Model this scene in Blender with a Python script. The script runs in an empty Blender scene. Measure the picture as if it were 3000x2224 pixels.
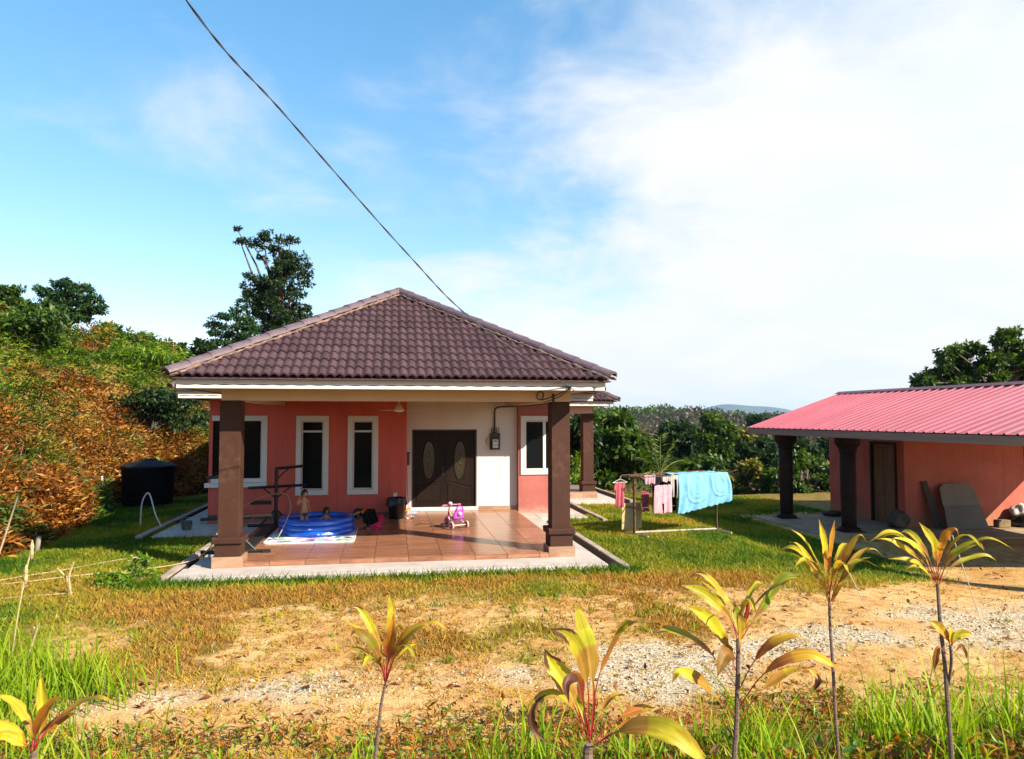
import bpy, bmesh, math, random
import numpy as np
from mathutils import Vector, Matrix, Quaternion, Euler

random.seed(7)
rng = np.random.default_rng(11)
scene = bpy.context.scene
COL = scene.collection
R = math.radians

# ------------------------------------------------------------------ camera
FPX, CXP, CYP, CAM_H = 2150.0, 1500.0, 1112.0, 2.65        # photograph is 3000 x 2224
PITCH, YAW = math.atan(112 / FPX), math.atan(350 / FPX)
cam_d = bpy.data.cameras.new('camera')
cam_d.sensor_width = 36.0
cam_d.lens = 36.0 * FPX / 3000.0
cam_d.clip_start = 0.05
cam_d.clip_end = 20000
cam = bpy.data.objects.new('camera', cam_d)
cam.location = (0, 0, CAM_H)
cam.rotation_euler = (math.pi / 2 + PITCH, 0, -YAW)
COL.objects.link(cam)
scene.camera = cam

# ------------------------------------------------------------------ sun, sky, exposure
SUN_DIR = Vector((1.2, -1.12, 1.0)).normalized()            # towards the sun
SUN_EL = math.asin(SUN_DIR.z)
SUN_AZ = math.atan2(SUN_DIR.x, SUN_DIR.y)
sun_d = bpy.data.lights.new('sun', 'SUN')
sun_d.energy = 5.0
sun_d.angle = R(0.5)
sun_d.color = (1.0, 0.90, 0.70)
sun = bpy.data.objects.new('sun', sun_d)
sun.rotation_euler = (-SUN_DIR).to_track_quat('-Z', 'Y').to_euler()
sun.location = (20, -20, 30)
COL.objects.link(sun)

world = bpy.data.worlds.new('World')
scene.world = world
world.use_nodes = True
wn, wl = world.node_tree.nodes, world.node_tree.links
wn.clear()

def W(t, **kw):
    n = wn.new(t)
    for k, v in kw.items():
        setattr(n, k, v)
    return n

w_out, w_bg = W('ShaderNodeOutputWorld'), W('ShaderNodeBackground')
w_bg.inputs['Strength'].default_value = 0.05
w_sky = W('ShaderNodeTexSky', sky_type='NISHITA', sun_disc=False)
w_sky.sun_elevation = SUN_EL
w_sky.sun_rotation = SUN_AZ
w_sky.air_density, w_sky.dust_density, w_sky.ozone_density = 1.0, 0.3, 1.6
w_hs = W('ShaderNodeHueSaturation')
w_hs.inputs['Hue'].default_value = 0.496
w_hs.inputs['Saturation'].default_value = 1.36
w_hs.inputs['Value'].default_value = 2.35
wl.new(w_sky.outputs[0], w_hs.inputs['Color'])
w_tc = W('ShaderNodeTexCoord')
w_sep = W('ShaderNodeSeparateXYZ')
wl.new(w_tc.outputs['Generated'], w_sep.inputs[0])

def wm(op, a, b=None, c=None):
    n = W('ShaderNodeMath', operation=op)
    for i, v in enumerate((a, b, c)):
        if v is None:
            continue
        if isinstance(v, (int, float)):
            n.inputs[i].default_value = v
        else:
            wl.new(v, n.inputs[i])
    return n.outputs[0]

zc = wm('ADD', wm('MAXIMUM', w_sep.outputs['Z'], 0.0), 0.22)     # a flat cloud deck seen from below
cu, cv = wm('DIVIDE', w_sep.outputs['X'], zc), wm('DIVIDE', w_sep.outputs['Y'], zc)
w_cmb = W('ShaderNodeCombineXYZ')
wl.new(cu, w_cmb.inputs[0]); wl.new(cv, w_cmb.inputs[1]); w_cmb.inputs[2].default_value = 3.7

def cloud(scale, detail, rough, dist, off):
    mp = W('ShaderNodeMapping')
    mp.inputs['Location'].default_value = off
    wl.new(w_cmb.outputs[0], mp.inputs[0])
    n = W('ShaderNodeTexNoise')
    n.inputs['Scale'].default_value = scale
    n.inputs['Detail'].default_value = detail
    n.inputs['Roughness'].default_value = rough
    n.inputs['Distortion'].default_value = dist
    wl.new(mp.outputs[0], n.inputs['Vector'])
    return n.outputs['Fac']

n_big = cloud(0.62, 5, 0.55, 0.25, (2.3, 0.4, 0.0))
n_fine = cloud(2.2, 8, 0.62, 0.4, (0.0, 5.1, 0.0))
# the cloud bank stands ahead and to the right; it thins out towards the left; unseen behind, by the sun, cloud is held back to lessen sky fill
bank = wm('ADD', wm('MULTIPLY', wm('MINIMUM', cu, 1.3), 0.52), wm('MULTIPLY', wm('MINIMUM', wm('MAXIMUM', wm('SUBTRACT', cv, 0.55), -1.2), 1.0), 0.42))
dens = wm('ADD', wm('ADD', wm('MULTIPLY', wm('SUBTRACT', n_big, 0.5), 1.9), wm('MULTIPLY', wm('SUBTRACT', n_fine, 0.5), 1.15)), bank)
dens = wm('SUBTRACT', dens, 0.19)
w_mr = W('ShaderNodeMapRange', interpolation_type='SMOOTHSTEP')
w_mr.inputs['From Min'].default_value = -0.10
w_mr.inputs['From Max'].default_value = 0.58
wl.new(dens, w_mr.inputs['Value'])
w_ccol = W('ShaderNodeMix', data_type='RGBA')
w_ccol.inputs[6].default_value = (8.0, 8.5, 9.1, 1)
w_ccol.inputs[7].default_value = (8.7, 8.75, 8.9, 1)
w_cf = W('ShaderNodeMapRange')
w_cf.inputs['From Min'].default_value = 0.36
w_cf.inputs['From Max'].default_value = 0.60
wl.new(n_fine, w_cf.inputs['Value'])
wl.new(w_cf.outputs[0], w_ccol.inputs[0])
w_mix = W('ShaderNodeMix', data_type='RGBA')
wl.new(w_mr.outputs[0], w_mix.inputs[0])
w_gm = W('ShaderNodeGamma')
w_gm.inputs[1].default_value = 0.72
w_sc = W('ShaderNodeMix', data_type='RGBA', blend_type='MULTIPLY')
w_sc.inputs[0].default_value = 1.0
w_sc.inputs[7].default_value = (1.80, 1.72, 1.78, 1)
wl.new(w_hs.outputs[0], w_gm.inputs[0])
wl.new(w_gm.outputs[0], w_sc.inputs[6])
wl.new(w_sc.outputs[2], w_mix.inputs[6])
wl.new(w_ccol.outputs[2], w_mix.inputs[7])
wl.new(w_mix.outputs[2], w_bg.inputs['Color'])
wl.new(w_bg.outputs[0], w_out.inputs['Surface'])

scene.view_settings.view_transform = 'Standard'
scene.view_settings.look = 'None'
scene.view_settings.exposure = 1.22
scene.view_settings.gamma = 1.0
scene.view_settings.use_curve_mapping = False
scene.render.engine = 'CYCLES'
scene.cycles.use_denoising = True
scene.cycles.max_bounces = 6
scene.cycles.diffuse_bounces = 2
scene.cycles.glossy_bounces = 3
scene.cycles.transmission_bounces = 4
scene.cycles.transparent_max_bounces = 6
scene.cycles.caustics_reflective = False
scene.cycles.caustics_refractive = False

# ------------------------------------------------------------------ geometry helpers
_f = np.array([math.sin(YAW) * math.cos(PITCH), math.cos(YAW) * math.cos(PITCH), math.sin(PITCH)])
_r = np.array([math.cos(YAW), -math.sin(YAW), 0.0])
_u = np.cross(_r, _f)
KV = 3000.0 / 2228.0

def px(u, v, d):
    """a point of the place, from where the photograph shows it and its distance d in metres"""
    u, v = u * KV, v * KV
    q = _f * FPX + _r * (u - CXP) - _u * (v - CYP)
    return Vector(np.array([0, 0, CAM_H]) + q * (d / FPX))

def smooth(a, b, x):
    t = np.clip((x - a) / (b - a), 0, 1)
    return t * t * (3 - 2 * t)

def _hash(ix, iy, s):
    h = (ix * 374761393 + iy * 668265263 + s * 982451653) & 0x7fffffff
    h = (h ^ (h >> 13)) * 1274126177 & 0x7fffffff
    return ((h ^ (h >> 16)) & 0xffff) / 65535.0

def vnoise(x, y, s=0):
    x, y = np.asarray(x, float), np.asarray(y, float)
    ix, iy = np.floor(x).astype(np.int64), np.floor(y).astype(np.int64)
    fx, fy = x - ix, y - iy
    fx, fy = fx * fx * (3 - 2 * fx), fy * fy * (3 - 2 * fy)
    a, b = _hash(ix, iy, s), _hash(ix + 1, iy, s)
    c, d = _hash(ix, iy + 1, s), _hash(ix + 1, iy + 1, s)
    return (a * (1 - fx) + b * fx) * (1 - fy) + (c * (1 - fx) + d * fx) * fy

def fbm(x, y, s=0, o=4):
    t, amp, tot = 0, 1.0, 0
    for i in range(o):
        t = t + amp * vnoise(x * 2 ** i + i * 17.3, y * 2 ** i + i * 9.1, s + i)
        tot += amp
        amp *= 0.5
    return t / tot

ORG = {}                                                       # world origin of each object

def place(o, parent, origin):
    COL.objects.link(o)
    if parent is not None:
        o.parent = parent
        po = ORG[parent.name]
    else:
        po = Vector((0, 0, 0))
    o.location = Vector(origin) - po
    ORG[o.name] = Vector(origin)
    return o

def tag(o, label=None, cat=None, group=None, kind=None):
    if label: o['label'] = label
    if cat: o['category'] = cat
    if group: o['group'] = group
    if kind: o['kind'] = kind
    return o

def thing(name, label, cat, loc, group=None):
    o = bpy.data.objects.new(name, None)
    o.empty_display_size = 0.2
    place(o, None, loc)
    return tag(o, label, cat, group)

class MB:
    """collects shapes in world coordinates; build() links them as one mesh object"""
    def __init__(self, M=None):
        self.v, self.f, self.M = [], [], M

    def add(self, vs, fs):
        n = len(self.v)
        if self.M is not None:
            vs = [self.M @ Vector(p) for p in vs]
        self.v += [tuple(p) for p in vs]
        self.f += [tuple(i + n for i in f) for f in fs]
        return self

    def box(self, x0, x1, y0, y1, z0, z1):
        return self.add([(x0, y0, z0), (x1, y0, z0), (x1, y1, z0), (x0, y1, z0), (x0, y0, z1), (x1, y0, z1), (x1, y1, z1), (x0, y1, z1)],
                        [(0, 3, 2, 1), (4, 5, 6, 7), (0, 1, 5, 4), (1, 2, 6, 5), (2, 3, 7, 6), (3, 0, 4, 7)])

    def frame(self, x0, x1, y0, y1, z0, z1, w, wb=None):
        """a rectangular ring standing in the xz plane, butted at the corners"""
        wb = w if wb is None else wb
        self.box(x0, x1, y0, y1, z0, z0 + wb)
        self.box(x0, x1, y0, y1, z1 - w, z1)
        self.box(x0, x0 + w, y0, y1, z0 + wb, z1 - w)
        self.box(x1 - w, x1, y0, y1, z0 + wb, z1 - w)
        return self

    def extrude(self, pts, d):
        """closed 3-D polygon pushed along vector d"""
        n, d = len(pts), Vector(d)
        vs = [Vector(p) for p in pts] + [Vector(p) + d for p in pts]
        fs = [tuple(range(n))[::-1], tuple(range(n, 2 * n))] + [(i, (i + 1) % n, n + (i + 1) % n, n + i) for i in range(n)]
        return self.add(vs, fs)

    def tube(self, path, r, n=8, cap=True, closed=False):
        path = [Vector(p) for p in path]
        m = len(path)
        rs = r if isinstance(r, (list, tuple, np.ndarray)) else [r] * m
        tan = []
        for i in range(m):
            a = path[(i - 1) % m] if (closed or i > 0) else path[i]
            b = path[(i + 1) % m] if (closed or i < m - 1) else path[i]
            t = (b - a)
            tan.append(t.normalized() if t.length > 1e-9 else Vector((0, 0, 1)))
        ref = Vector((0, 0, 1)) if abs(tan[0].z) < 0.9 else Vector((1, 0, 0))
        nrm = (ref - tan[0] * ref.dot(tan[0])).normalized()
        vs = []
        for i in range(m):
            nrm = nrm - tan[i] * nrm.dot(tan[i])
            nrm = nrm.normalized() if nrm.length > 1e-6 else tan[i].orthogonal().normalized()
            bi = tan[i].cross(nrm)
            for k in range(n):
                a = 2 * math.pi * k / n
                vs.append(path[i] + (nrm * math.cos(a) + bi * math.sin(a)) * rs[i])
        fs = []
        for i in range(m if closed else m - 1):
            j = (i + 1) % m
            for k in range(n):
                l = (k + 1) % n
                fs.append((i * n + k, i * n + l, j * n + l, j * n + k))
        if cap and not closed:
            fs += [tuple(range(n))[::-1], tuple((m - 1) * n + k for k in range(n))]
        return self.add(vs, fs)

    def bar(self, a, b, w=0.03):
        """square bar from a to b"""
        return self.tube([a, b], w * 0.7071, n=4)

    def lathe(self, c, prof, n=24, cap=True):
        c = Vector(c)
        vs = [c + Vector((r * math.cos(2 * math.pi * k / n), r * math.sin(2 * math.pi * k / n), z)) for r, z in prof for k in range(n)]
        fs = []
        for i in range(len(prof) - 1):
            for k in range(n):
                l = (k + 1) % n
                fs.append((i * n + k, i * n + l, (i + 1) * n + l, (i + 1) * n + k))
        if cap:
            fs += [tuple(range(n))[::-1], tuple((len(prof) - 1) * n + k for k in range(n))]
        return self.add(vs, fs)

    def grid(self, fn, nu, nv):
        vs = [fn(i / nu, j / nv) for j in range(nv + 1) for i in range(nu + 1)]
        fs = [(j * (nu + 1) + i, j * (nu + 1) + i + 1, (j + 1) * (nu + 1) + i + 1, (j + 1) * (nu + 1) + i) for j in range(nv) for i in range(nu)]
        return self.add(vs, fs)

    def build(self, name, mat, parent=None, origin=None, smooth_=False, bevel=0.0, solid=0.0, sub=0):
        if origin is None:
            origin = ORG[parent.name] if parent is not None else Vector((0, 0, 0))
        origin = Vector(origin)
        me = bpy.data.meshes.new(name)
        me.from_pydata([(p[0] - origin.x, p[1] - origin.y, p[2] - origin.z) for p in self.v], [], self.f)
        if mat is not None:
            me.materials.append(mat)
        if smooth_:
            me.polygons.foreach_set('use_smooth', [True] * len(me.polygons))
        me.update()
        o = bpy.data.objects.new(name, me)
        place(o, parent, origin)
        if solid:
            m = o.modifiers.new('solidify', 'SOLIDIFY'); m.thickness = solid; m.offset = 0
        if sub:
            m = o.modifiers.new('subdivision', 'SUBSURF'); m.levels = sub; m.render_levels = sub
        if bevel:
            m = o.modifiers.new('bevel', 'BEVEL'); m.width = bevel; m.segments = 2; m.limit_method = 'ANGLE'; m.angle_limit = R(40)
        return o

def base_of(pts):
    a = np.array([tuple(p) for p in pts])
    return Vector(((a[:, 0].min() + a[:, 0].max()) / 2, (a[:, 1].min() + a[:, 1].max()) / 2, a[:, 2].min()))

def mesh_np(name, V, F, mat, cols=None, parent=None, origin=(0, 0, 0), smooth_=False):
    """big mesh from numpy arrays: V (n,3), F (m,3 or 4), cols (n,3)"""
    V = np.asarray(V, np.float32) - np.asarray(tuple(origin), np.float32)
    F = np.asarray(F, np.int32)
    k = F.shape[1]
    me = bpy.data.meshes.new(name)
    me.vertices.add(len(V)); me.vertices.foreach_set('co', V.ravel())
    me.loops.add(F.size); me.loops.foreach_set('vertex_index', F.ravel())
    me.polygons.add(len(F))
    me.polygons.foreach_set('loop_start', np.arange(0, F.size, k, dtype=np.int32))
    me.polygons.foreach_set('loop_total', np.full(len(F), k, np.int32))
    if smooth_:
        me.polygons.foreach_set('use_smooth', np.ones(len(F), bool))
    me.update(calc_edges=True)
    if cols is not None:
        at = me.color_attributes.new('Col', 'FLOAT_COLOR', 'POINT')
        at.data.foreach_set('color', np.concatenate([np.asarray(cols, np.float32), np.ones((len(V), 1), np.float32)], 1).ravel())
    if mat is not None:
        me.materials.append(mat)
    o = bpy.data.objects.new(name, me)
    place(o, parent, origin)
    return o

# ------------------------------------------------------------------ materials
MATS = {}

class NT:
    def __init__(self, name):
        self.m = bpy.data.materials.new(name)
        self.m.use_nodes = True
        self.n, self.l = self.m.node_tree.nodes, self.m.node_tree.links
        self.p = self.n['Principled BSDF']
        self.out = self.n['Material Output']
    def N(self, t, **kw):
        n = self.n.new(t)
        for k, v in kw.items():
            setattr(n, k, v)
        return n
    def link(self, a, b):
        self.l.new(a, b)
    def math(self, op, a, b=None, clamp=False):
        n = self.N('ShaderNodeMath', operation=op, use_clamp=clamp)
        for i, v in enumerate((a, b)):
            if v is None: continue
            if isinstance(v, (int, float)): n.inputs[i].default_value = v
            else: self.link(v, n.inputs[i])
        return n.outputs[0]
    def mix(self, fac, a, b, blend='MIX'):
        n = self.N('ShaderNodeMix', data_type='RGBA', blend_type=blend)
        for i, v in ((0, fac), (6, a), (7, b)):
            if isinstance(v, (int, float)): n.inputs[i].default_value = v
            elif isinstance(v, (tuple, list)): n.inputs[i].default_value = (*v[:3], 1)
            else: self.link(v, n.inputs[i])
        return n.outputs[2]
    def noise(self, scale, detail=4, rough=0.55, vec=None, dist=0.0, coord='Object', stretch=None):
        if vec is None:
            vec = self.N('ShaderNodeTexCoord').outputs[coord]
        if stretch:
            mp = self.N('ShaderNodeMapping'); mp.inputs['Scale'].default_value = stretch
            self.link(vec, mp.inputs[0]); vec = mp.outputs[0]
        n = self.N('ShaderNodeTexNoise')
        n.inputs['Scale'].default_value = scale; n.inputs['Detail'].default_value = detail
        n.inputs['Roughness'].default_value = rough; n.inputs['Distortion'].default_value = dist
        self.link(vec, n.inputs['Vector'])
        return n.outputs['Fac']
    def ramp(self, fac, a, b):
        n = self.N('ShaderNodeMapRange', interpolation_type='SMOOTHSTEP')
        n.inputs['From Min'].default_value = a; n.inputs['From Max'].default_value = b
        self.link(fac, n.inputs['Value'])
        return n.outputs[0]
    def bump(self, h, strength=0.3, dist=0.01):
        b = self.N('ShaderNodeBump')
        b.inputs['Strength'].default_value = strength; b.inputs['Distance'].default_value = dist
        self.link(h, b.inputs['Height']); self.link(b.outputs[0], self.p.inputs['Normal'])

ALB = 0.72                                  # photographs of sunlit paint read lighter than the paint is

def mk(name, col, var=0.18, scale=6, rough=0.6, bump=0.0, bscale=60, metal=0.0, spec=0.5, stretch=None, dirt=None, dirt_amt=0.0, dirt_scale=3, rnd=0.0, coat=0.0, streak=None, splash=None):
    t = NT(name)
    c = np.array(col) * ALB
    dirt = None if dirt is None else tuple(np.array(dirt) * ALB)
    base = t.mix(t.ramp(t.noise(scale, 5, 0.6, stretch=stretch), 0.3, 0.7), tuple(c * (1 - var)), tuple(np.minimum(c * (1 + var), 1)))
    if rnd:
        oi = t.N('ShaderNodeObjectInfo')
        v = t.math('ADD', t.math('MULTIPLY', oi.outputs['Random'], 2 * rnd), 1 - rnd)
        hs = t.N('ShaderNodeHueSaturation'); t.link(v, hs.inputs['Value']); t.link(base, hs.inputs['Color']); base = hs.outputs[0]
    if dirt is not None:
        base = t.mix(t.math('MULTIPLY', t.ramp(t.noise(dirt_scale, 6, 0.65), 0.5, 0.75), dirt_amt), base, dirt)
    if streak:                                 # rain runs: (colour, amount)
        base = t.mix(t.math('MULTIPLY', t.ramp(t.noise(2.4, 5, .6, stretch=(5, 5, .22)), .50, .72), streak[1]), base, tuple(np.array(streak[0]) * ALB))
        base = t.mix(t.math('MULTIPLY', t.ramp(t.noise(.9, 4, .6), .45, .75), streak[1] * .7), base, tuple(np.minimum(c * 1.35, .9)))
    if splash:                                 # mud thrown up from the ground: (colour, height, amount)
        sz = t.N('ShaderNodeSeparateXYZ'); t.link(t.N('ShaderNodeTexCoord').outputs['Object'], sz.inputs[0])
        hgt = t.math('ADD', sz.outputs['Z'], t.math('MULTIPLY', t.math('SUBTRACT', t.noise(7, 6, .7), .5), splash[1] * 1.6))
        base = t.mix(t.math('MULTIPLY', t.ramp(t.math('SUBTRACT', splash[1], hgt), 0, splash[1]), splash[2]), base, tuple(np.array(splash[0]) * ALB))
    t.link(base, t.p.inputs['Base Color'])
    rr = t.math('ADD', t.math('MULTIPLY', t.noise(scale * 2.3, 3), 0.25), rough - 0.12)
    t.link(rr, t.p.inputs['Roughness'])
    t.p.inputs['Metallic'].default_value = metal
    t.p.inputs['Specular IOR Level'].default_value = spec
    if coat:
        t.p.inputs['Coat Weight'].default_value = coat; t.p.inputs['Coat Roughness'].default_value = 0.1
    if bump:
        t.bump(t.noise(bscale, 5, 0.6, stretch=stretch), bump, 0.01)
    MATS[name] = t.m
    return t.m

def leafmat(name, trans=0.35, rough=0.45, spec=0.4, var=0.2, scale=1.3, emis=0):
    """colour comes from each leaf's own Col attribute; light passes through"""
    t = NT(name)
    a = t.N('ShaderNodeAttribute', attribute_name='Col')
    nz = t.noise(scale, 3)
    hs = t.N('ShaderNodeHueSaturation')
    t.link(t.math('ADD', t.math('MULTIPLY', nz, 2 * var * ALB), (1 - var) * ALB), hs.inputs['Value'])
    t.link(a.outputs['Color'], hs.inputs['Color'])
    t.link(hs.outputs[0], t.p.inputs['Base Color'])
    t.p.inputs['Roughness'].default_value = rough
    t.p.inputs['Specular IOR Level'].default_value = spec
    tr = t.N('ShaderNodeBsdfTranslucent')
    br = t.N('ShaderNodeHueSaturation'); br.inputs['Value'].default_value = 1.25; br.inputs['Saturation'].default_value = 1.15
    t.link(hs.outputs[0], br.inputs['Color']); t.link(br.outputs[0], tr.inputs['Color'])
    ms = t.N('ShaderNodeMixShader'); ms.inputs[0].default_value = trans
    t.link(t.p.outputs[0], ms.inputs[1]); t.link(tr.outputs[0], ms.inputs[2])
    t.link(ms.outputs[0], t.out.inputs['Surface'])
    MATS[name] = t.m
    return t.m
# ------------------------------------------------------------------ terrain
def foot_x(y):
    return np.interp(y, [0, 12, 16, 20, 23, 25, 27, 30, 40, 60, 120], [-9.4, -8.2, -7.7, -8.0, -8.7, -8.7, -7.2, -5.0, -3.5, -6, -30])

def height(x, y):
    x, y = np.asarray(x, float), np.asarray(y, float)
    z = -0.30 * smooth(6.2, 10.5, x) * smooth(5.0, 9.0, y)
    yb = y + 0.5 * (fbm(x * .35, y * .2, 31, 2) - .5)
    z = z + 1.0 * (1 - smooth(2.3, 6.4, yb))                                   # the bank the camera stands on
    d = foot_x(y) + 0.9 * (fbm(x * .25, y * .25, 5, 3) - .5) - x
    hill = 5.0 * smooth(-0.3, 5.2, d) + 0.10 * np.clip(d - 4.5, 0, 60)
    hill = hill * smooth(9, 17, y) + 1.2 * smooth(0, 6, d) * (1 - smooth(9, 17, y))
    hill = hill * (1 - 0.8 * smooth(60, 160, y))
    z = z + hill * (1 - 0.5 * smooth(26, 42, y) * smooth(-14, -6, x)) + 0.35 * (fbm(x * .8, y * .8, 9, 3) - .5) * smooth(0.2, 2, d)
    # beyond the lawn the land falls into a valley and climbs to the far hills
    e = y - (25.0 + 0.12 * np.clip(x, 0, 40) - 2.0 * smooth(8, 13, x)) + 1.2 * (fbm(x * .2, y * .2, 3, 2) - .5)
    right = smooth(-6, 2, x - 0.06 * (y - 25))
    dist = np.hypot(x, y)
    z = z - right * 7.5 * smooth(0.5, 32, e)
    z = z - right * 10.0 * smooth(40, 120, e)
    ang = x / np.maximum(y, 1.0)
    crest = np.interp(ang, [-.6, .10, .20, .26, .35, .42, .5, .62, .8], [12, 11, 10.0, 7.0, 5.5, 4.5, 1.0, 0.0, 3.0])
    far = smooth(150, 420, dist) * (y > 0)
    z = z + far * (18 * right + crest - 4 + 5 * (fbm(x * .012, y * .012, 21, 4) - .5))
    z = z - 0.012 * np.clip(dist - 430, 0, 400) - 0.02 * np.clip(dist - 830, 0, 8000) * (y > 0)
    z = z + 0.035 * (fbm(x * 1.1, y * 1.1, 2, 3) - .5) * (1 - smooth(40, 80, dist))
    # the house stands in a shallow cut edged by its kerbs
    pad = ((x > -3.62) & (x < 4.02) & (y > 12.75) & (y < 19.6)) | ((x > -5.6) & (x < 5.38) & (y > 19.6) & (y < 31)) | ((x > 4.5) & (x < 7.6) & (y > 22.0) & (y < 28))
    z = np.where(pad, -0.22, z)
    return z

def masks(x, y):
    n, n2 = fbm(x * .45, y * .45, 41, 4), fbm(x * 1.7, y * 1.7, 47, 3)
    q = (n - .5) * 4 + (n2 - .5) * 2.2
    g = 0.33 + 0.59 * smooth(9.4, 12.4, y + q) + 0.42 * smooth(.46, .58, fbm(x * .8 + 9, y * .8, 95, 4)) * smooth(7.2, 8.8, y)
    g = np.maximum(g, 0.75 * smooth(-2.2, -5.5, x + q * .8))
    drive = np.abs(y - (8.3 + 0.30 * (x - 3.5)) + q * .4)
    dr = smooth(2.6, 1.2, drive) * smooth(3.2, 5.0, x + q * .5)
    g = g * (1 - 0.93 * dr)
    g = np.where(x > 10.2, g * 0.35 * smooth(19.5, 21.5, y) + g * .65 * smooth(21, 22, y), g)
    g = np.maximum(g, 0.55 * smooth(6.6, 5.4, y + q * .3))
    def blob(cx, cy, rx, ry, a=0.0):
        c, s = math.cos(a), math.sin(a)
        u, v = (x - cx) * c + (y - cy) * s, -(x - cx) * s + (y - cy) * c
        return np.clip(1.25 - np.hypot(u / rx, v / ry) + q * .14, 0, 1)
    k = np.maximum.reduce([blob(2.6, 7.7, 1.6, 1.15, .2), 0.75 * blob(4.9, 8.2, 2.0, .8, .1), 0.40 * blob(-0.4, 7.6, 2.3, .8, .05), 0.80 * blob(9.4, 9.2, 4.0, 1.5, .25), 0.5 * blob(-2.4, 7.4, 1.0, .6)])
    k = np.clip(k * (0.20 + 1.55 * fbm(x * 1.1 + 3, y * 1.3, 83, 4)) , 0, 1)
    g = g * (1 - 0.9 * np.clip(k * 1.3, 0, 1))
    litter = smooth(7.0, 5.6, y + q * .5) * smooth(.3, .62, n2 + .1)
    return np.clip(g, 0, 1), np.clip(k, 0, 1), np.clip(litter, 0, 1)

def axis(a, b, step, out_lo, out_hi, grow=1.13):
    c = list(np.arange(a, b + 1e-6, step))
    s, v = step, b
    while v < out_hi:
        s *= grow; v += s; c.append(v)
    s, v, lo = step, a, []
    while v > out_lo:
        s *= grow; v -= s; lo.append(v)
    return np.array(lo[::-1] + c)

gx, gy = axis(-15, 17, 0.11, -5000, 5000), axis(1.0, 29, 0.11, -1500, 6000)
GX, GY = np.meshgrid(gx, gy)
GZ = height(GX, GY)
gm, km, lm = masks(GX, GY)
nx, ny = len(gx), len(gy)
ii = (np.arange(ny - 1)[:, None] * nx + np.arange(nx - 1)[None, :]).ravel()
ground_F = np.stack([ii, ii + 1, ii + 1 + nx, ii + nx], 1)
ground_V = np.stack([GX.ravel(), GY.ravel(), GZ.ravel()], 1)

t = NT('ground')
at_ = t.N('ShaderNodeAttribute', attribute_name='Col')
sp = t.N('ShaderNodeSeparateColor'); t.link(at_.outputs['Color'], sp.inputs[0])
n1, n2_, n3 = t.noise(0.9, 6, .6), t.noise(5, 6, .65), t.noise(38, 4, .6)
dirt = t.mix(t.ramp(n1, .35, .65), (0.68, 0.36, 0.11), (0.80, 0.54, 0.23))
dirt = t.mix(t.ramp(n2_, .42, .68), dirt, (0.48, 0.21, 0.06))
dirt = t.mix(t.math('MULTIPLY', t.ramp(n3, .52, .72), .55), dirt, (0.82, 0.56, 0.27))
soil = t.mix(t.ramp(n2_, .35, .65), (0.20, 0.125, 0.028), (0.32, 0.22, 0.05))
vo = t.N('ShaderNodeTexVoronoi'); vo.inputs['Scale'].default_value = 34; t.link(t.N('ShaderNodeTexCoord').outputs['Object'], vo.inputs['Vector'])
stone = t.mix(t.N('ShaderNodeSeparateColor').outputs[0], (0.30, 0.25, 0.21), (0.72, 0.64, 0.56))
sc_ = t.n[-1] if False else None
svar = t.N('ShaderNodeSeparateColor'); t.link(vo.outputs['Color'], svar.inputs[0])
stone = t.mix(svar.outputs[0], (0.34, 0.24, 0.14), (0.84, 0.70, 0.50))
stone = t.mix(t.ramp(n2_, .5, .75), stone, (0.76, 0.50, 0.22))
c0 = t.mix(t.ramp(t.math('ADD', sp.outputs[0], t.math('MULTIPLY', t.math('SUBTRACT', n2_, .5), .9)), .30, .72), dirt, soil)
c0 = t.mix(t.ramp(t.math('ADD', sp.outputs[1], t.math('MULTIPLY', t.math('SUBTRACT', n2_, .5), .7)), .25, .60), c0, stone)
c0 = t.mix(t.math('MULTIPLY', sp.outputs[2], .75), c0, (0.26, 0.085, 0.025))
c0 = t.mix(1.0, c0, (ALB, ALB, ALB), 'MULTIPLY')
t.link(c0, t.p.inputs['Base Color'])
t.p.inputs['Roughness'].default_value = .92
t.p.inputs['Specular IOR Level'].default_value = .15
t.bump(t.math('ADD', t.math('MULTIPLY', n2_, 1.0), t.math('MULTIPLY', n3, .6)), .8, .03)
M_GROUND = t.m
ground = mesh_np('ground', ground_V, ground_F, M_GROUND, np.stack([gm.ravel(), km.ravel(), lm.ravel()], 1), smooth_=True)
tag(ground, kind='structure')

def in_pad(x, y, m=0.0):
    a = (x > -3.75 - m) & (x < 4.2 + m) & (y > 12.58 - m) & (y < 19.7)
    b = (x > -5.75) & (x < 5.5) & (y > 19.5) & (y < 31)
    c = (x > 4.5) & (x < 7.75) & (y > 21.95) & (y < 28)
    d = (x > 10.55) & (y > 16.8) & (y < 20.7)
    return a | b | c | d

M_LEAF = leafmat('foliage', .35, .42, .35)
M_GRASS = leafmat('grass_blades', .4, .55, .2, var=.25, scale=.8)
M_DRY = leafmat('dry_leaves', .15, .8, .1)

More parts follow.
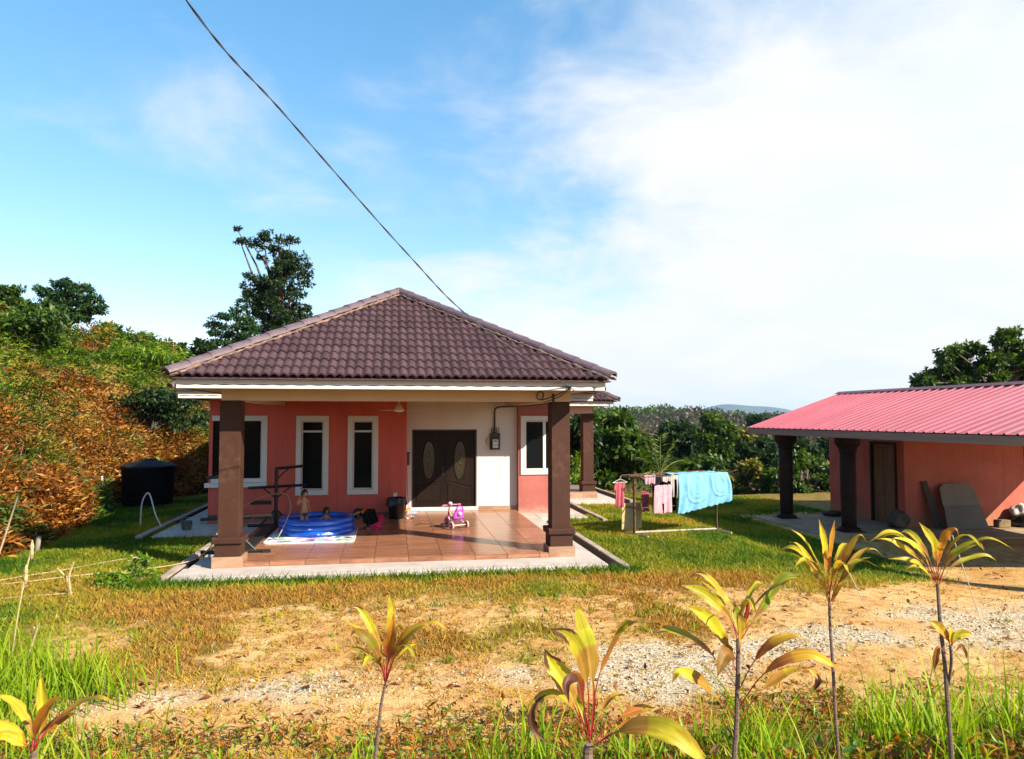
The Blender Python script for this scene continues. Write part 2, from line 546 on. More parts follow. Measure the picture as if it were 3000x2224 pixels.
def blades(px_, py_, h, w, lean, cols, tipcol=None, zoff=0.0, seg=1):
    """grass blades: seg=1 triangles, seg=2..: bending strips"""
    n = len(px_)
    pz = height(px_, py_) + zoff
    a = rng.uniform(0, 2 * np.pi, n)
    b = rng.uniform(0, 2 * np.pi, n)
    wx, wy = np.cos(a) * w, np.sin(a) * w
    lx, ly = np.cos(b) * lean, np.sin(b) * lean
    if seg == 1:
        V = np.empty((n, 3, 3))
        V[:, 0] = np.stack([px_ - wx, py_ - wy, pz], 1)
        V[:, 1] = np.stack([px_ + wx, py_ + wy, pz], 1)
        V[:, 2] = np.stack([px_ + lx, py_ + ly, pz + h], 1)
        F = np.arange(3 * n).reshape(n, 3)
        C = np.repeat(cols[:, None, :], 3, 1)
        return V.reshape(-1, 3), F, C.reshape(-1, 3)
    m = seg * 2 + 2
    V, C = np.empty((n, m, 3)), np.repeat(cols[:, None, :], m, 1)
    for s in range(seg + 1):
        q = s / seg
        ww = np.maximum((1 - q ** 2.2), 0.04)
        ox, oy, oz = px_ + lx * q ** 2, py_ + ly * q ** 2, pz + h * (q - 0.28 * (np.hypot(lx, ly) / np.maximum(h, .01)) * q ** 2)
        V[:, 2 * s] = np.stack([ox - wx * ww, oy - wy * ww, oz], 1)
        V[:, 2 * s + 1] = np.stack([ox + wx * ww, oy + wy * ww, oz], 1)
        if tipcol is not None:
            C[:, 2 * s] = C[:, 2 * s + 1] = cols * (1 - q) + tipcol * q
    base = (np.arange(n) * m)[:, None]
    F = np.concatenate([base + np.array([2 * s, 2 * s + 1, 2 * s + 3, 2 * s + 2]) for s in range(seg)], 0)
    return V.reshape(-1, 3), F, C.reshape(-1, 3)

def lerp_cols(t_, stops):
    t_ = np.asarray(t_)
    xs = np.linspace(0, 1, len(stops))
    st = np.array(stops)
    return np.stack([np.interp(t_, xs, st[:, k]) for k in range(3)], 1)

# short yard grass
N = 620000
gxr, gyr = rng.uniform(-11, 13.5, N), 6.0 + 21 * rng.uniform(0, 1, N) ** 1.35
gg, kk, _ = masks(gxr, gyr)
fine = fbm(gxr * 4.5, gyr * 4.5, 71, 2)
inview = np.abs((gxr * _r[0] + gyr * _r[1]) / (gxr * _f[0] + gyr * _f[1])) < 0.76
keep = (rng.uniform(0, 1, N) < np.clip((gg - .10) * 1.15 + (fine - .5) * 1.1, 0, 1)) & ~in_pad(gxr, gyr) & inview & (foot_x(gyr) - gxr < 1.2) & (gyr < 26)
gxr, gyr, gg = gxr[keep], gyr[keep], gg[keep]
tone = np.clip(fbm(gxr * .55, gyr * .55, 55, 3) * 1.2 - .02 + .45 * smooth(12.9, 10.8, gyr) * smooth(-4.5, -2.0, gxr) + rng.normal(0, .14, len(gxr)) - .10 * smooth(-2, -4.5, gxr) - .16 * smooth(12.6, 13.6, gyr), 0, 1)
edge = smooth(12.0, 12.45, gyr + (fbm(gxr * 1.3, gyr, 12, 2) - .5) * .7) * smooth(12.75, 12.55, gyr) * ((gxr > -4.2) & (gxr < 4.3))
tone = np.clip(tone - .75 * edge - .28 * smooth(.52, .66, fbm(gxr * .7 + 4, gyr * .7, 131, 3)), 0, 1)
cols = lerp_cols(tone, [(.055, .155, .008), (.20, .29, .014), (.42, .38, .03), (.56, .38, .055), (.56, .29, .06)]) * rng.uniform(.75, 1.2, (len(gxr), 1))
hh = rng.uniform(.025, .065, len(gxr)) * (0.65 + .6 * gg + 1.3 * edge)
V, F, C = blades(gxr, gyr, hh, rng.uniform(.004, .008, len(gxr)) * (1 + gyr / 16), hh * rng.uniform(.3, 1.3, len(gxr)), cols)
# coarser tufts standing above the turf
nt_ = 1500
tx, ty = rng.uniform(-9, 11, nt_), 7.5 + 15 * rng.uniform(0, 1, nt_) ** 1.3
tg_, tk_, _ = masks(tx, ty)
kp = (rng.uniform(0, 1, nt_) < tg_ * .9) & ~in_pad(tx, ty) & (foot_x(ty) - tx < .4)
tx, ty = np.repeat(tx[kp], 9), np.repeat(ty[kp], 9)
tx, ty = tx + rng.normal(0, .05, len(tx)), ty + rng.normal(0, .05, len(ty))
okp = ~in_pad(tx, ty); tx, ty = tx[okp], ty[okp]
hh = rng.uniform(.05, .15, len(tx))
V2, F2, C2 = blades(tx, ty, hh, rng.uniform(.006, .011, len(tx)), hh * rng.uniform(.2, 1.2, len(tx)), lerp_cols(np.clip(fbm(tx * .6, ty * .6, 57, 3) * 1.3 - .15 + rng.normal(0, .1, len(tx)), 0, 1), [(.05, .17, .008), (.16, .30, .012), (.40, .42, .03), (.60, .44, .08)]))
F = np.concatenate([F, F2 + len(V)]); V = np.concatenate([V, V2]); C = np.concatenate([C, C2])
tag(mesh_np('grass', V, F, M_GRASS, C), 'short patchy green and straw coloured grass over the yard', 'grass', kind='stuff')

# gravel
N = 110000
sx, sy = rng.uniform(-6, 15, N), rng.uniform(5.8, 13.0, N)
_, kk, _ = masks(sx, sy)
keep = (rng.uniform(0, 1, N) < np.clip(kk * 1.25 - .18, 0.010, 1) * np.clip(1.6 - sy / 11, .25, 1)) & ~in_pad(sx, sy, .1)
sx, sy = sx[keep], sy[keep]
n = len(sx)
rad = rng.gamma(2.0, .0034, n) + .0035
ov = np.array([[1, 0, 0], [0, 1, 0], [-1, 0, 0], [0, -1, 0], [0, 0, .7], [0, 0, -.6]], float)
V = ov[None] * rad[:, None, None] * rng.uniform(.6, 1.3, (n, 6, 3))
ca, sa = np.cos(a_ := rng.uniform(0, 6.28, n)), np.sin(a_)
V = np.stack([V[..., 0] * ca[:, None] - V[..., 1] * sa[:, None], V[..., 0] * sa[:, None] + V[..., 1] * ca[:, None], V[..., 2]], 2)
V += np.stack([sx, sy, height(sx, sy) + rad * .25], 1)[:, None]
of = np.array([[0, 1, 4], [1, 2, 4], [2, 3, 4], [3, 0, 4], [1, 0, 5], [2, 1, 5], [3, 2, 5], [0, 3, 5]])
F = (of[None] + (np.arange(n) * 6)[:, None, None]).reshape(-1, 3)
C = np.repeat(lerp_cols(rng.uniform(0, 1, n), [(.20, .15, .10), (.40, .31, .22), (.58, .49, .38), (.50, .32, .14)])[:, None], 6, 1)
t = NT('gravel_stone'); a_ = t.N('ShaderNodeAttribute', attribute_name='Col'); t.link(a_.outputs['Color'], t.p.inputs['Base Color']); t.p.inputs['Roughness'].default_value = .85
M_PEBBLE = t.m
tag(mesh_np('gravel', V.reshape(-1, 3), F, M_PEBBLE, C.reshape(-1, 3)), 'loose grey gravel strewn over the dirt drive', 'gravel', kind='stuff')

# leaf quads in bulk -------------------------------------------------
def leaf_quads(P, size, cols, up=.4, aspect=.42, droop=0.0, dirs=None):
    """one folded leaf at each point: base, left, tip, right"""
    n = len(P)
    d = rng.normal(0, 1, (n, 3)) if dirs is None else dirs + rng.normal(0, .45, (n, 3))
    d[:, 2] -= droop
    d /= np.linalg.norm(d, axis=1, keepdims=True)
    nn = rng.normal(0, 1, (n, 3)); nn[:, 2] = np.abs(nn[:, 2]) + up
    s = np.cross(d, nn); s /= np.linalg.norm(s, axis=1, keepdims=True) + 1e-9
    nn = np.cross(s, d)
    L = np.asarray(size)[:, None] if np.ndim(size) else np.full((n, 1), size)
    W_ = L * aspect
    V = np.empty((n, 4, 3))
    V[:, 0] = P
    V[:, 1] = P + d * L * .45 + s * W_ * .5 + nn * W_ * .18
    V[:, 2] = P + d * L - nn * L * .10
    V[:, 3] = P + d * L * .45 - s * W_ * .5 + nn * W_ * .18
    b = (np.arange(n) * 4)[:, None]
    F = np.concatenate([b + np.array([0, 1, 2]), b + np.array([0, 2, 3])], 0)
    return V.reshape(-1, 3), F, np.repeat(cols[:, None], 4, 1).reshape(-1, 3)

# fallen leaves
N = 7000
lx, ly = rng.uniform(-7, 12, N), 5.2 + 8 * rng.uniform(0, 1, N) ** 1.6
gg, kk, ll = masks(lx, ly)
keep = (rng.uniform(0, 1, N) < .25 + ll + .3 * (vnoise(lx * .8, ly * .8, 90) > .6)) & ~in_pad(lx, ly)
lx, ly = lx[keep], ly[keep]
cols = lerp_cols(rng.uniform(0, 1, len(lx)), [(.10, .025, .01), (.28, .07, .02), (.42, .20, .09), (.55, .42, .26)])
dirs = rng.normal(0, 1, (len(lx), 3)); dirs[:, 2] = .12
V, F, C = leaf_quads(np.stack([lx, ly, height(lx, ly) + .012], 1), rng.uniform(.035, .13, len(lx)), cols, up=2.0, aspect=.4, dirs=dirs * 2)
tag(mesh_np('fallen_leaves', V, F, M_DRY, C), 'brown and red dead leaves scattered over dirt and bank', 'leaves', kind='stuff')
# ------------------------------------------------------------------ house materials
M_RED = mk('red_wall_paint', (.70, .105, .066), .10, 1.6, .62, .12, 90, dirt=(.48, .07, .035), dirt_amt=.35, stretch=(1, 1, .35), streak=((.40, .05, .03), .35), splash=((.34, .13, .07), .45, .55))
M_PINK = mk('pink_wall_paint', (.46, .125, .105), .10, 1.4, .7, .12, 90, dirt=(.55, .24, .19), dirt_amt=.5, dirt_scale=4, streak=((.36, .09, .075), .3), splash=((.62, .36, .26), .30, .8))  # pinker, duller red for the right-hand walls
M_WHITE = mk('white_wall_paint', (.80, .77, .74), .04, 1.5, .6, .08, 90, dirt=(.66, .58, .50), dirt_amt=.25, streak=((.66, .60, .54), .3))
M_CREAM = mk('cream_paint', (.72, .52, .36), .05, 2, .6, .06, 90, dirt=(.55, .42, .32), dirt_amt=.35)
M_TRIM = mk('white_trim_paint', (.80, .76, .72), .05, 3, .5, dirt=(.58, .5, .44), dirt_amt=.3)
M_BROWN = mk('brown_pillar_paint', (.066, .024, .014), .12, 2.5, .7, .10, 80, spec=.25, dirt=(.24, .12, .08), dirt_amt=.35)
M_CONC = mk('pale_concrete', (.62, .54, .50), .12, 2.2, .85, .25, 40, dirt=(.42, .34, .28), dirt_amt=.6)
M_KERB = mk('weathered_concrete', (.46, .36, .29), .2, 3.5, .9, .4, 30, dirt=(.22, .16, .09), dirt_amt=.7)
M_FASCIA = mk('ivory_fascia', (.78, .70, .63), .05, 3, .45, dirt=(.56, .47, .40), dirt_amt=.4)
M_TILE = mk('brown_roof_tile', (.088, .051, .062), .28, 9, .76, .3, 45, spec=.12, rnd=.18, stretch=(5, .6, 1), dirt=(.07, .045, .045), dirt_amt=.7, dirt_scale=1.7)
M_RIDGE = mk('mauve_ridge_tile', (.150, .098, .118), .2, 7, .6, .2, 40, rnd=.12)
M_MORTAR = mk('ridge_mortar', (.24, .14, .105), .5, 8, .9, .5, 25)
M_ALU = mk('aluminium_frame', (.62, .62, .62), .05, 5, .4, metal=.3)
M_BLACKMETAL = mk('black_painted_metal', (.018, .017, .017), .2, 9, .5)
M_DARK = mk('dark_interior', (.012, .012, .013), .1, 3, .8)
t = NT('window_glass'); t.p.inputs['Base Color'].default_value = (.006, .008, .009, 1); t.p.inputs['Roughness'].default_value = .06
t.p.inputs['Specular IOR Level'].default_value = .06; M_GLASS = t.m

def streaktile(name, a, b, c):
    t = NT(name)
    oi = t.N('ShaderNodeObjectInfo')
    tc = t.N('ShaderNodeTexCoord')
    cm = t.N('ShaderNodeVectorMath', operation='ADD')
    sc = t.N('ShaderNodeCombineXYZ'); t.link(t.math('MULTIPLY', oi.outputs['Random'], 37), sc.inputs[1]); t.link(t.math('MULTIPLY', oi.outputs['Random'], 11), sc.inputs[0])
    t.link(tc.outputs['Object'], cm.inputs[0]); t.link(sc.outputs[0], cm.inputs[1])
    n = t.noise(3.0, 6, .65, vec=cm.outputs[0], stretch=(.7, 9, 3), dist=.4)
    n2 = t.noise(1.2, 3, .5, vec=cm.outputs[0], stretch=(.6, 5, 2))
    a, b, c = [tuple(np.array(q) * ALB) for q in (a, b, c)]
    col = t.mix(t.ramp(n, .32, .62), a, b)
    col = t.mix(t.math('MULTIPLY', t.ramp(n2, .5, .72), .6), col, c)
    hs = t.N('ShaderNodeHueSaturation'); t.link(t.math('ADD', t.math('MULTIPLY', oi.outputs['Random'], .22), .89), hs.inputs['Value']); t.link(col, hs.inputs['Color'])
    t.link(hs.outputs[0], t.p.inputs['Base Color'])
    t.p.inputs['Roughness'].default_value = .26
    t.bump(n, .08, .004)
    return t.m
M_FLOOR = streaktile('wood_look_floor_tile', (.31, .125, .07), (.46, .22, .125), (.23, .09, .05))
M_PLINTHTILE = streaktile('pale_wood_look_tile', (.42, .24, .15), (.54, .34, .22), (.32, .16, .095))
M_GROUT = mk('pale_grout', (.66, .46, .32), .15, 20, .9)

M_DRAINSHADE = mk('drain_shade_concrete', (.050, .034, .022), .4, 4, .8, .4, 20)  # near-black: the shade of the drain channel is put into this colour
FZ, AZ = .15, .06                      # porch floor, apron
house = thing('house', 'single storey red and white house with brown tiled hip roof and porch', 'house', (0.2, 19.0, 0))

def shared(name, mesh, parent, loc, rot=None):
    o = bpy.data.objects.new(name, mesh)
    place(o, parent, loc)
    if rot is not None:
        o.rotation_euler = rot
    return o

# ---- aprons, drains, kerbs
m = MB()
m.box(-3.52, 3.80, 12.72, 13.5, -.3, AZ); m.box(3.36, 3.80, 13.5, 19.8, -.3, AZ); m.box(-3.45, -3.02, 13.5, 19.1, -.3, AZ)
m.build('apron', M_CONC, house, bevel=.012)
m = MB(); m.box(3.82, 5.10, 18.85, 19.79, -.3, AZ - .01); m.box(4.62, 5.10, 19.79, 22.5, -.3, AZ - .01)
m.build('apron', M_CONC, house, bevel=.012)
m = MB(); m.box(-5.2, -3.47, 17.3, 19.08, -.3, AZ - .01); m.box(-5.2, -4.5, 19.08, 30, -.3, AZ - .01)
m.build('apron', M_CONC, house, bevel=.012)
m = MB(); m.box(4.62, 7.05, 22.55, 23.2, -.3, AZ); m.box(6.62, 7.05, 23.2, 26.7, -.3, AZ)
m.build('apron', M_CONC, house, bevel=.012)
for seg in (((4.01, 12.55), (4.14, 18.6)), ((5.33, 18.3), (5.46, 22.3)), ((-3.72, 12.62), (-3.58, 17.0)), ((-5.50, 17.2), (-5.36, 30)), ((7.38, 22.3), (7.50, 27))):
    (x0, y0), (x1, y1) = seg
    n = max(2, int((y1 - y0) / 1.25))
    for i in range(n):
        a, b = y0 + (y1 - y0) * i / n, y0 + (y1 - y0) * (i + 1) / n - .012
        dz = random.uniform(-.008, .008)
        MB().box(x0 + random.uniform(-.006, .006), x1, a, b, -.3, .075 + dz).build('kerb', M_KERB, house, bevel=.014)
    xi = x0 - .020 if x0 > 0 else x1 + .008
    MB().box(xi, xi + .012, y0 + .02, y1 - .02, -.3, .045).build('drain_shade_strip', M_DRAINSHADE, house)  # thin dark strip on the kerb's inner face, painting the drain's shade
for q in ((3.81, 4.0, 12.7, 18.8), (-3.57, -3.46, 12.8, 17.2), (5.11, 5.32, 18.9, 22.4)):
    MB().box(*q, -.25, -.13).build('drain', M_DRAINSHADE, house)

# ---- porch floor: slab + separate tiles
floor = MB().box(-3.0, 3.34, 13.515, 19.98, -.2, FZ - .010).build('porch_floor', M_GROUT, house, bevel=.004)
tw = .602
tile_me = None
xs = [-3.0 + .30 + i * tw for i in range(-1, 11)]
for j in range(11):
    y0 = 13.502 + j * tw
    for i, x0 in enumerate(xs):
        a, b = max(x0 + .005, -3.0), min(x0 + tw - .005, 3.352)
        c, d = y0 + .003, min(y0 + tw - .004, 19.98 if b > .36 else 19.08)
        if b - a < .05 or d - c < .05 or (a < -2.52 and c < 14.0 and False):
            continue
        full = abs(b - a - (tw - .010)) < 1e-6 and abs(d - c - (tw - .007)) < 1e-6
        if full:
            if tile_me is None:
                o = MB().box(0, b - a, 0, d - c, -.012, 0).build('floor_tile', M_FLOOR, floor, origin=(0, 0, 0))
                tile_me = o.data
                o.location = Vector((a, c, FZ)) - ORG[floor.name]; ORG[o.name] = Vector((a, c, FZ))
            else:
                shared('floor_tile', tile_me, floor, (a, c, FZ))
        else:
            MB().box(a, b, c, d, FZ - .012, FZ).build('floor_tile', M_FLOOR, floor, origin=(a, c, FZ))
        if j == 0:
            MB().box(a, b, 13.495, 13.512, AZ + .002, FZ - .016).build('riser_tile', M_FLOOR, floor, origin=(a, 13.5, FZ))
for j in range(9):
    MB().box(3.345, 3.358, 13.6 + j * tw * 1.15, 13.6 + (j + 1) * tw * 1.15 - .008, AZ + .002, FZ - .016).build('riser_tile', M_FLOOR, floor, origin=(3.35, 13.6 + j, FZ))

# ---- walls
def wall_with_holes(name, mat, x0, x1, y0, y1, z0, z1, holes):
    """a wall in the xz plane with rectangular openings (x0,x1,z0,z1), built of butted blocks"""
    m = MB()
    xs_ = sorted({x0, x1, *[h[0] for h in holes], *[h[1] for h in holes]})
    for a, b in zip(xs_[:-1], xs_[1:]):
        hs = sorted([(h[2], h[3]) for h in holes if h[0] < (a + b) / 2 < h[1]])
        z = z0
        for c, d in hs:
            if c > z: m.box(a, b, y0, y1, z, c)
            z = d
        if z < z1: m.box(a, b, y0, y1, z, z1)
    return m.build(name, mat, house)

W1, W2, WL, WR = (-2.38, -1.58, .71, 2.70), (-1.115, -.35, .71, 2.70), (-4.39, -3.07, 1.04, 2.70), (3.46, 4.50, 1.10, 2.70)
def hole(w, b=.13): return (w[0] + b, w[1] - b, w[2] + b, w[3] - b)
wall_with_holes('wall', M_RED, -4.45, .37, 19.1, 19.3, .02, 3.1, [hole(W1), hole(W2), (WL[0] + .02, WL[1] - .13, WL[2] + .1, WL[3] - .13)])
DOOR = (.53, 2.28, .15, 2.33)
wall_with_holes('wall', M_WHITE, .37, 3.40, 20.0, 20.2, .02, 3.1, [DOOR])
wall_with_holes('wall', M_PINK, 3.402, 4.60, 19.80, 20.0, .02, 3.1, [hole(WR)])
MB().box(.17, .368, 19.31, 20.19, .02, 3.1).build('wall', M_RED, house)
MB().box(-4.45, -4.25, 19.31, 30, .02, 3.1).build('wall', M_RED, house)
MB().box(4.40, 4.598, 20.01, 30, .02, 3.1).build('wall', M_PINK, house)
MB().box(-4.25, 4.40, 29.8, 29.99, .02, 3.1).build('wall', M_RED, house)
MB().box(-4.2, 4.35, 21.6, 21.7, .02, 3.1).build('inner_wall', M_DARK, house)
MB().box(-4.52, -3.06, 18.98, 19.096, .94, 1.05).build('window_ledge', M_TRIM, house, bevel=.006)
for a, b in ((-4.44, .36),):
    MB().box(a, b, 19.083, 19.097, FZ, FZ + .11).build('skirting', mk('dark_skirting', (.07, .045, .035), .2, 5, .4), house)
MB().box(2.32, 3.39, 19.985, 19.998, FZ, FZ + .10).build('skirting', M_PLINTHTILE, house)

# ---- windows
def window(w, y, transom=True, sides=True, mull=None):
    x0, x1, z0, z1 = w
    f = MB().frame(x0, x1, y - .035, y + .05, z0, z1, .128).build('window', M_TRIM, house, origin=(x0, y, z0), bevel=.006)
    MB().frame(x0 + .128, x1 - .128, y + .03, y + .10, z0 + .128, z1 - .128, .035).build('frame', M_ALU if transom else M_TRIM, f, bevel=.004)
    ix0, ix1, iz0, iz1 = x0 + .163, x1 - .163, z0 + .163, z1 - .163
    if transom:
        zt = 2.28
        MB().box(ix0, ix1, y + .03, y + .10, zt, zt + .05).build('transom', M_ALU, f, bevel=.004)
        MB().box(ix0, ix1, y + .06, y + .068, zt + .05, iz1).build('pane', M_GLASS, f)
        MB().box(ix0, ix1, y + .06, y + .068, iz0, zt).build('pane', M_GLASS, f)
    elif mull:
        MB().box(mull - .04, mull + .04, y + .03, y + .10, iz0, iz1).build('mullion', M_TRIM, f, bevel=.004)
        MB().box(ix0, mull - .04, y + .06, y + .068, iz0, iz1).build('pane', M_GLASS, f)
        MB().box(mull + .04, ix1, y + .07, y + .078, iz0, iz1).build('pane', M_GLASS, f)
    return f
window(W1, 19.1); window(W2, 19.1)
window(WR, 19.8, transom=False, mull=4.13)
x0, x1, z0, z1 = WL
f = MB().box(x0, x1, 19.065, 19.15, z1 - .128, z1).box(x1 - .128, x1, 19.065, 19.15, z0 + .012, z1 - .128).box(x0, x1 - .128, 19.067, 19.15, z0 + .012, z0 + .11).build('window', M_TRIM, house, origin=(x0, 19.1, z0), bevel=.006)
MB().box(x0 + .02, x1 - .128, 19.16, 19.168, z0 + .11, z1 - .128).build('pane', M_GLASS, f)
MB().box(x1 - .165, x1 - .128, 19.13, 19.19, z0 + .11, z1 - .128).build('frame', M_ALU, f)
MB().box(-3.80, -3.76, 19.13, 19.19, z0 + .11, z1 - .128).build('mullion', M_BLACKMETAL, f)

# ---- double door
M_DOOR = mk('dark_brown_door', (.018, .010, .007), .25, 3, .42, stretch=(6, 6, .5), spec=.14)
M_BRONZE = mk('bronze_caming', (.30, .16, .06), .2, 30, .35, metal=.7)
t = NT('door_glass'); t.p.inputs['Base Color'].default_value = (.02, .018, .012, 1); t.p.inputs['Roughness'].default_value = .15; t.bump(t.noise(60, 4), .5, .004); M_DGLASS = t.m
door = MB().frame(DOOR[0], DOOR[1], 19.99, 20.12, FZ + .10, DOOR[3], .035, .002).build('double_door', mk('door_frame_brown', (.05, .03, .02), .2, 4, .5), house, origin=(1.4, 20, FZ))
MB().box(DOOR[0] - .03, DOOR[1] + .03, 19.90, 20.08, FZ, FZ + .098).build('door_step', M_WHITE, house, bevel=.01)
for k, (a, b) in enumerate(((DOOR[0] + .037, 1.402), (1.408, DOOR[1] - .037))):
    leaf = MB().box(a, b, 20.035, 20.08, FZ + .105, DOOR[3] - .037).build('door_leaf', M_DOOR, door, bevel=.004)
    cx, cz, ax, az = (a + b) / 2, 1.50, .155, .50
    ell = lambda r, y: [(cx + ax * r * math.cos(q), y, cz + az * r * math.sin(q)) for q in np.linspace(0, 2 * math.pi, 40, endpoint=False)]
    MB().tube(ell(1.06, 20.034), .017, 6, closed=True).build('oval_moulding', M_DOOR, leaf, smooth_=True)
    MB().extrude(ell(1.0, 20.030), (0, .003, 0)).build('oval_glass', M_DGLASS, leaf)
    g = MB()
    for s in (-1, 1):
        for r0, w_, z_ in ((.55, .75, 0), (.3, .4, .16), (.3, .4, -.16), (.2, .3, .32), (.2, .3, -.32)):
            g.tube([(cx + s * ax * w_ * math.sin(q) * (1 - .3 * math.cos(2 * q)), 20.026, cz + z_ + r0 * .35 * math.cos(q)) for q in np.linspace(0, math.pi, 9)], .004, 4)
    g.tube([(cx, 20.026, cz - .44), (cx, 20.026, cz + .44)], .003, 4)
    for z_ in (-.1, .1):
        g.lathe((cx, 20.024, cz + z_), [(.0, -.03), (.03, 0), (.0, .03)], 6, cap=False)
    g.build('scrollwork', M_BRONZE, leaf)
    pa, pb, z_lo, z_hi = a + .10, b - .10, FZ + .25, .80
    s = 1 if k else -1
    wav = [(pa + (pb - pa) * q, 20.033, z_hi + .07 * math.cos(math.pi * (q if k else 1 - q)) - .0) for q in np.linspace(0, 1, 12)]
    MB().tube([(pa, 20.033, z_lo), (pb, 20.033, z_lo)] + wav[::-1], .012, 5, closed=True).build('lower_panel_moulding', M_DOOR, leaf)
    MB().tube([(p[0], p[1], p[2] + .07) for p in wav], .013, 5).build('wavy_moulding', M_DOOR, leaf)
    MB().frame(pa - .03, pb + .03, 20.028, 20.036, 1.0 if False else FZ + .19, 2.2, .012).build('panel_bead', M_DOOR, leaf)
MB().box(1.345, 1.385, 20.015, 20.034, 1.1, 1.34).tube([(1.365, 20.01, 1.25), (1.365, 19.97, 1.25), (1.27, 19.965, 1.25)], .010, 6).build('door_handle', M_BLACKMETAL, door)

# ---- pillars and beams
def pillar(x0, x1, y0, y1, s=1.0):
    cx, cy, hw = (x0 + x1) / 2, (y0 + y1) / 2, (x1 - x0) / 2
    p = MB().box(cx - hw * .70, cx + hw * .70, cy - hw * .70, cy + hw * .70, .52, 2.95).build('pillar', M_BROWN, house, origin=(cx, cy, 0), bevel=.008)
    MB().box(cx - hw * .86, cx + hw * .86, cy - hw * .86, cy + hw * .86, FZ + .10, .47).build('pillar_base', M_BROWN, p, bevel=.008)
    MB().box(cx - hw * 1.04, cx + hw * 1.04, cy - hw * 1.04, cy + hw * 1.04, .471, .585).build('pillar_band', M_BROWN, p, bevel=.02)
    MB().box(cx - hw, cx + hw, cy - hw, cy + hw, AZ - .02, FZ + .10).build('tiled_plinth', M_PLINTHTILE, p, bevel=.006)
    return p
PL = pillar(-3.05, -2.545, 13.40, 13.905)
PR = pillar(2.89, 3.395, 13.49, 13.995)
PS = pillar(6.10, 6.60, 23.35, 23.85)
MB().box(-2.96, 3.32, 13.50, 13.78, 2.952, 3.24).build('beam', M_CREAM, house, bevel=.006)
MB().box(-2.94, -2.66, 13.781, 19.098, 2.955, 3.1).build('beam', M_CREAM, house, bevel=.006)
MB().box(3.02, 3.30, 13.781, 19.798, 2.955, 3.1).build('beam', M_CREAM, house, bevel=.006)
MB().box(4.62, 6.50, 23.42, 23.68, 2.79, 3.03).build('beam', M_CREAM, house, bevel=.006)
MB().box(6.24, 6.50, 23.681, 26.6, 2.79, 3.03).build('beam', M_CREAM, house)
MB().box(-2.96, 3.32, 13.79, 19.09, 3.101, 3.15).build('ceiling', M_CREAM, house)
MB().box(-4.4, 4.59, 19.095, 29.9, 3.101, 3.16).build('ceiling', M_CREAM, house)

# ---- roofs
roof = MB()
EX0, EX1, EY, EZ = -3.60, 3.85, 12.56, 3.335
CXR = (EX0 + EX1) / 2
HALF = (EX1 - EX0) / 2
PIT = math.atan2(5.37 - EZ, HALF)
AP = Vector((CXR, EY + HALF, EZ + HALF * math.tan(PIT)))
dz = -.05
roof.add([(EX0, EY, EZ + dz), (EX1, EY, EZ + dz), (EX1, 22, EZ + dz), (EX0, 22, EZ + dz), (AP.x, AP.y, AP.z + dz), (AP.x, 24, AP.z + dz)],
         [(0, 1, 4), (1, 2, 5, 4), (3, 0, 4, 5)])
roof_o = roof.build('roof', M_TILE, house, origin=(CXR, EY, EZ))
# one interlocking tile: two rolls, front edge turned down
TWD, TLN, EXPO = .30, .40, .3125
prof = []
for k in range(2):
    for q in (0, .10, .30, .48, .66, .84, .97):
        prof.append((TWD * (k + q) / 2, .044 * math.sin(math.pi * min(max((q - .12) / .86, 0), 1)) ** .75 if q > .12 else 0.0))
prof.append((TWD, 0.0))
np_ = len(prof)
tv = [(x - TWD / 2, 0, z + .026) for x, z in prof] + [(x - TWD / 2, TLN, z - .014) for x, z in prof] + [(x - TWD / 2, .002, z - .008) for x, z in prof]
tf = [(i, i + 1, np_ + i + 1, np_ + i) for i in range(np_ - 1)] + [(2 * np_ + i, 2 * np_ + i + 1, i + 1, i) for i in range(np_ - 1)]
tile_mesh = bpy.data.meshes.new('tile'); tile_mesh.from_pydata(tv, [], tf); tile_mesh.materials.append(M_TILE)
tile_mesh.polygons.foreach_set('use_smooth', [i < np_ - 1 for i in range(len(tf))]); tile_mesh.update()

def lay_tiles(parent, ex0, ex1, ey, ez, pit, rows, hip_l=True, hip_r=True, back=None):
    rot = Euler((pit, 0, 0)).to_matrix().to_4x4()
    nc = int((ex1 - ex0) / TWD) + 2
    cx = (ex0 + ex1) / 2
    for j in range(rows):
        s = j * EXPO
        yy, zz = ey + s * math.cos(pit), ez + s * math.sin(pit)
        for i in range(-nc // 2, nc // 2 + 1):
            x = cx + i * TWD + .11
            lo = ex0 + (s * math.cos(pit) if hip_l else 0)
            hi = ex1 - (s * math.cos(pit) if hip_r else 0)
            up_ = TLN * math.cos(pit)
            if x + TWD / 2 < lo or x - TWD / 2 > hi:
                continue
            loc = Vector((x, yy, zz))
            cut_l, cut_r = x - TWD / 2 < lo + (up_ if hip_l else 0), x + TWD / 2 > hi - (up_ if hip_r else 0)
            if not cut_l and not cut_r:
                shared('tile', tile_mesh, parent, loc + Vector((0, 0, random.uniform(-.003, .003))), (pit + random.uniform(-.006, .006), 0, random.uniform(-.004, .004)))
                continue
            bm = bmesh.new(); bm.from_mesh(tile_mesh)
            bm.transform(Matrix.Translation(loc) @ rot)
            for on, px0, sgn, hip in ((cut_l, ex0, 1, hip_l), (cut_r, ex1, -1, hip_r)):
                if on:
                    nv = Vector((-sgn, 1 if hip else 0, 0)).normalized()
                    bmesh.ops.bisect_plane(bm, geom=bm.verts[:] + bm.edges[:] + bm.faces[:], plane_co=(px0, ey, ez), plane_no=nv, clear_outer=True)
            if len(bm.faces) == 0:
                bm.free(); continue
            bm.transform(Matrix.Translation(-loc))
            me = bpy.data.meshes.new('tile'); bm.to_mesh(me); bm.free()
            me.materials.append(M_TILE) if not me.materials else None
            shared('tile', me, parent, loc)
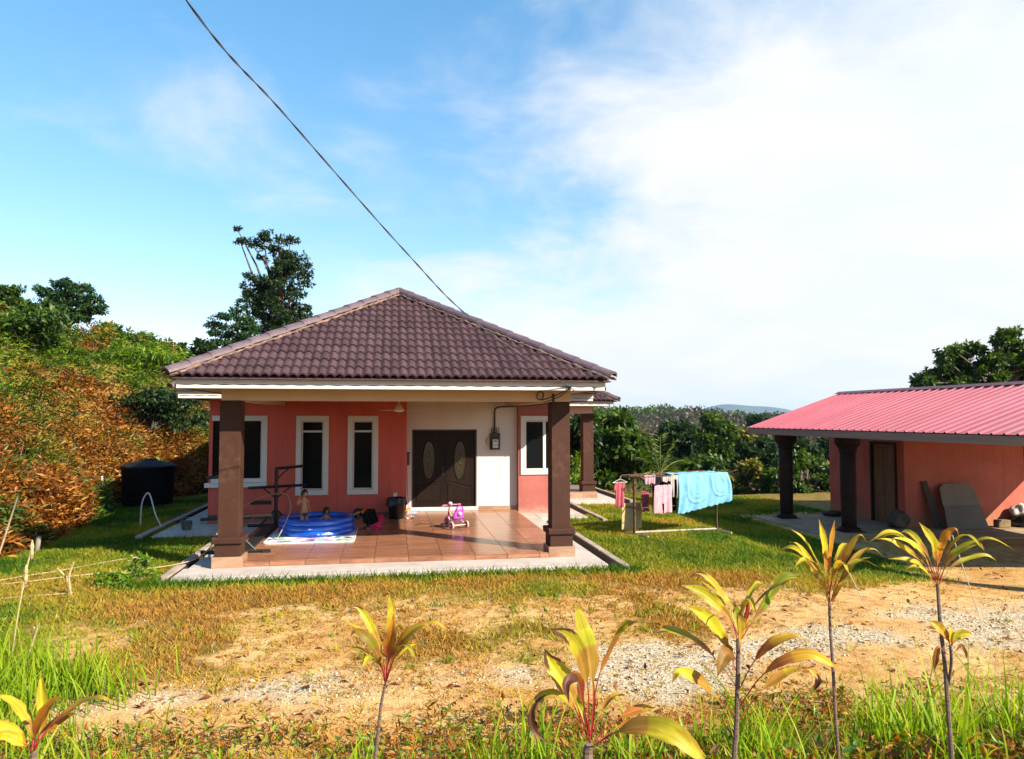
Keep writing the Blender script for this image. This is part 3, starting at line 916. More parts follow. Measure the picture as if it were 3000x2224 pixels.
lay_tiles(roof_o, EX0, EX1, EY, EZ, PIT, 14)

def ridge_line(parent, a, b, n, r=.105, mortar=True):
    a, b = Vector(a), Vector(b)
    d = (b - a); L = d.length / n; d.normalize()
    side = d.cross(Vector((0, 0, 1))).normalized(); up_ = side.cross(d)
    M0 = Matrix((side, d, up_)).transposed().to_4x4()
    key = (round(L, 3), r)
    pts = [(r * 1.25 * math.cos(q), r * math.sin(q) * .95 - .03) for q in np.linspace(0, math.pi, 8)]
    vs = [(x, 0, z + .018) for x, z in pts] + [(x, L + .03, z) for x, z in pts] + [(x * .8, 0.001, z * .75) for x, z in pts]
    fs = [(i + 1, i, 8 + i, 9 + i) for i in range(7)] + [(16 + i + 1, 16 + i, i, i + 1) for i in range(7)]
    me = bpy.data.meshes.new('ridge_tile'); me.from_pydata(vs, [], fs); me.materials.append(M_RIDGE); me.update()
    for i in range(n):
        o = bpy.data.objects.new('ridge_tile', me)
        place(o, parent, a + d * L * i)
        o.rotation_euler = (M0 @ Matrix.Rotation(random.uniform(-.03, .03), 4, 'Y')).to_euler()
    if mortar:
        m = MB()
        k = n * 6
        for s in (-1, 1):
            p = [a + d * (b - a).length * i / k + side * s * r * 1.22 + up_ * (-.060 + random.uniform(-.010, .010)) for i in range(k + 1)]
            m.tube(p, [.024 + random.uniform(-.008, .010) for _ in p], 6)
        m.build('mortar', M_MORTAR, parent, smooth_=True)
up6 = Vector((0, 0, .05))
ridge_line(roof_o, Vector((EX0 - .02, EY - .02, EZ)) + up6, AP + up6 + Vector((0, 0, .03)), 14)
ridge_line(roof_o, Vector((EX1 + .02, EY - .02, EZ)) + up6, AP + up6 + Vector((0, 0, .03)), 14)
ridge_line(roof_o, AP + up6, (AP.x, 24, AP.z + .05), 18, mortar=False)

def fascia(pts, z0, z1, out, inner_to=None):
    """board with three shadow grooves and a paler scalloped drip strip along a polyline of (x, y)"""
    for (ax, ay), (bx, by) in zip(pts[:-1], pts[1:]):
        a, b = Vector((ax, ay, 0)), Vector((bx, by, 0))
        d = (b - a).normalized(); nrm = Vector((d.y, -d.x, 0)) * out
        m = MB()
        hgt = z1 - z0
        for q0, q1, th in ((.40, .56, .030), (.57, .72, .024), (.73, .86, .018), (.87, 1.0, .012)):
            p0 = a + Vector((0, 0, z0 + hgt * q0)); p1 = b + Vector((0, 0, z0 + hgt * q0))
            m.extrude([p0 + nrm * th, p1 + nrm * th, p1 + Vector((0, 0, hgt * (q1 - q0))) + nrm * th, p0 + Vector((0, 0, hgt * (q1 - q0))) + nrm * th], -nrm * (th + .02))
        fb = m.build('fascia', M_FASCIA, roof_o)
        L = (b - a).length; n = max(2, int(L / .075))
        top = []
        for i in range(n + 1):
            q = i / n
            top.append(a + d * L * q + Vector((0, 0, z0 + hgt * .37 - .012 * abs(math.sin(i * math.pi / 4.0)))) + nrm * .036)
        m = MB()
        lo = [p.copy() for p in top]
        for p in lo: p.z = z0
        vs, k = top + lo + [p - nrm * .05 for p in top] + [p - nrm * .05 for p in lo], n + 1
        m.add(vs, [(i, k + i, k + i + 1, i + 1) for i in range(n)] + [(i, i + 1, 2 * k + i + 1, 2 * k + i) for i in range(n)] + [(k + i, 3 * k + i, 3 * k + i + 1, k + i + 1) for i in range(n)])
        m.build('drip_strip', M_TRIM, fb)
fascia([(-3.48, 22), (-3.48, 12.70), (3.74, 12.70), (3.74, 22)], 3.135, 3.30, 1)
MB().box(-3.47, 3.73, 12.72, 13.50, 3.155, 3.165).box(-3.47, -2.96, 13.50, 20, 3.155, 3.165).box(3.31, 3.73, 13.50, 20, 3.155, 3.165).build('soffit', M_CREAM, roof_o)

# main roof behind the porch roof (same eave height, wider)
mr = MB()
A0, A1, B0 = -5.08, 5.28, 18.1
hw = (A1 - A0) / 2; mz = EZ + hw * math.tan(PIT)
mcx = (A0 + A1) / 2
mr.add([(A0, B0, EZ - .05), (A1, B0, EZ - .05), (A1, 31, EZ - .05), (A0, 31, EZ - .05), (mcx, B0 + hw, mz - .05), (mcx, 31 - hw, mz - .05)], [(0, 1, 4), (1, 2, 5, 4), (2, 3, 5), (3, 0, 4, 5)])
main_o = mr.build('main_roof', M_TILE, house, origin=(mcx, B0, EZ))
def few_tiles(parent, x0, x1, ey, ez, rows, lo=None, hi=None):
    for j in range(rows):
        s = j * EXPO
        for i in range(int((x1 - x0) / TWD) + 1):
            x = x0 + (i + .5) * TWD
            if (lo is not None and x - TWD / 2 < lo + (s + TLN) * math.cos(PIT)) or (hi is not None and x + TWD / 2 > hi - (s + TLN * .4) * math.cos(PIT)) or x > x1:
                continue
            shared('tile', tile_mesh, parent, (x, ey + s * math.cos(PIT), ez + s * math.sin(PIT)), (PIT, 0, 0))
few_tiles(main_o, A0, -3.4, B0, EZ, 3, lo=A0)
few_tiles(main_o, 3.75, A1 + .1, B0, EZ, 3, hi=A1)
ridge_line(main_o, (A0 - .02, B0 - .02, EZ + .04), (mcx, B0 + hw, mz + .04), 20, mortar=False)
ridge_line(main_o, (A1 + .02, B0 - .02, EZ + .04), (mcx, B0 + hw, mz + .04), 20, mortar=False)
fascia([(-4.95, 30), (-4.95, 18.22), (-3.5, 18.22)], 3.11, 3.28, 1)
fascia([(3.76, 18.75), (5.20, 18.75), (5.20, 23)], 3.09, 3.27, 1)
MB().box(-4.94, -3.3, 18.24, 19.09, 3.14, 3.15).box(3.4, 5.19, 18.77, 19.79, 3.14, 3.15).box(-4.94, -4.46, 19.1, 30, 3.14, 3.15).box(4.61, 5.19, 19.8, 30, 3.14, 3.15).build('soffit', M_CREAM, main_o)

# side porch on the right
SX0, SX1, SY, SZ = 4.0, 7.16, 22.75, 3.20
so = MB().add([(SX0, SY, SZ - .04), (SX1, SY, SZ - .04), (SX1, 27, SZ - .04), (SX1 - 2, SY + 2, SZ + 1.1), (SX0, SY + 2, SZ + 1.1)], [(0, 1, 3, 4), (1, 2, 3)]).build('side_porch_roof', M_TILE, house, origin=(SX0, SY, SZ))
lay_tiles(so, SX0, SX1, SY, SZ, PIT, 4, hip_l=False)
ridge_line(so, (SX1 + .02, SY - .02, SZ + .04), (SX1 - 2, SY + 2, SZ + 2 * math.tan(PIT) + .04), 8, mortar=True)
fascia([(4.62, 22.86), (7.02, 22.86), (7.02, 27)], 3.03, 3.17, 1)
MB().box(4.62, 7.0, 22.88, 27, 3.05, 3.06).build('soffit', M_CREAM, so)
sf = MB().box(4.61, 6.58, 23.2, 26.6, -.2, .24).build('side_porch_floor', mk('grey_floor_tile', (.34, .25, .24), .1, 3, .4), house, bevel=.006)
for i in range(4):
    MB().box(4.63 + i * .49, 4.63 + (i + 1) * .49 - .008, 23.185, 23.199, AZ, .235).build('riser_tile', M_PLINTHTILE, sf)

# ---- ceiling fan, meter box, cable entry
fan = thing('ceiling_fan', 'white three blade ceiling fan hanging under the porch ceiling', 'fan', (.14, 16.0, 3.1))
MB().tube([(.14, 16, 3.1), (.14, 16, 2.93)], .012, 8).build('rod', M_TRIM, fan)
MB().lathe((.14, 16, 0), [(.02, 2.96), (.10, 2.83), (.11, 2.81), (.09, 2.78), (.03, 2.77)], 20).build('motor_housing', M_TRIM, fan, smooth_=True)
for k in range(3):
    a = R(8 + 120 * k)
    d, s = Vector((math.cos(a), math.sin(a), 0)), Vector((-math.sin(a), math.cos(a), 0))
    c = Vector((.14, 16, 2.805))
    MB().extrude([c + d * .1 - s * .03, c + d * .62 - s * .055, c + d * .64 + s * .05, c + d * .1 + s * .03], (0, 0, .006)).build('blade', M_TRIM, fan)

meter = thing('electricity_meter', 'black electricity meter box with white dial on white wall beside door', 'meter', (2.78, 19.95, 1.77))
MB().box(2.64, 2.91, 19.90, 19.998, 1.78, 2.23).build('backboard', M_BLACKMETAL, meter, bevel=.006)
MB().box(2.66, 2.89, 19.84, 19.899, 1.79, 2.05).build('meter_case', M_BLACKMETAL, meter, bevel=.02)
MB().box(2.70, 2.85, 19.832, 19.839, 1.83, 2.06).build('dial_face', mk('meter_white', (.75, .74, .70), .1, 30, .4), meter, bevel=.003)
MB().box(2.725, 2.82, 19.827, 19.8315, 2.0, 2.03).box(2.72, 2.83, 19.827, 19.8315, 1.90, 1.912).build('dial_window', M_BLACKMETAL, meter)
MB().box(2.54, 2.64, 19.95, 19.999, 1.93, 2.08).build('junction_box', M_CREAM, meter, bevel=.004)
for k, dx in enumerate((-.09, -.03, 0.0, .04, .09)):
    MB().tube([(2.775 + dx, 19.93, 2.2), (2.775 + dx * 1.15, 19.94, 2.38 + .02 * (k % 2))], .010, 6).build('conductor', M_BLACKMETAL, meter)
MB().tube([(2.77, 19.95, 2.23), (2.765, 19.96, 2.80), (2.78, 19.94, 2.90), (2.86, 19.8, 2.945), (3.18, 17.5, 2.935), (3.16, 14.2, 2.935), (2.98, 13.47, 2.93), (2.98, 13.46, 3.1)], .022, 8).build('conduit', M_BLACKMETAL, meter, smooth_=True)

# overhead service cable
cab = thing('overhead_cable', 'dark twisted overhead power cable slanting across the sky to the roof eave', 'cable', (3.09, 12.62, 3.17))
E0 = Vector((3.09, 12.66, 3.19))
c0, c1, c2, c3 = px(405, 0, 6.0), px(620, 250, 7.6), px(880, 545, 9.75), px(1030, 697, 11.2)
far_ = c0 + (c0 - c1) * 1.6 + Vector((0, 0, .6))
def catmull(P, n=14):
    P = [P[0] * 2 - P[1]] + list(P) + [P[-1] * 2 - P[-2]]
    out = []
    for i in range(1, len(P) - 2):
        for k in range(n):
            q = k / n
            out.append(.5 * ((2 * P[i]) + (P[i + 1] - P[i - 1]) * q + (2 * P[i - 1] - 5 * P[i] + 4 * P[i + 1] - P[i + 2]) * q * q + (3 * P[i] - P[i - 1] - 3 * P[i + 1] + P[i + 2]) * q ** 3))
    return out + [P[-2]]
path = catmull([far_, c0, c1, c2, c3, E0], 60)
M_CABLE = mk('weathered_cable', (.075, .08, .095), .3, 40, .5)
for s in (0, 1):
    tw_ = []
    for i, p in enumerate(path):
        a = i * .30 + s * math.pi
        tw_.append(p + Vector((math.cos(a) * .0055, math.sin(a) * .002, math.sin(a) * .0055)))
    MB().tube(tw_, .0062, 6).build('strand', M_CABLE, cab, smooth_=True)
MB().lathe((3.09, 12.64, 3.14), [(.015, 0), (.035, .01), (.02, .03), (.035, .05), (.012, .07)], 10).build('insulator', M_BLACKMETAL, cab)
def arc(pts): return catmull([Vector(p) for p in pts], 8)
MB().tube(arc([(3.09, 12.64, 3.17), (2.94, 12.9, 3.07), (2.78, 13.35, 2.99), (2.66, 13.44, 3.02), (2.70, 13.44, 3.14), (2.78, 13.44, 3.10), (2.76, 13.44, 2.96)]), .011, 6).build('drop_loop', M_BLACKMETAL, cab, smooth_=True)
MB().tube(arc([(3.10, 12.64, 3.16), (2.98, 12.9, 3.04), (2.84, 13.35, 2.955), (2.79, 13.46, 2.94)]), .009, 6).build('drop_loop', M_BLACKMETAL, cab, smooth_=True)
MB().tube(arc([(3.0, 12.72, 3.2), (3.05, 12.63, 3.21), (3.15, 12.62, 3.15), (3.16, 12.63, 3.11)]), .008, 5).build('cable_tie', M_BLACKMETAL, cab)
# ------------------------------------------------------------------ shed on the right
G2 = -.30
M_PINKROOF = mk('pink_metal_roof', (.66, .15, .19), .10, .8, .34, rnd=.09, dirt=(.50, .17, .19), dirt_amt=.5, dirt_scale=.9, streak=((.48, .12, .13), .4))
M_SHEDWALL = mk('orange_red_wall_paint', (.58, .125, .078), .12, 1.2, .7, .15, 70, dirt=(.40, .08, .05), dirt_amt=.45, streak=((.34, .06, .04), .45), splash=((.42, .22, .10), .6, .7))
M_DKBROWN = mk('dark_brown_column_paint', (.026, .012, .009), .2, 3, .7, .1, 60, spec=.2)
M_SLAB = mk('dusty_concrete_slab', (.42, .29, .18), .2, 1.5, .9, .3, 25, dirt=(.5, .36, .2), dirt_amt=.6)
M_WOOD = mk('raw_plywood_door', (.20, .105, .045), .25, 2.5, .7, stretch=(5, 5, .6))
shed = thing('shed', 'orange walled shed and carport with pink ribbed metal roof', 'shed', (13.5, 17.8, G2))
MB().box(10.62, 17.0, 16.9, 20.6, -.6, G2 + .04).build('slab', M_SLAB, shed, bevel=.02)
MB().box(13.2, 22.0, 15.9, 16.899, -.6, G2 + .03).build('slab', M_SLAB, shed, bevel=.02)
SH_E, SH_R, SH_EZ, SH_RZ, SY0, SY1 = 10.88, 14.05, 2.345, 3.425, 9.8, 21.42
sl = math.hypot(SH_R - SH_E, SH_RZ - SH_EZ)
an = math.atan2(SH_RZ - SH_EZ, SH_R - SH_E)
roofp = MB().add([(SH_E + .02, SY0 + .02, SH_EZ - .05), (SH_R, SY0 + .02, SH_RZ - .05), (SH_R, SY1 - .02, SH_RZ - .05), (SH_E + .02, SY1 - .02, SH_EZ - .05), (18.6, SY0 + .02, SH_EZ - .2), (18.6, SY1 - .02, SH_EZ - .2)],
                 [(0, 3, 2, 1), (1, 2, 5, 4)]).build('roof', mk('roof_underside', (.10, .05, .04), .2, 3, .7), shed, origin=(SH_E, SY0, SH_EZ))
# ribbed sheet: three trapezoid ribs across .69 m
RP = .29
pr = []
for k in range(3):
    b = k * RP
    pr += [(b, 0), (b + .055, 0), (b + .075, .028), (b + .105, .028), (b + .125, 0)]
pr.append((3 * RP, 0))
vs = [(0, y, z) for y, z in pr] + [(sl + .01, y, z) for y, z in pr] + [(0, y, z - .006) for y, z in pr]
k_ = len(pr)
fs = [(i, k_ + i, k_ + i + 1, i + 1) for i in range(k_ - 1)] + [(2 * k_ + i, i, i + 1, 2 * k_ + i + 1) for i in range(k_ - 1)]
sheet = bpy.data.meshes.new('roof_sheet'); sheet.from_pydata(vs, [], fs); sheet.materials.append(M_PINKROOF); sheet.update()
ns = int((SY1 - SY0) / (3 * RP)) + 1
for i in range(ns):
    shared('roof_sheet', sheet, roofp, (SH_E, SY1 - (i + 1) * 3 * RP, SH_EZ + random.uniform(-.002, .002)), (0, -an, 0))
an2 = math.atan2(SH_RZ - SH_EZ + .15, 18.6 - SH_R)
sh2 = sheet.copy(); sl2 = math.hypot(18.6 - SH_R, SH_RZ - SH_EZ + .15)
for v_ in sh2.vertices:
    v_.co.x *= sl2 / sl
for i in range(ns):
    shared('roof_sheet', sh2, roofp, (18.62, SY1 - i * 3 * RP, SH_EZ - .15), (0, -an2, math.pi))
MB().extrude([(SH_R - .16, SY0 - .02, SH_RZ - .02), (SH_R, SY0 - .02, SH_RZ + .055), (SH_R + .16, SY0 - .02, SH_RZ - .02), (SH_R, SY0 - .02, SH_RZ + .035)], (0, SY1 - SY0 + .04, 0)).build('ridge_cap', mk('dark_red_flashing', (.17, .035, .045), .1, 3, .4), roofp)
M_TIMBER = mk('weathered_fascia_timber', (.30, .20, .155), .15, 3, .75, .2, 30, stretch=(1, .2, 4))
MB().box(SH_E + .02, SH_E + .05, SY0, SY1 - .02, SH_EZ - .19, SH_EZ - .02).build('fascia', M_TIMBER, roofp)
MB().extrude([(SH_E + .06, SY1 - .06, SH_EZ - .20), (SH_R, SY1 - .06, SH_RZ - .22), (SH_R, SY1 - .06, SH_RZ - .03), (SH_E + .06, SY1 - .06, SH_EZ - .02)], (0, .03, 0)).build('barge_board', M_TIMBER, roofp)
for i in range(5):
    MB().extrude([(SH_E + .06, 10.4 + i * 2.6, SH_EZ - .16), (SH_R, 10.4 + i * 2.6, SH_RZ - .18), (SH_R, 10.4 + i * 2.6, SH_RZ - .07), (SH_E + .06, 10.4 + i * 2.6, SH_EZ - .06)], (0, .08, 0)).build('rafter', M_DKBROWN, roofp)

def column(x, y):
    o = MB().lathe((x, y, 0), [(.185, G2 + .10), (.18, .1), (.19, .5), (.195, 1.2), (.19, 1.75)], 20).build('column', M_DKBROWN, shed, origin=(x, y, G2), smooth_=True)
    MB().lathe((x, y, 0), [(.19, 1.75), (.225, 1.79), (.215, 1.84), (.25, 1.90), (.30, 1.97), (.31, 2.02), (.31, 2.14)], 20).build('capital', M_DKBROWN, o)
    MB().box(x - .30, x + .30, y - .30, y + .30, G2 - .05, G2 + .05).lathe((x, y, 0), [(.28, G2 + .05), (.28, G2 + .10), (.24, G2 + .13), (.19, G2 + .15)], 20).build('column_base', M_DKBROWN, o)
column(11.40, 20.05); column(11.65, 17.45); column(11.75, 10.2)
MB().box(11.40, 11.72, 9.9, 21.2, 2.141, 2.26).build('beam', M_DKBROWN, shed)
# walls
SD = (18.05, 19.15, G2 + .04, 1.98)
m = MB(); m.box(13.5, 13.66, 17.75, SD[0], G2 - .1, 2.9).box(13.5, 13.66, SD[1], 21.15, G2 - .1, 2.9).box(13.5, 13.66, SD[0], SD[1], SD[3], 2.9)
m.build('wall', M_SHEDWALL, shed)
MB().box(13.66, 17.16, 17.75, 17.90, G2 - .1, 3.0).build('wall', M_SHEDWALL, shed)
MB().box(13.66, 17.16, 21.0, 21.15, G2 - .1, 3.0).build('wall', M_SHEDWALL, shed)
MB().box(17.0, 17.16, 17.9, 21.0, G2 - .1, 3.0).build('wall', M_SHEDWALL, shed)
MB().box(17.17, 17.42, 17.72, 17.97, G2, 3.0).build('post', M_DKBROWN, shed, bevel=.01)
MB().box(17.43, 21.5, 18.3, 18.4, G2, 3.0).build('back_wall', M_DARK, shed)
dr = MB().box(13.54, 13.60, SD[0] + .07, SD[1] - .07, SD[2], SD[3] - .07).build('door', M_WOOD, shed, origin=(13.5, 18.6, G2))
m = MB(); m.box(13.47, 13.62, SD[0], SD[0] + .068, SD[2], SD[3]).box(13.47, 13.62, SD[1] - .068, SD[1], SD[2], SD[3]).box(13.47, 13.62, SD[0] + .068, SD[1] - .068, SD[3] - .068, SD[3])
m.build('door_frame', M_DKBROWN, dr, bevel=.004)
for a, b in ((SD[0] + .12, 18.57), (18.63, SD[1] - .12)):
    for z0_, z1_ in ((-.1, .42), (.50, 1.15), (1.22, 1.82)):
        MB().box(13.527, 13.539, a, b, z0_, z1_).build('door_panel', M_WOOD, dr, bevel=.006)

# ---- things lying about the shed
bd = thing('leaning_board', 'grey board with clipped top corners leaning against the shed wall', 'board', (14.9, 17.6, G2 + .04))
M_BOARD = mk('grey_cement_board', (.20, .165, .13), .12, 2, .8, .1, 30)
bl, br_ = Vector((14.30, 17.20, G2 + .045)), Vector((15.52, 17.20, G2 + .045))
tilt = Vector((.02, .46, 1.22)).normalized()
def bp(u, v): return bl + (br_ - bl) * u + tilt * v
MB().extrude([bp(0, 0), bp(1, 0), bp(.93, .62), bp(.06, .62)], (0, .018, 0)).build('lower_panel', M_BOARD, bd)
MB().extrude([bp(.04, .60), bp(.955, .60), bp(.90, 1.08), bp(.80, 1.22), bp(.20, 1.22), bp(.07, 1.10)], (0, .018, -.004)).build('upper_panel', mk('pale_cement_board', (.27, .225, .175), .1, 2, .8), bd)
b2 = thing('plank', 'narrow dark plank leaning behind the grey board on the shed wall', 'plank', (14.2, 17.4, G2 + .04))
MB().extrude([(14.12, 17.38, G2 + .05), (14.32, 17.38, G2 + .05), (14.14, 17.72, .95), (13.96, 17.72, .95)], (0, .03, 0)).build('plank_board', mk('dark_plank', (.055, .045, .035), .2, 4, .8), b2)
b3 = tag(MB().box(15.85, 16.22, 17.25, 17.45, G2 + .04, G2 + .24).build('concrete_block', mk('earthy_block', (.24, .165, .085), .3, 5, .9, .5, 15), origin=(16.03, 17.35, G2 + .04), bevel=.025), 'small brown block on shed floor between board and sacks', 'block')

def lump(name, mat, c, r, seed, label, cat, flat=.6, crease=.16, group=None):
    """a slumped sack: sphere pressed flat, pulled into creases and a tied neck"""
    rg = np.random.default_rng(seed)
    ph = rg.uniform(0, 6.28, 6)
    def fn(u, v):
        a, b = u * 2 * math.pi, v * math.pi
        q = 1 + crease * math.sin(3 * a + ph[0] + 2 * b) * math.sin(b) + crease * .7 * math.sin(7 * a + ph[1]) * math.sin(b) ** 2 + crease * .5 * math.sin(5 * b + ph[2] + 2 * a)
        z = -math.cos(b) * flat * q
        return Vector((c[0] + r[0] * math.sin(b) * math.cos(a) * q, c[1] + r[1] * math.sin(b) * math.sin(a) * q, max(c[2] + r[2] * (z + flat * .72), c[2])))
    o = MB().grid(fn, 28, 16).build(name, mat, origin=c, smooth_=True)
    if label: tag(o, label, cat, group)
    return o
M_BAG1, M_BAG2 = mk('dark_plastic_sack', (.03, .028, .03), .4, 6, .35), mk('pale_plastic_sack', (.55, .50, .48), .25, 8, .4)
lump('sack', M_BAG1, (16.75, 17.30, G2 + .04), (.36, .26, .34), 1, 'dark brown plastic sack slumped on the shed floor', 'sack')
lump('sack', M_BAG2, (16.82, 17.56, G2 + .20), (.26, .16, .40), 2, 'white plastic sack propped on top behind the dark sack', 'sack')
lump('sack', mk('striped_grey_sack', (.30, .29, .30), .6, 9, .4, stretch=(1, 1, 4)), (17.40, 17.30, G2 + .04), (.30, .26, .55), 3, 'grey streaky sack at the foot of the shed post', 'sack')
lump('sack', mk('greyish_sack', (.10, .075, .055), .3, 5, .7), (13.25, 17.75, G2 + .04), (.27, .24, .34), 4, 'dusty grey sack in the shade beside the shed door', 'sack', flat=.8)
lump('stone', mk('dark_stone', (.05, .035, .03), .3, 5, .8), (12.95, 20.2, G2 + .04), (.30, .26, .16), 5, 'low dark stone on shed floor behind the second column', 'stone', crease=.08)

# ------------------------------------------------------------------ clothes rack on the lawn
M_RUST = mk('rusty_brown_steel', (.13, .062, .042), .3, 12, .6)
M_RAIL = mk('grey_steel_tube', (.46, .38, .32), .2, 10, .5)
rack = thing('clothes_rack', 'rusty metal clothes drying rack standing on the lawn', 'rack', (6.5, 16.4, -.05))
A_, B_ = Vector((5.40, 16.02, 0)), Vector((7.72, 16.80, 0))
ax_ = (B_ - A_).normalized(); cr = Vector((-ax_.y, ax_.x, 0))
gz = lambda p: float(height(np.array([p.x]), np.array([p.y]))[0])
for P, zt in ((A_, 1.28), (B_, 1.30)):
    g0 = gz(P)
    MB().bar(P + Vector((0, 0, g0 + .03)), P + Vector((0, 0, zt)), .045).build('post', M_RUST, rack)
    MB().bar(P - cr * .50 + Vector((0, 0, g0 + .035)), P + cr * .50 + Vector((0, 0, g0 + .035)), .04).build('foot', M_RAIL, rack)
    MB().bar(P - cr * .34 + Vector((0, 0, zt + .02)), P + cr * .46 + Vector((0, 0, zt + .02)), .035).build('top_arm', M_RUST, rack)
    MB().bar(P - cr * .30 + Vector((0, 0, .62)), P + cr * .32 + Vector((0, 0, .62)), .03).build('lower_arm', M_RUST, rack)
MB().bar(A_ + Vector((0, 0, gz(A_) + .06)), B_ + Vector((0, 0, gz(B_) + .06)), .04).build('base_rail', M_RAIL, rack)
for off in (-.31, .11, .42):
    MB().tube([A_ + cr * off + Vector((0, 0, 1.325)) - ax_ * .05, B_ + cr * off + Vector((0, 0, 1.345)) + ax_ * .05], .011, 6).build('top_rail', M_RUST, rack)
for off in (-.26,):
    MB().tube([A_ + cr * off + Vector((0, 0, .645)), B_ + cr * off + Vector((0, 0, .645))], .009, 6).build('lower_rail', M_RUST, rack)

def fabric(name, col, **kw):
    col = tuple(np.array(col) * ALB)
    t = NT(name)
    n = t.noise(kw.get('s', 7), 5, .6)
    t.link(t.mix(t.ramp(n, .3, .7), tuple(np.array(col) * .82), tuple(np.minimum(np.array(col) * 1.1, 1))), t.p.inputs['Base Color'])
    t.p.inputs['Roughness'].default_value = .85; t.p.inputs['Specular IOR Level'].default_value = .15
    tr = t.N('ShaderNodeBsdfTranslucent'); tr.inputs['Color'].default_value = (*col, 1)
    ms = t.N('ShaderNodeMixShader'); ms.inputs[0].default_value = .15
    t.link(t.p.outputs[0], ms.inputs[1]); t.link(tr.outputs[0], ms.inputs[2]); t.link(ms.outputs[0], t.out.inputs['Surface'])
    t.bump(t.math('ADD', t.math('MULTIPLY', t.noise(260, 3), .08), t.noise(11, 5, .7, stretch=(1.6, 1.6, .8), dist=1.2)), .55, .03)
    return t.m

def at_rack(s, off, z):                       # s metres from the left post along the rack
    return A_ + ax_ * s + cr * off + Vector((0, 0, z))

# quilted blue blanket: over both outer rails, hanging low in front
def blanket(u, v):
    s = 1.00 + 1.50 * u
    L = v * 1.50
    rip = .016 * math.sin(u * 23 + 2 * v) + .010 * math.sin(u * 51 + 7 * v)
    # quilted oval outlines
    def ring(cu, cv, ru, rv):
        r_ = math.hypot((u - cu) / ru, max(v - cv, (v - cv) * .35) / rv)
        return -.022 * math.exp(-((r_ - 1) / .07) ** 2) - .014 * math.exp(-((r_ - .55) / .10) ** 2)
    q = ring(.34, .66, .20, .20) + ring(.80, .64, .17, .19)
    if L < .10: return at_rack(s, .12 + .012, 1.25 + L)
    if L < .54:
        k = (L - .10) / .44
        return at_rack(s, .12 - k * .43, 1.355 - .03 * math.sin(math.pi * k) + .5 * rip)
    dn = L - .54
    return at_rack(s + (.16 * u - .02) * dn, -.325 - .05 * math.sin(dn * 3) + rip * min(dn * 4, 1) + q, 1.352 - dn * (.94 - .24 * u) + .010 * math.sin(u * 60) * (v > .96))
t = fabric('sky_blue_quilt', (.27, .64, .92))
tag(MB().grid(blanket, 90, 80).build('blanket', t, origin=at_rack(1.8, -.3, .6), smooth_=True, solid=.018), 'sky blue quilted blanket draped over the clothes rack', 'blanket')

def cloth(name, mat, s0, s1, off, ztop, zbot, label, cat, outline=None, fold=.022, seed=1, nu=26, nv=26, waist=None):
    """a garment hanging from a rail: width, length, folds; outline(v) -> list of (u0,u1) spans kept"""
    ph = seed * 1.7
    def P(u, v):
        w = 1 - (waist or 0) * (1 - v)
        uu = .5 + (u - .5) * w
        s = s0 + (s1 - s0) * uu
        z = ztop + (zbot - ztop) * v + .012 * math.sin(u * 9 + ph) * v
        return at_rack(s, off + fold * math.sin(u * 17 + ph + v * 2) * (.3 + v) + .4 * fold * math.sin(u * 41 + 3 * v), z)
    m = MB()
    vs, fs = [], []
    idx = {}
    for j in range(nv):
        for i in range(nu):
            um, vm = (i + .5) / nu, (j + .5) / nv
            if outline and not any(a <= um <= b for a, b in outline(vm)):
                continue
            q = []
            for (di, dj) in ((0, 0), (1, 0), (1, 1), (0, 1)):
                k = (i + di, j + dj)
                if k not in idx:
                    idx[k] = len(vs); vs.append(P(k[0] / nu, k[1] / nv))
                q.append(idx[k])
            fs.append(tuple(q))
    m.add(vs, fs)
    o = m.build(name, mat, origin=at_rack((s0 + s1) / 2, off, zbot), smooth_=True, solid=.008)
    return tag(o, label, cat)
C_ROSE, C_PALE, C_BLACK, C_WHITE, C_CREAM = fabric('rose_cotton', (.56, .13, .17)), fabric('pale_pink_cotton', (.80, .46, .55)), fabric('black_cotton', (.014, .013, .015)), fabric('off_white_cotton', (.78, .68, .66)), fabric('yellow_cream_towel', (.66, .52, .26))
shirt = lambda v: [(.34, .42), (.58, .66)] if v < .04 else [(.26, .74)] if v < .09 else [(.12, .88)] if v < .16 else [(.02, .98)] if v < .34 else [(.20, .80)]
shorts = lambda v: [(0, 1)] if v < .45 else [(0, .50 - .10 * (v - .45)), (.50 + .10 * (v - .45), 1)]
legs = lambda v: [(0, 1)] if v < .22 else [(0, .46), (.54, 1)]
cloth('shirt', C_ROSE, -.50, -.14, .10, 1.22, .64, 'dark pink floral shirt on hanger at the left end of clothes rack', 'shirt', shirt, seed=2)
cloth('towel', C_CREAM, -.12, .42, .30, .70, .10, 'yellow cream towel hanging low behind the left post of the rack', 'towel', seed=3, fold=.02)
cloth('skirt', C_ROSE, .22, .44, .02, .98, .52, 'small dark pink garment hanging behind the pale pink shorts', 'clothing', seed=9)
cloth('shorts', C_PALE, .28, .82, -.33, 1.14, .50, 'pale pink shorts hanging at the front of the clothes rack', 'shorts', shorts, seed=4, fold=.016, waist=.18)
cloth('blouse', C_PALE, .34, .66, .06, 1.33, 1.13, 'crumpled pale pink cloth lying over the top rail', 'cloth', seed=5)
cloth('trousers', C_BLACK, .60, 1.30, .11, 1.31, .48, 'black trousers hanging between pink shorts and blue blanket', 'trousers', seed=6, fold=.02)
cloth('leggings', C_WHITE, .80, 1.06, -.32, 1.34, .84, 'thin off white leggings with pink cuffs hanging beside blanket', 'leggings', lambda v: [(0, 1)] if v < .2 else [(.0, .34), (.62, .95)], seed=7)
cloth('vest', C_WHITE, .56, .80, -.30, 1.335, 1.20, 'small white cloth folded over the front rail', 'cloth', seed=8)
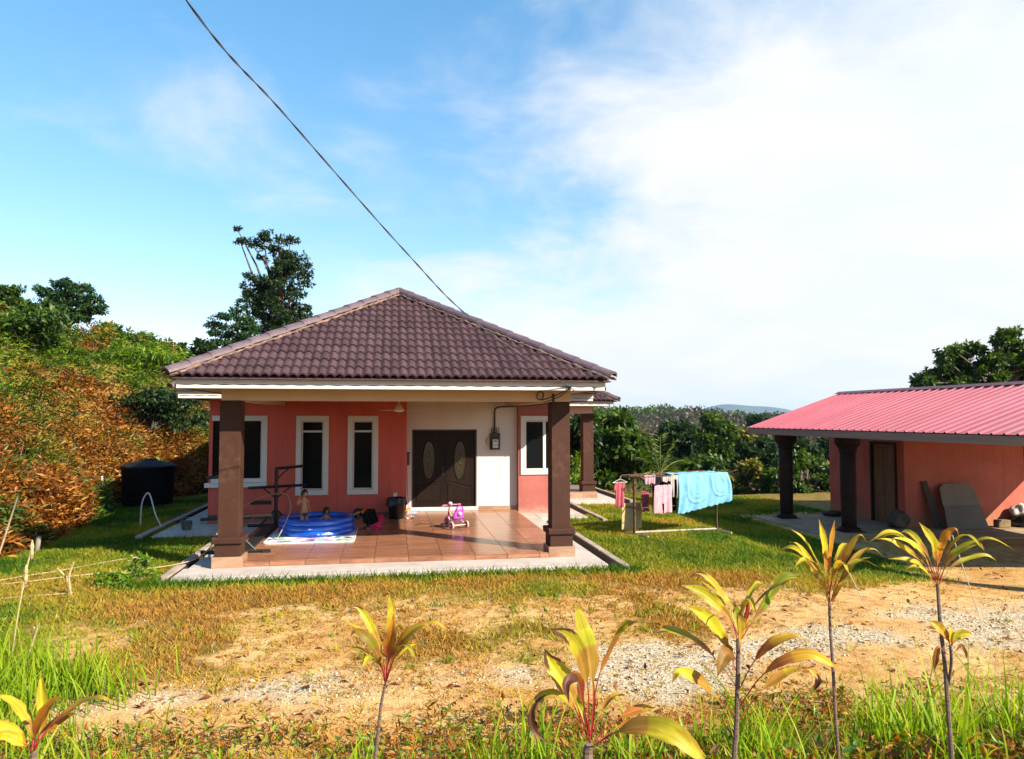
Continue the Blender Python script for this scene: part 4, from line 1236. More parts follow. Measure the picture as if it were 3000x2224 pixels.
for s, off, zt, lab in ((-.31, .10, 1.325, 'white clothes hanger holding the dark pink shirt'), (.55, -.33, 1.345, 'thin dark clothes hanger above the pale pink shorts')):
    w_ = .20 if s < 0 else .26
    zb = zt - .10 if s < 0 else zt - .18
    pts = [at_rack(s - w_, off, zb - .03), at_rack(s, off, zb + .05), at_rack(s + w_, off, zb - .03)]
    hg = MB().tube(pts + [pts[0]], .006, 5).tube([at_rack(s, off, zb + .05), at_rack(s, off, zt - .02), at_rack(s + .02, off, zt + .015), at_rack(s + .035, off, zt - .01)], .004, 5)
    tag(hg.build('clothes_hanger', M_TRIM if s < 0 else M_BLACKMETAL, origin=at_rack(s, off, zb)), lab, 'hanger')

for k, (s_p, off, c_) in enumerate(((.40, .06, (.75, .2, .1)), (.60, .06, (.1, .3, .7)), (.84, -.32, (.8, .65, .1)), (1.02, -.32, (.1, .5, .25)))):
    pg = thing('clothes_peg', ('red', 'blue', 'yellow', 'green')[k] + ' plastic clothes peg gripping the top rail', 'peg', at_rack(s_p, off, 1.30))
    for sg in (-1, 1):
        MB().extrude([at_rack(s_p - .008, off + sg * .007, 1.29), at_rack(s_p + .008, off + sg * .007, 1.29), at_rack(s_p + .008, off + sg * .012, 1.37), at_rack(s_p - .008, off + sg * .012, 1.37)], cr * sg * .006).build('jaw', mk('peg_plastic_%d%d' % (k, sg + 1), c_, .1, 9, .4), pg)
# ------------------------------------------------------------------ on the porch
# patchwork mat
t = NT('patchwork_mat')
tc = t.N('ShaderNodeTexCoord')
mp = t.N('ShaderNodeMapping'); mp.inputs['Scale'].default_value = (1, 1, 1); t.link(tc.outputs['Object'], mp.inputs[0])
br = t.N('ShaderNodeTexBrick'); br.offset = 0.5; br.inputs['Scale'].default_value = 5.5
br.inputs['Mortar Size'].default_value = .03; br.inputs['Brick Width'].default_value = .9; br.inputs['Row Height'].default_value = .45
br.inputs['Color1'].default_value = (.80, .82, .80, 1); br.inputs['Color2'].default_value = (.20, .55, .46, 1); br.inputs['Mortar'].default_value = (.08, .07, .14, 1)
t.link(mp.outputs[0], br.inputs['Vector'])
vo = t.N('ShaderNodeTexVoronoi'); vo.inputs['Scale'].default_value = 6.0; t.link(tc.outputs['Object'], vo.inputs['Vector'])
sx_ = t.N('ShaderNodeSeparateColor'); t.link(vo.outputs['Color'], sx_.inputs[0])
c_ = t.mix(t.ramp(sx_.outputs[0], .55, .6), br.outputs['Color'], (.85, .86, .88))
c_ = t.mix(t.ramp(sx_.outputs[1], .80, .82), c_, (.62, .30, .48))
c_ = t.mix(t.ramp(sx_.outputs[2], .88, .9), c_, (.10, .12, .24))
t.link(c_, t.p.inputs['Base Color']); t.p.inputs['Roughness'].default_value = .6
M_MAT = t.m
mat_o = thing('play_mat', 'patchwork white and teal play mat spread under the paddling pool', 'mat', (-1.63, 16.3, FZ))
def rrect(x0, x1, y0, y1, r, z):
    out = []
    for cx, cy, a0 in ((x1 - r, y1 - r, 0), (x0 + r, y1 - r, 90), (x0 + r, y0 + r, 180), (x1 - r, y0 + r, 270)):
        out += [(cx + r * math.cos(R(a0 + q)), cy + r * math.sin(R(a0 + q)), z) for q in (0, 30, 60, 90)]
    return out
MB().extrude(rrect(-2.50, -.76, 15.25, 17.35, .10, FZ + .002), (0, 0, .012)).build('printed_sheet', M_MAT, mat_o)
e = rrect(-2.51, -.75, 15.24, 17.36, .11, FZ + .010)
MB().tube(e, .014, 6, closed=True).build('piped_edge', mk('white_vinyl_edge', (.82, .82, .82), .05, 6, .5), mat_o)

# inflatable pool
pc = Vector((-1.60, 16.62, FZ + .016))
pool = thing('paddling_pool', 'round blue inflatable paddling pool with three rings on the porch', 'paddling pool', pc)
t = NT('blue_vinyl'); n = t.noise(3, 4); t.link(t.mix(t.ramp(n, .3, .7), (.003, .060, .42), (.005, .105, .58)), t.p.inputs['Base Color']); t.p.inputs['Roughness'].default_value = .22; t.p.inputs['Coat Weight'].default_value = .3
t.bump(t.noise(9, 3, stretch=(1, 1, 4)), .25, .02)
M_VINYL = t.m
RR = .74
for k in range(3):
    m = MB()
    zc, rr = .060 + k * .112, .066
    wob = [random.uniform(-.006, .006) for _ in range(64)]
    m.tube([(pc.x + (RR - .008 * (k == 2) + wob[i]) * math.cos(2 * math.pi * i / 64), pc.y + (RR + wob[i]) * math.sin(2 * math.pi * i / 64), pc.z + zc) for i in range(64)], rr, 14, closed=True)
    m.build('inflated_ring', M_VINYL, pool, smooth_=True)
MB().lathe((pc.x, pc.y, pc.z), [(.0, .008), (RR - .03, .008), (RR - .03, .012), (0, .012)], 48, cap=False).build('pool_floor', M_VINYL, pool)
t = NT('pool_water'); t.p.inputs['Base Color'].default_value = (.02, .10, .35, 1); t.p.inputs['Roughness'].default_value = .05; t.p.inputs['Transmission Weight'].default_value = .7; t.p.inputs['IOR'].default_value = 1.33; t.bump(t.noise(7, 3), .3, .02)
MB().lathe((pc.x, pc.y, pc.z), [(0, .14), (RR - .05, .14)], 48, cap=False).build('water', t.m, pool)
for k in range(8):                        # small pale printed mark on the middle ring, size note on the lowest
    pass
def ring_patch(a0, a1, z0, z1, rad, mat, name, n=10):
    m = MB()
    m.grid(lambda u, v: Vector((pc.x + rad * math.cos(a0 + (a1 - a0) * u), pc.y + rad * math.sin(a0 + (a1 - a0) * u), pc.z + z0 + (z1 - z0) * v)), n, 1)
    return m.build(name, mat, pool)
M_PRINT = mk('white_print', (.75, .82, .9), .1, 30, .4)
ring_patch(R(-97), R(-93.5), .160, .185, RR + .0675, M_PRINT, 'printed_mark', 3)
for q in range(9):
    ring_patch(R(-84 + q * 2.6), R(-82.2 + q * 2.6), .048, .074, RR + .0675, M_PRINT, 'printed_lettering', 2)
ring_patch(R(-92.4), R(-91.6), .160, .185, RR + .0675, M_PRINT, 'printed_mark', 2)

# bin
bn = thing('rubbish_bin', 'black plastic rubbish bin standing against the red wall by the door', 'bin', (.12, 18.6, FZ))
M_BLKPL = mk('black_plastic', (.012, .012, .013), .2, 6, .38)
MB().lathe((.12, 18.6, FZ), [(.17, 0), (.18, .01), (.215, .47), (.235, .475), (.235, .50), (.22, .505), (.205, .47), (.17, .03), (0, .03)], 28, cap=False).build('bucket', M_BLKPL, bn, smooth_=True)
MB().grid(lambda u, v: Vector((.12 + (.215 + .05 * v + .012 * math.sin(u * 44)) * math.cos(u * 2 * math.pi), 18.6 + (.215 + .05 * v + .012 * math.sin(u * 44)) * math.sin(u * 2 * math.pi), FZ + .52 - .16 * v * (1 + .3 * math.sin(u * 13)))), 60, 5).build('bin_liner', mk('black_bin_liner', (.010, .010, .012), .3, 12, .3), bn, smooth_=True)

# broom, dustpan, shoes, wall scanner, socket
brm = thing('broom', 'thin handled broom with orange head leaning by the white door frame', 'broom', (.43, 19.75, FZ))
MB().tube([(.44, 19.80, FZ + .12), (.385, 19.955, 1.42)], .009, 6).build('handle', mk('orange_stick', (.55, .22, .08), .2, 9, .5), brm)
MB().extrude([(.36, 19.78, FZ), (.53, 19.78, FZ), (.49, 19.80, FZ + .11), (.40, 19.80, FZ + .11)], (0, .05, 0)).build('brush', mk('orange_bristle', (.72, .32, .04), .3, 30, .8), brm)
dp = thing('dustpan', 'pale blue dustpan on the porch floor beside the broom', 'dustpan', (.55, 19.6, FZ))
MB().extrude([(.40, 19.50, FZ + .003), (.66, 19.50, FZ + .003), (.63, 19.72, FZ + .06), (.43, 19.72, FZ + .06)], (0, .008, .012)).build('scoop', mk('pale_blue_plastic', (.45, .55, .75), .1, 8, .4), dp)
MB().tube([(.62, 19.64, FZ + .04), (.76, 19.62, FZ + .06)], .012, 6).build('handle', MATS['pale_blue_plastic'], dp)
for k, (sx0, sy0, c0_, lab) in enumerate(((.38, 18.62, (.70, .62, .58), 'pale sandal lying beside the black bin'), (.52, 18.55, (.06, .05, .05), 'dark and white sandal lying right of the bin'))):
    sh = thing('sandal', lab, 'sandal', (sx0, sy0, FZ))
    MB().extrude([(sx0 + .04 * math.cos(q), sy0 + .11 * math.sin(q) * (1 + .2 * math.sin(q)), FZ + .002) for q in np.linspace(0, 2 * math.pi, 14, endpoint=False)], (0, 0, .022)).build('sole', mk('sandal_sole_%d' % k, c0_, .2, 12, .7), sh)
    MB().tube([(sx0 - .036, sy0 + .01, FZ + .022), (sx0 - .01, sy0 + .05, FZ + .06), (sx0 + .036, sy0 + .01, FZ + .022)], .009, 5).build('strap', M_BLACKMETAL if k == 0 else M_TRIM, sh)
dl = thing('wall_sensor', 'slim brown door scanner fixed to white wall left of door', 'scanner', (.43, 19.99, 1.38))
MB().box(.405, .465, 19.955, 19.998, 1.38, 1.69).build('body', mk('brown_plastic', (.10, .05, .03), .2, 8, .4), dl, bevel=.008)
MB().box(.39, .485, 19.93, 19.998, 1.70, 1.725).build('cap', M_BLACKMETAL, dl, bevel=.004)
sk = thing('wall_socket', 'small white wall socket low on the red wall above bin', 'socket', (.09, 19.08, .62))
MB().box(.04, .135, 19.086, 19.099, .64, .735).build('plate', M_TRIM, sk, bevel=.004)
MB().box(.07, .105, 19.080, 19.0855, .675, .70).build('switch', M_ALU, sk)

# black steel stand with arms, behind the left pillar
st = thing('steel_stand', 'black steel two post stand with short arms behind the left pillar', 'stand', (-2.75, 16, FZ))
def Bs(name, a, b, w=.05): MB().bar(a, b, w).build(name, M_BLACKMETAL, st)
F1, N1 = Vector((-2.63, 17.7, FZ)), Vector((-2.83, 14.35, FZ))
for Pp, top in ((F1, 1.35), (N1, 1.45)):
    Bs('post', Pp + Vector((0, 0, .05)), Pp + Vector((0, 0, top)), .06)
    Bs('foot', Pp + Vector((-.62, 0, .03)), Pp + Vector((.55, 0, .03)), .05)
    Bs('brace', Pp + Vector((-.34, -.002, .05)), Pp + Vector((0, -.002, .40)), .028)
    Bs('brace', Pp + Vector((.34, -.002, .05)), Pp + Vector((0, -.002, .40)), .028)
MB().box(-2.84, -2.60, 14.40, 17.66, FZ + .005, FZ + .045).build('base_beam', M_BLACKMETAL, st)
for Pp, arms in ((F1, ((.92, -.62, .66, .0), (1.36, .0, .60, .0))), (N1, ((.66, -.64, .62, 0), (1.42, -.55, .0, 0)))):
    for z, a, b, sk_ in arms:
        Bs('arm', Pp + Vector((a, 0, z - .03)), Pp + Vector((b, 0, z + .02)), .045)
        if b > .1: Bs('strut', Pp + Vector((b * .5, -.002, z)), Pp + Vector((0, -.002, z - .28)), .022)
        if a < -.1: Bs('strut', Pp + Vector((a * .5, -.002, z - .02)), Pp + Vector((0, -.002, z - .28)), .022)
MB().box(-2.36, -2.22, 14.30, 14.40, FZ, FZ + .05).build('end_cap', M_BLACKMETAL, st)
vt = thing('wall_vent', 'dark slotted vent in the red wall below the corner window', 'vent', (-3.15, 19.08, .50))
MB().box(-3.45, -2.95, 19.085, 19.098, .50, .60).build('grille', M_BLACKMETAL, vt)
for i in range(4):
    MB().box(-3.44, -2.96, 19.078, 19.084, .512 + i * .022, .522 + i * .022).build('slat', M_DARK, vt)

# garden hose: pool -> stand -> down the drain -> left yard
hs_ = [(-2.30, 15.62, FZ + .02), (-2.18, 15.9, FZ + .3), (-2.12, 16.3, .75), (-2.30, 16.8, .98), (-2.75, 17.0, .92), (-3.05, 15.6, .82), (-3.16, 14.6, .60), (-3.25, 14.2, .30), (-3.45, 13.9, .14), (-3.9, 13.7, .07), (-4.6, 13.5, .05),
       (-5.3, 13.2, .04), (-6.0, 12.85, .035), (-6.25, 13.0, .035), (-6.05, 13.35, .035), (-5.6, 13.8, .035), (-5.0, 14.6, .035), (-4.6, 14.9, .035), (-4.75, 14.5, .035)]
hs_ = [Vector((p[0], p[1], max(p[2], float(height(np.array([p[0]]), np.array([p[1]]))[0]) + .035) if p[0] < -3.8 else p[2])) for p in hs_]
tag(MB().tube(catmull(hs_, 10), .011, 7).build('garden_hose', mk('pale_hose', (.46, .34, .20), .15, 9, .5), origin=(-4, 14, 0), smooth_=True), 'pale garden hose looping from pool over the grass to the left', 'hose')

# ------------------------------------------------------------------ pink tricycle
tri = thing('tricycle', 'small pink and purple tricycle parked on the porch before the door', 'tricycle', (1.40, 16.9, FZ))
TM = Matrix.Translation((1.42, 16.82, FZ)) @ Matrix.Rotation(R(28), 4, 'Z')       # local +y: forward, away from the camera
P_PINK, P_PUR, P_WHT, P_MAG = mk('pink_plastic', (.75, .20, .36), .1, 9, .35), mk('purple_plastic', (.48, .09, .58), .1, 9, .35), mk('pale_pink_plastic', (.82, .58, .60), .1, 9, .4), mk('magenta_plastic', (.55, .03, .16), .1, 9, .35)
def wheel(c, r, w, name='wheel'):
    c = Vector(c)
    def ring(rad, rr, n=22): return [c + Vector((0, rad * math.cos(2 * math.pi * i / n), rad * math.sin(2 * math.pi * i / n))) for i in range(n)]
    o = MB(TM).tube([c + Vector((-w * .45, 0, 0)), c + Vector((w * .45, 0, 0))], r * .62, 18).build(name, P_MAG, tri, smooth_=False)
    MB(TM).tube(ring(r * .80, 0), r * .22, 10, closed=True).build('tyre', P_WHT, o, smooth_=True)
    MB(TM).tube([c + Vector((-w * .8, 0, 0)), c + Vector((w * .8, 0, 0))], r * .16, 8).build('hub', P_WHT, o)
wheel((-.20, -.18, .085), .085, .05); wheel((.20, -.18, .085), .085, .05); wheel((0, .32, .115), .115, .05)
MB(TM).tube([(-.21, -.18, .085), (.21, -.18, .085)], .012, 8).build('rear_axle', P_WHT, tri)
MB(TM).tube([(-.19, -.12, .10), (-.14, -.06, .17), (.14, -.06, .17), (.19, -.12, .10)], .014, 8).build('rear_frame', P_WHT, tri)
MB(TM).tube([(0, -.08, .17), (0, .10, .20), (0, .24, .34)], .020, 8).build('frame', P_WHT, tri, smooth_=True)
MB(TM).tube([(0, .32, .115), (0, .27, .27), (0, .23, .47)], .017, 8).build('fork', P_MAG, tri)
MB(TM).tube([(-.19, .17, .50), (-.10, .22, .50), (0, .23, .48), (.10, .22, .50), (.19, .17, .50)], .014, 8).build('handlebar', P_PINK, tri, smooth_=True)
for s in (-1, 1):
    MB(TM).tube([(s * .19, .17, .50), (s * .25, .13, .50)], .022, 8).build('grip', P_PINK, tri)
    MB(TM).box(s * .115 - .045, s * .115 + .045, .28, .36, .10 + s * .05, .125 + s * .05).build('pedal', P_MAG, tri, bevel=.008)
MB(TM).lathe((0, .20, .50), [(.0, 0), (.05, .01), (.055, .04), (.03, .07), (0, .075)], 14, cap=False).build('bell_toy', P_WHT, tri, smooth_=True)
def seatf(u, v):
    a, r_ = u * 2 * math.pi, v
    return Vector((.125 * r_ * math.cos(a) * (1.1 - .2 * math.sin(a)), -.02 + .13 * r_ * math.sin(a), .215 + .025 * r_ ** 2))
MB(TM).grid(seatf, 20, 5).build('seat', P_PINK, tri, smooth_=True, solid=.025)
MB(TM).grid(lambda u, v: Vector((.135 * (2 * u - 1) * (1 - .25 * v ** 3), -.13 - .05 * v - .03 * (1 - (2 * u - 1) ** 2), .22 + .23 * v * (1 - .18 * (2 * u - 1) ** 4))), 12, 8).build('backrest', P_PUR, tri, smooth_=True, solid=.025)
MB(TM).tube([(-.10, -.19, .40), (-.07, -.20, .485), (0, -.20, .505), (.07, -.20, .485), (.10, -.19, .40)], .018, 8).build('backrest_hoop', P_PUR, tri, smooth_=True)
MB(TM).lathe((0, -.205, .335), [(0, -.045), (.05, -.02), (.055, .015), (.025, .05), (0, .055)], 12, cap=False).build('backrest_badge', P_WHT, tri, smooth_=True)
MB(TM).tube([(-.12, -.10, .20), (-.14, -.12, .12)], .010, 6).tube([(.12, -.10, .20), (.14, -.12, .12)], .010, 6).build('seat_stay', P_PUR, tri)
# ------------------------------------------------------------------ people
SKIN = {}
def skinmat(name, col):
    t = NT(name)
    n = t.noise(12, 3)
    t.link(t.mix(t.ramp(n, .3, .7), tuple(np.array(col) * .88), tuple(np.array(col) * 1.08)), t.p.inputs['Base Color'])
    t.p.inputs['Roughness'].default_value = .5
    t.p.inputs['Subsurface Weight'].default_value = .08
    t.p.inputs['Subsurface Radius'].default_value = (.02, .008, .004)
    return t.m
M_SKIN, M_SKIN2 = skinmat('warm_skin', (.42, .20, .105)), skinmat('tan_skin', (.30, .135, .07))
M_HAIR = mk('black_hair', (.010, .008, .007), .3, 40, .4, stretch=(8, 8, 1))
M_EYE = mk('dark_eye', (.012, .008, .006), .1, 9, .2)
M_LIP = mk('lips', (.30, .08, .06), .1, 9, .5)

def skinned(name, J, edges, mat, parent, root, sub=2):
    """one continuous surface grown over joints {name: (x, y, z, r)}"""
    org = ORG[parent.name]
    names = list(J)
    ix = {n: i for i, n in enumerate(names)}
    me = bpy.data.meshes.new(name)
    me.from_pydata([Vector(J[n][:3]) - org for n in names], [(ix[a], ix[b]) for a, b in edges], [])
    o = bpy.data.objects.new(name, me)
    place(o, parent, org)
    m = o.modifiers.new('skin', 'SKIN'); m.use_smooth_shade = True
    sv = me.skin_vertices[0].data if me.skin_vertices else None
    if sv is None:
        bpy.context.view_layer.objects.active = o
        bm = bmesh.new(); bm.from_mesh(me); bm.verts.layers.skin.verify(); bm.to_mesh(me); bm.free()
        sv = me.skin_vertices[0].data
    for n in names:
        r_ = J[n][3]
        sv[ix[n]].radius = r_ if isinstance(r_, tuple) else (r_, r_)
        sv[ix[n]].use_root = (n == root)
    s = o.modifiers.new('sub', 'SUBSURF'); s.levels = s.render_levels = sub
    me.materials.append(mat)
    return o

def hand(J, E, pre, wrist, d, side, palm_n, s=1.0, curl=.5):
    """palm and five unequal fingers grown from a wrist joint; d: pointing direction, side: towards the thumb"""
    w = Vector(J[wrist][:3]); d, side, pn = Vector(d).normalized(), Vector(side).normalized(), Vector(palm_n).normalized()
    pm = w + d * .028 * s
    J[pre + 'palm'] = (*pm, (.016 * s, .011 * s)); E.append((wrist, pre + 'palm'))
    for k, (o, l) in enumerate(((.016, .028), (.006, .033), (-.005, .030), (-.015, .023))):
        a = pm + d * .014 * s + side * o * s
        b = a + (d * (1 - curl * .4) + pn * curl).normalized() * l * .55 * s
        c = b + (d * (1 - curl) + pn * curl * 1.6).normalized() * l * .45 * s
        for q, (nm, p, r_) in enumerate((('a', a, .0062), ('b', b, .0055), ('c', c, .0045))):
            J[f'{pre}f{k}{nm}'] = (*p, r_ * s)
        E += [(pre + 'palm', f'{pre}f{k}a'), (f'{pre}f{k}a', f'{pre}f{k}b'), (f'{pre}f{k}b', f'{pre}f{k}c')]
    a = w + d * .014 * s + side * .020 * s
    b = a + (d * .6 + side * .7 + pn * .3).normalized() * .022 * s
    J[pre + 'ta'], J[pre + 'tb'] = (*a, .0070 * s), (*b, .0052 * s)
    E += [(wrist, pre + 'ta'), (pre + 'ta', pre + 'tb')]

def head_parts(par, c, fwd, up, r, skin, hair_long=0.0, face=True, hair_fall=None):
    """skull with nose, ears, eyes, mouth and hair; c: skull centre"""
    c, f, u = Vector(c), Vector(fwd).normalized(), Vector(up).normalized()
    u = (u - f * u.dot(f)).normalized()
    s = f.cross(u)
    P = lambda x, y, z: c + s * x * r + f * y * r + u * z * r
    def skull(a, b):
        th, ph = a * 2 * math.pi, b * math.pi
        x, y, z = math.sin(ph) * math.cos(th), math.sin(ph) * math.sin(th), -math.cos(ph)
        jaw = 1 - .26 * max(0, -z) ** 1.3
        yy = y * (1.04 if y > 0 else 1.12) * jaw + (.10 * max(0, -z) if y > 0 else 0)
        nose = .20 * math.exp(-((x / .16) ** 2 + ((z + .12) / .22) ** 2)) if y > .3 else 0
        brow = .05 * math.exp(-(((abs(x) - .35) / .25) ** 2 + ((z - .22) / .10) ** 2)) if y > .2 else 0
        sock = -.07 * math.exp(-(((abs(x) - .36) / .17) ** 2 + ((z - .05) / .12) ** 2)) if y > .2 else 0
        return P(x * .86 * jaw, yy + nose + brow + sock, z * 1.16)
    hd = MB().grid(skull, 36, 26).build('head', skin, par, smooth_=True)
    for sg in (-1, 1):
        m = MB()
        m.grid(lambda a, b: P(sg * (.84 + .10 * math.sin(b * math.pi)), -.08 + .20 * math.cos(a * 6.28) * math.sin(b * math.pi), -.03 + .27 * math.sin(a * 6.28) * math.sin(b * math.pi)), 10, 6)
        m.build('ear', skin, hd, smooth_=True)
        if face:
            MB().grid(lambda a, b: P(sg * .36 + .13 * math.sin(b * math.pi) * math.cos(a * 6.28), .84 + .08 * math.sin(b * math.pi) * 0 + .05 * -math.cos(b * math.pi), .05 + .08 * math.sin(b * math.pi) * math.sin(a * 6.28)), 10, 6).build('eye', M_EYE, hd, smooth_=True)
            MB().tube([P(sg * .20, .93, .26), P(sg * .36, .92, .30), P(sg * .54, .80, .25)], .035 * r, 5).build('eyebrow', M_HAIR, hd)
    if face:
        MB().tube([P(-.22, .86, -.52), P(0, .95, -.54), P(.22, .86, -.52)], [.03 * r, .06 * r, .03 * r], 6).build('mouth', M_LIP, hd)
    def hair(a, b):
        th = a * 2 * math.pi
        x0, y0 = math.cos(th), math.sin(th)
        front = max(0.0, y0)
        low = (1.0 - .62 * front ** 1.2 + hair_long * (1 - front) ** .5)
        ph = b * math.pi * .5 * (1.0 if low <= 1 else 1.0)
        if low <= 1:
            ph = b * math.pi * .5 * (low + .30)
            x, y, z = math.sin(ph) * x0, math.sin(ph) * y0, math.cos(ph)
            k = 1.08 + .025 * math.sin(th * 9)
            return P(x * .90 * k, (y * (1.04 if y > 0 else 1.12)) * k, z * 1.18 * k)
        q = b * 1.6
        if q < 1:
            ph = q * math.pi * .5 * 1.05
            x, y, z = math.sin(ph) * x0, math.sin(ph) * y0, math.cos(ph)
            k = 1.10 + .03 * math.sin(th * 9)
            return P(x * .92 * k, (y * (1.04 if y > 0 else 1.12)) * k, z * 1.18 * k)
        e = (q - 1) / .6
        k = 1.10 + .04 * math.sin(th * 9)
        base = P(x0 * .92 * k, y0 * 1.1 * k, -.08)
        fall = Vector(hair_fall) if hair_fall else -u
        return base + fall.normalized() * e * (low - 1) * 1.5 * r + s * (.05 * r * math.sin(th * 7))
    MB().grid(hair, 40, 16).build('hair', M_HAIR, hd, smooth_=True, solid=.01 * r / .08)
    return hd

# --- child standing in the pool, right arm lifted to the head
bz = FZ + .028
sx0, sy0 = -1.87, 16.52
boy = thing('person', 'child in dark swim trunks standing in the pool with one arm raised', 'person', (sx0, sy0, bz))
f_ = Vector((.55, -.83, 0)).normalized()                 # facing: towards the right, half to the camera
s_ = Vector((f_.y, -f_.x, 0)) * -1.0                      # the child's left
up_ = Vector((0, 0, 1))
def B(x, y, z): return Vector((sx0, sy0, bz)) + s_ * x + f_ * y + up_ * z
J, E = {}, []
def jt(n, p, r_, to=None):
    J[n] = (*p, r_)
    if to: E.append((to, n))
jt('pelvis', B(0, 0, .43), (.075, .060)); jt('belly', B(0, .012, .52), (.070, .060), 'pelvis'); jt('chest', B(0, .0, .62), (.075, .055), 'belly'); jt('neck0', B(0, -.008, .695), (.050, .035), 'chest'); jt('neck', B(0, 0, .735), .028, 'neck0'); jt('skull', B(0, .01, .79), .045, 'neck')
for sg, pre in ((1, 'l'), (-1, 'r')):
    jt(pre + 'hip', B(sg * .045, 0, .39), .052, 'pelvis'); jt(pre + 'knee', B(sg * .055, .012, .215), .036, pre + 'hip'); jt(pre + 'calf', B(sg * .057, -.01, .14), .034, pre + 'knee'); jt(pre + 'ank', B(sg * .06, -.012, .04), .022, pre + 'calf'); jt(pre + 'toe', B(sg * .065, .07, .015), .018, pre + 'ank')
jt('rsh', B(-.085, 0, .67), .028, 'neck0'); jt('relb', B(-.165, .02, .60), .023, 'rsh'); jt('rwr', B(-.155, .05, .72), .017, 'relb')
jt('lsh', B(.085, 0, .67), .028, 'neck0'); jt('lelb', B(.12, -.03, .565), .023, 'lsh'); jt('lwr', B(.12, .03, .475), .017, 'lelb')
hand(J, E, 'rh', 'rwr', up_ * .9 + s_ * .3, f_, s_, 1.0, .6)
hand(J, E, 'lh', 'lwr', -up_ + f_ * .4, f_, -s_, 1.0, .5)
skinned('body', J, E, M_SKIN, boy, 'pelvis')
head_parts(boy, B(0, .012, .835), f_ + Vector((.15, 0, -.15)), up_, .070, M_SKIN)
T, TE = {}, []
T['w'] = (*B(0, .004, .462), (.082, .068)); T['p'] = (*B(0, 0, .42), (.084, .070)); TE.append(('w', 'p'))
for sg, n in ((1, 'a'), (-1, 'b')):
    T[n] = (*B(sg * .046, .0, .345), .060); TE.append(('p', n))
skinned('swim_trunks', T, TE, mk('dark_blue_trunks', (.018, .016, .05), .5, 14, .6), boy, 'p')

# --- child sitting in the pool
cx0, cy0 = -1.42, 16.72
gl = thing('person', 'dark haired child sitting in the blue pool', 'person', (cx0, cy0, bz))
f_ = Vector((.12, -1, 0)).normalized(); s_ = Vector((-f_.y, f_.x, 0))
def B(x, y, z): return Vector((cx0, cy0, bz)) + s_ * x + f_ * y + up_ * z
J, E = {}, []
jt('pelvis', B(0, 0, .07), (.078, .066)); jt('belly', B(0, .01, .15), (.070, .058), 'pelvis'); jt('chest', B(0, .015, .24), (.075, .055), 'belly'); jt('neck0', B(0, .015, .305), (.048, .035), 'chest'); jt('neck', B(0, .02, .34), .028, 'neck0'); jt('skull', B(0, .025, .39), .045, 'neck')
for sg, pre in ((1, 'l'), (-1, 'r')):
    jt(pre + 'hip', B(sg * .06, .05, .075), .052, 'pelvis'); jt(pre + 'knee', B(sg * .13, .20, .15), .038, pre + 'hip'); jt(pre + 'ank', B(sg * .06, .30, .04), .024, pre + 'knee'); jt(pre + 'toe', B(sg * .05, .36, .03), .017, pre + 'ank')
jt('rsh', B(-.085, .02, .28), .027, 'neck0'); jt('relb', B(-.16, .06, .20), .022, 'rsh'); jt('rwr', B(-.20, .13, .25), .017, 'relb')
jt('lsh', B(.085, .02, .28), .027, 'neck0'); jt('lelb', B(.13, .06, .19), .022, 'lsh'); jt('lwr', B(.10, .14, .14), .017, 'lelb')
hand(J, E, 'rh', 'rwr', up_ + f_ * .3, f_, s_, 1.0, .5); hand(J, E, 'lh', 'lwr', f_ - up_ * .3, -s_, -up_, 1.0, .5)
skinned('body', J, E, M_SKIN2, gl, 'pelvis')
head_parts(gl, B(0, .03, .425), f_ + Vector((.3, 0, -.12)), up_, .070, M_SKIN2, hair_long=.55)

# --- person squatting beside the pool, bent forward, reaching in
wx, wy = -.47, 16.98
wo = thing('person', 'crouching person in pink and orange clothes with black scarf beside the pool', 'person', (wx, wy, FZ))
f_ = Vector((-1, -.28, 0)).normalized(); s_ = Vector((-f_.y, f_.x, 0))
def B(x, y, z): return Vector((wx, wy, FZ)) + s_ * x + f_ * y + up_ * z
J, E = {}, []
jt('pelvis', B(0, -.13, .20), (.105, .095)); jt('belly', B(0, -.03, .31), (.10, .085), 'pelvis'); jt('chest', B(0, .09, .385), (.10, .080), 'belly'); jt('neck0', B(0, .17, .405), (.060, .045), 'chest'); jt('neck', B(0, .215, .395), .034, 'neck0'); jt('skull', B(0, .26, .375), .055, 'neck')
for sg, pre in ((1, 'l'), (-1, 'r')):
    jt(pre + 'hip', B(sg * .075, -.08, .185), .070, 'pelvis'); jt(pre + 'knee', B(sg * .12, .14, .27), .055, pre + 'hip'); jt(pre + 'calf', B(sg * .12, .06, .15), .047, pre + 'knee'); jt(pre + 'ank', B(sg * .11, -.01, .045), .030, pre + 'calf'); jt(pre + 'toe', B(sg * .12, .12, .024), .024, pre + 'ank')
jt('rsh', B(-.12, .15, .40), .036, 'neck0'); jt('relb', B(-.16, .30, .33), .028, 'rsh'); jt('rwr', B(-.10, .42, .24), .021, 'relb')
jt('lsh', B(.12, .15, .40), .036, 'neck0'); jt('lelb', B(.15, .31, .40), .028, 'lsh'); jt('lwr', B(.10, .44, .33), .021, 'lelb')
hand(J, E, 'rh', 'rwr', f_ - up_ * .7, s_, -up_, 1.25, .5); hand(J, E, 'lh', 'lwr', f_ - up_ * .4, -s_, -up_, 1.25, .5)
skinned('body', J, E, M_SKIN2, wo, 'pelvis')
head_parts(wo, B(0, .285, .36), f_ - up_ * .9, up_ + f_ * .9, .088, M_SKIN2, hair_long=.9, hair_fall=(-.2, -.1, -1))
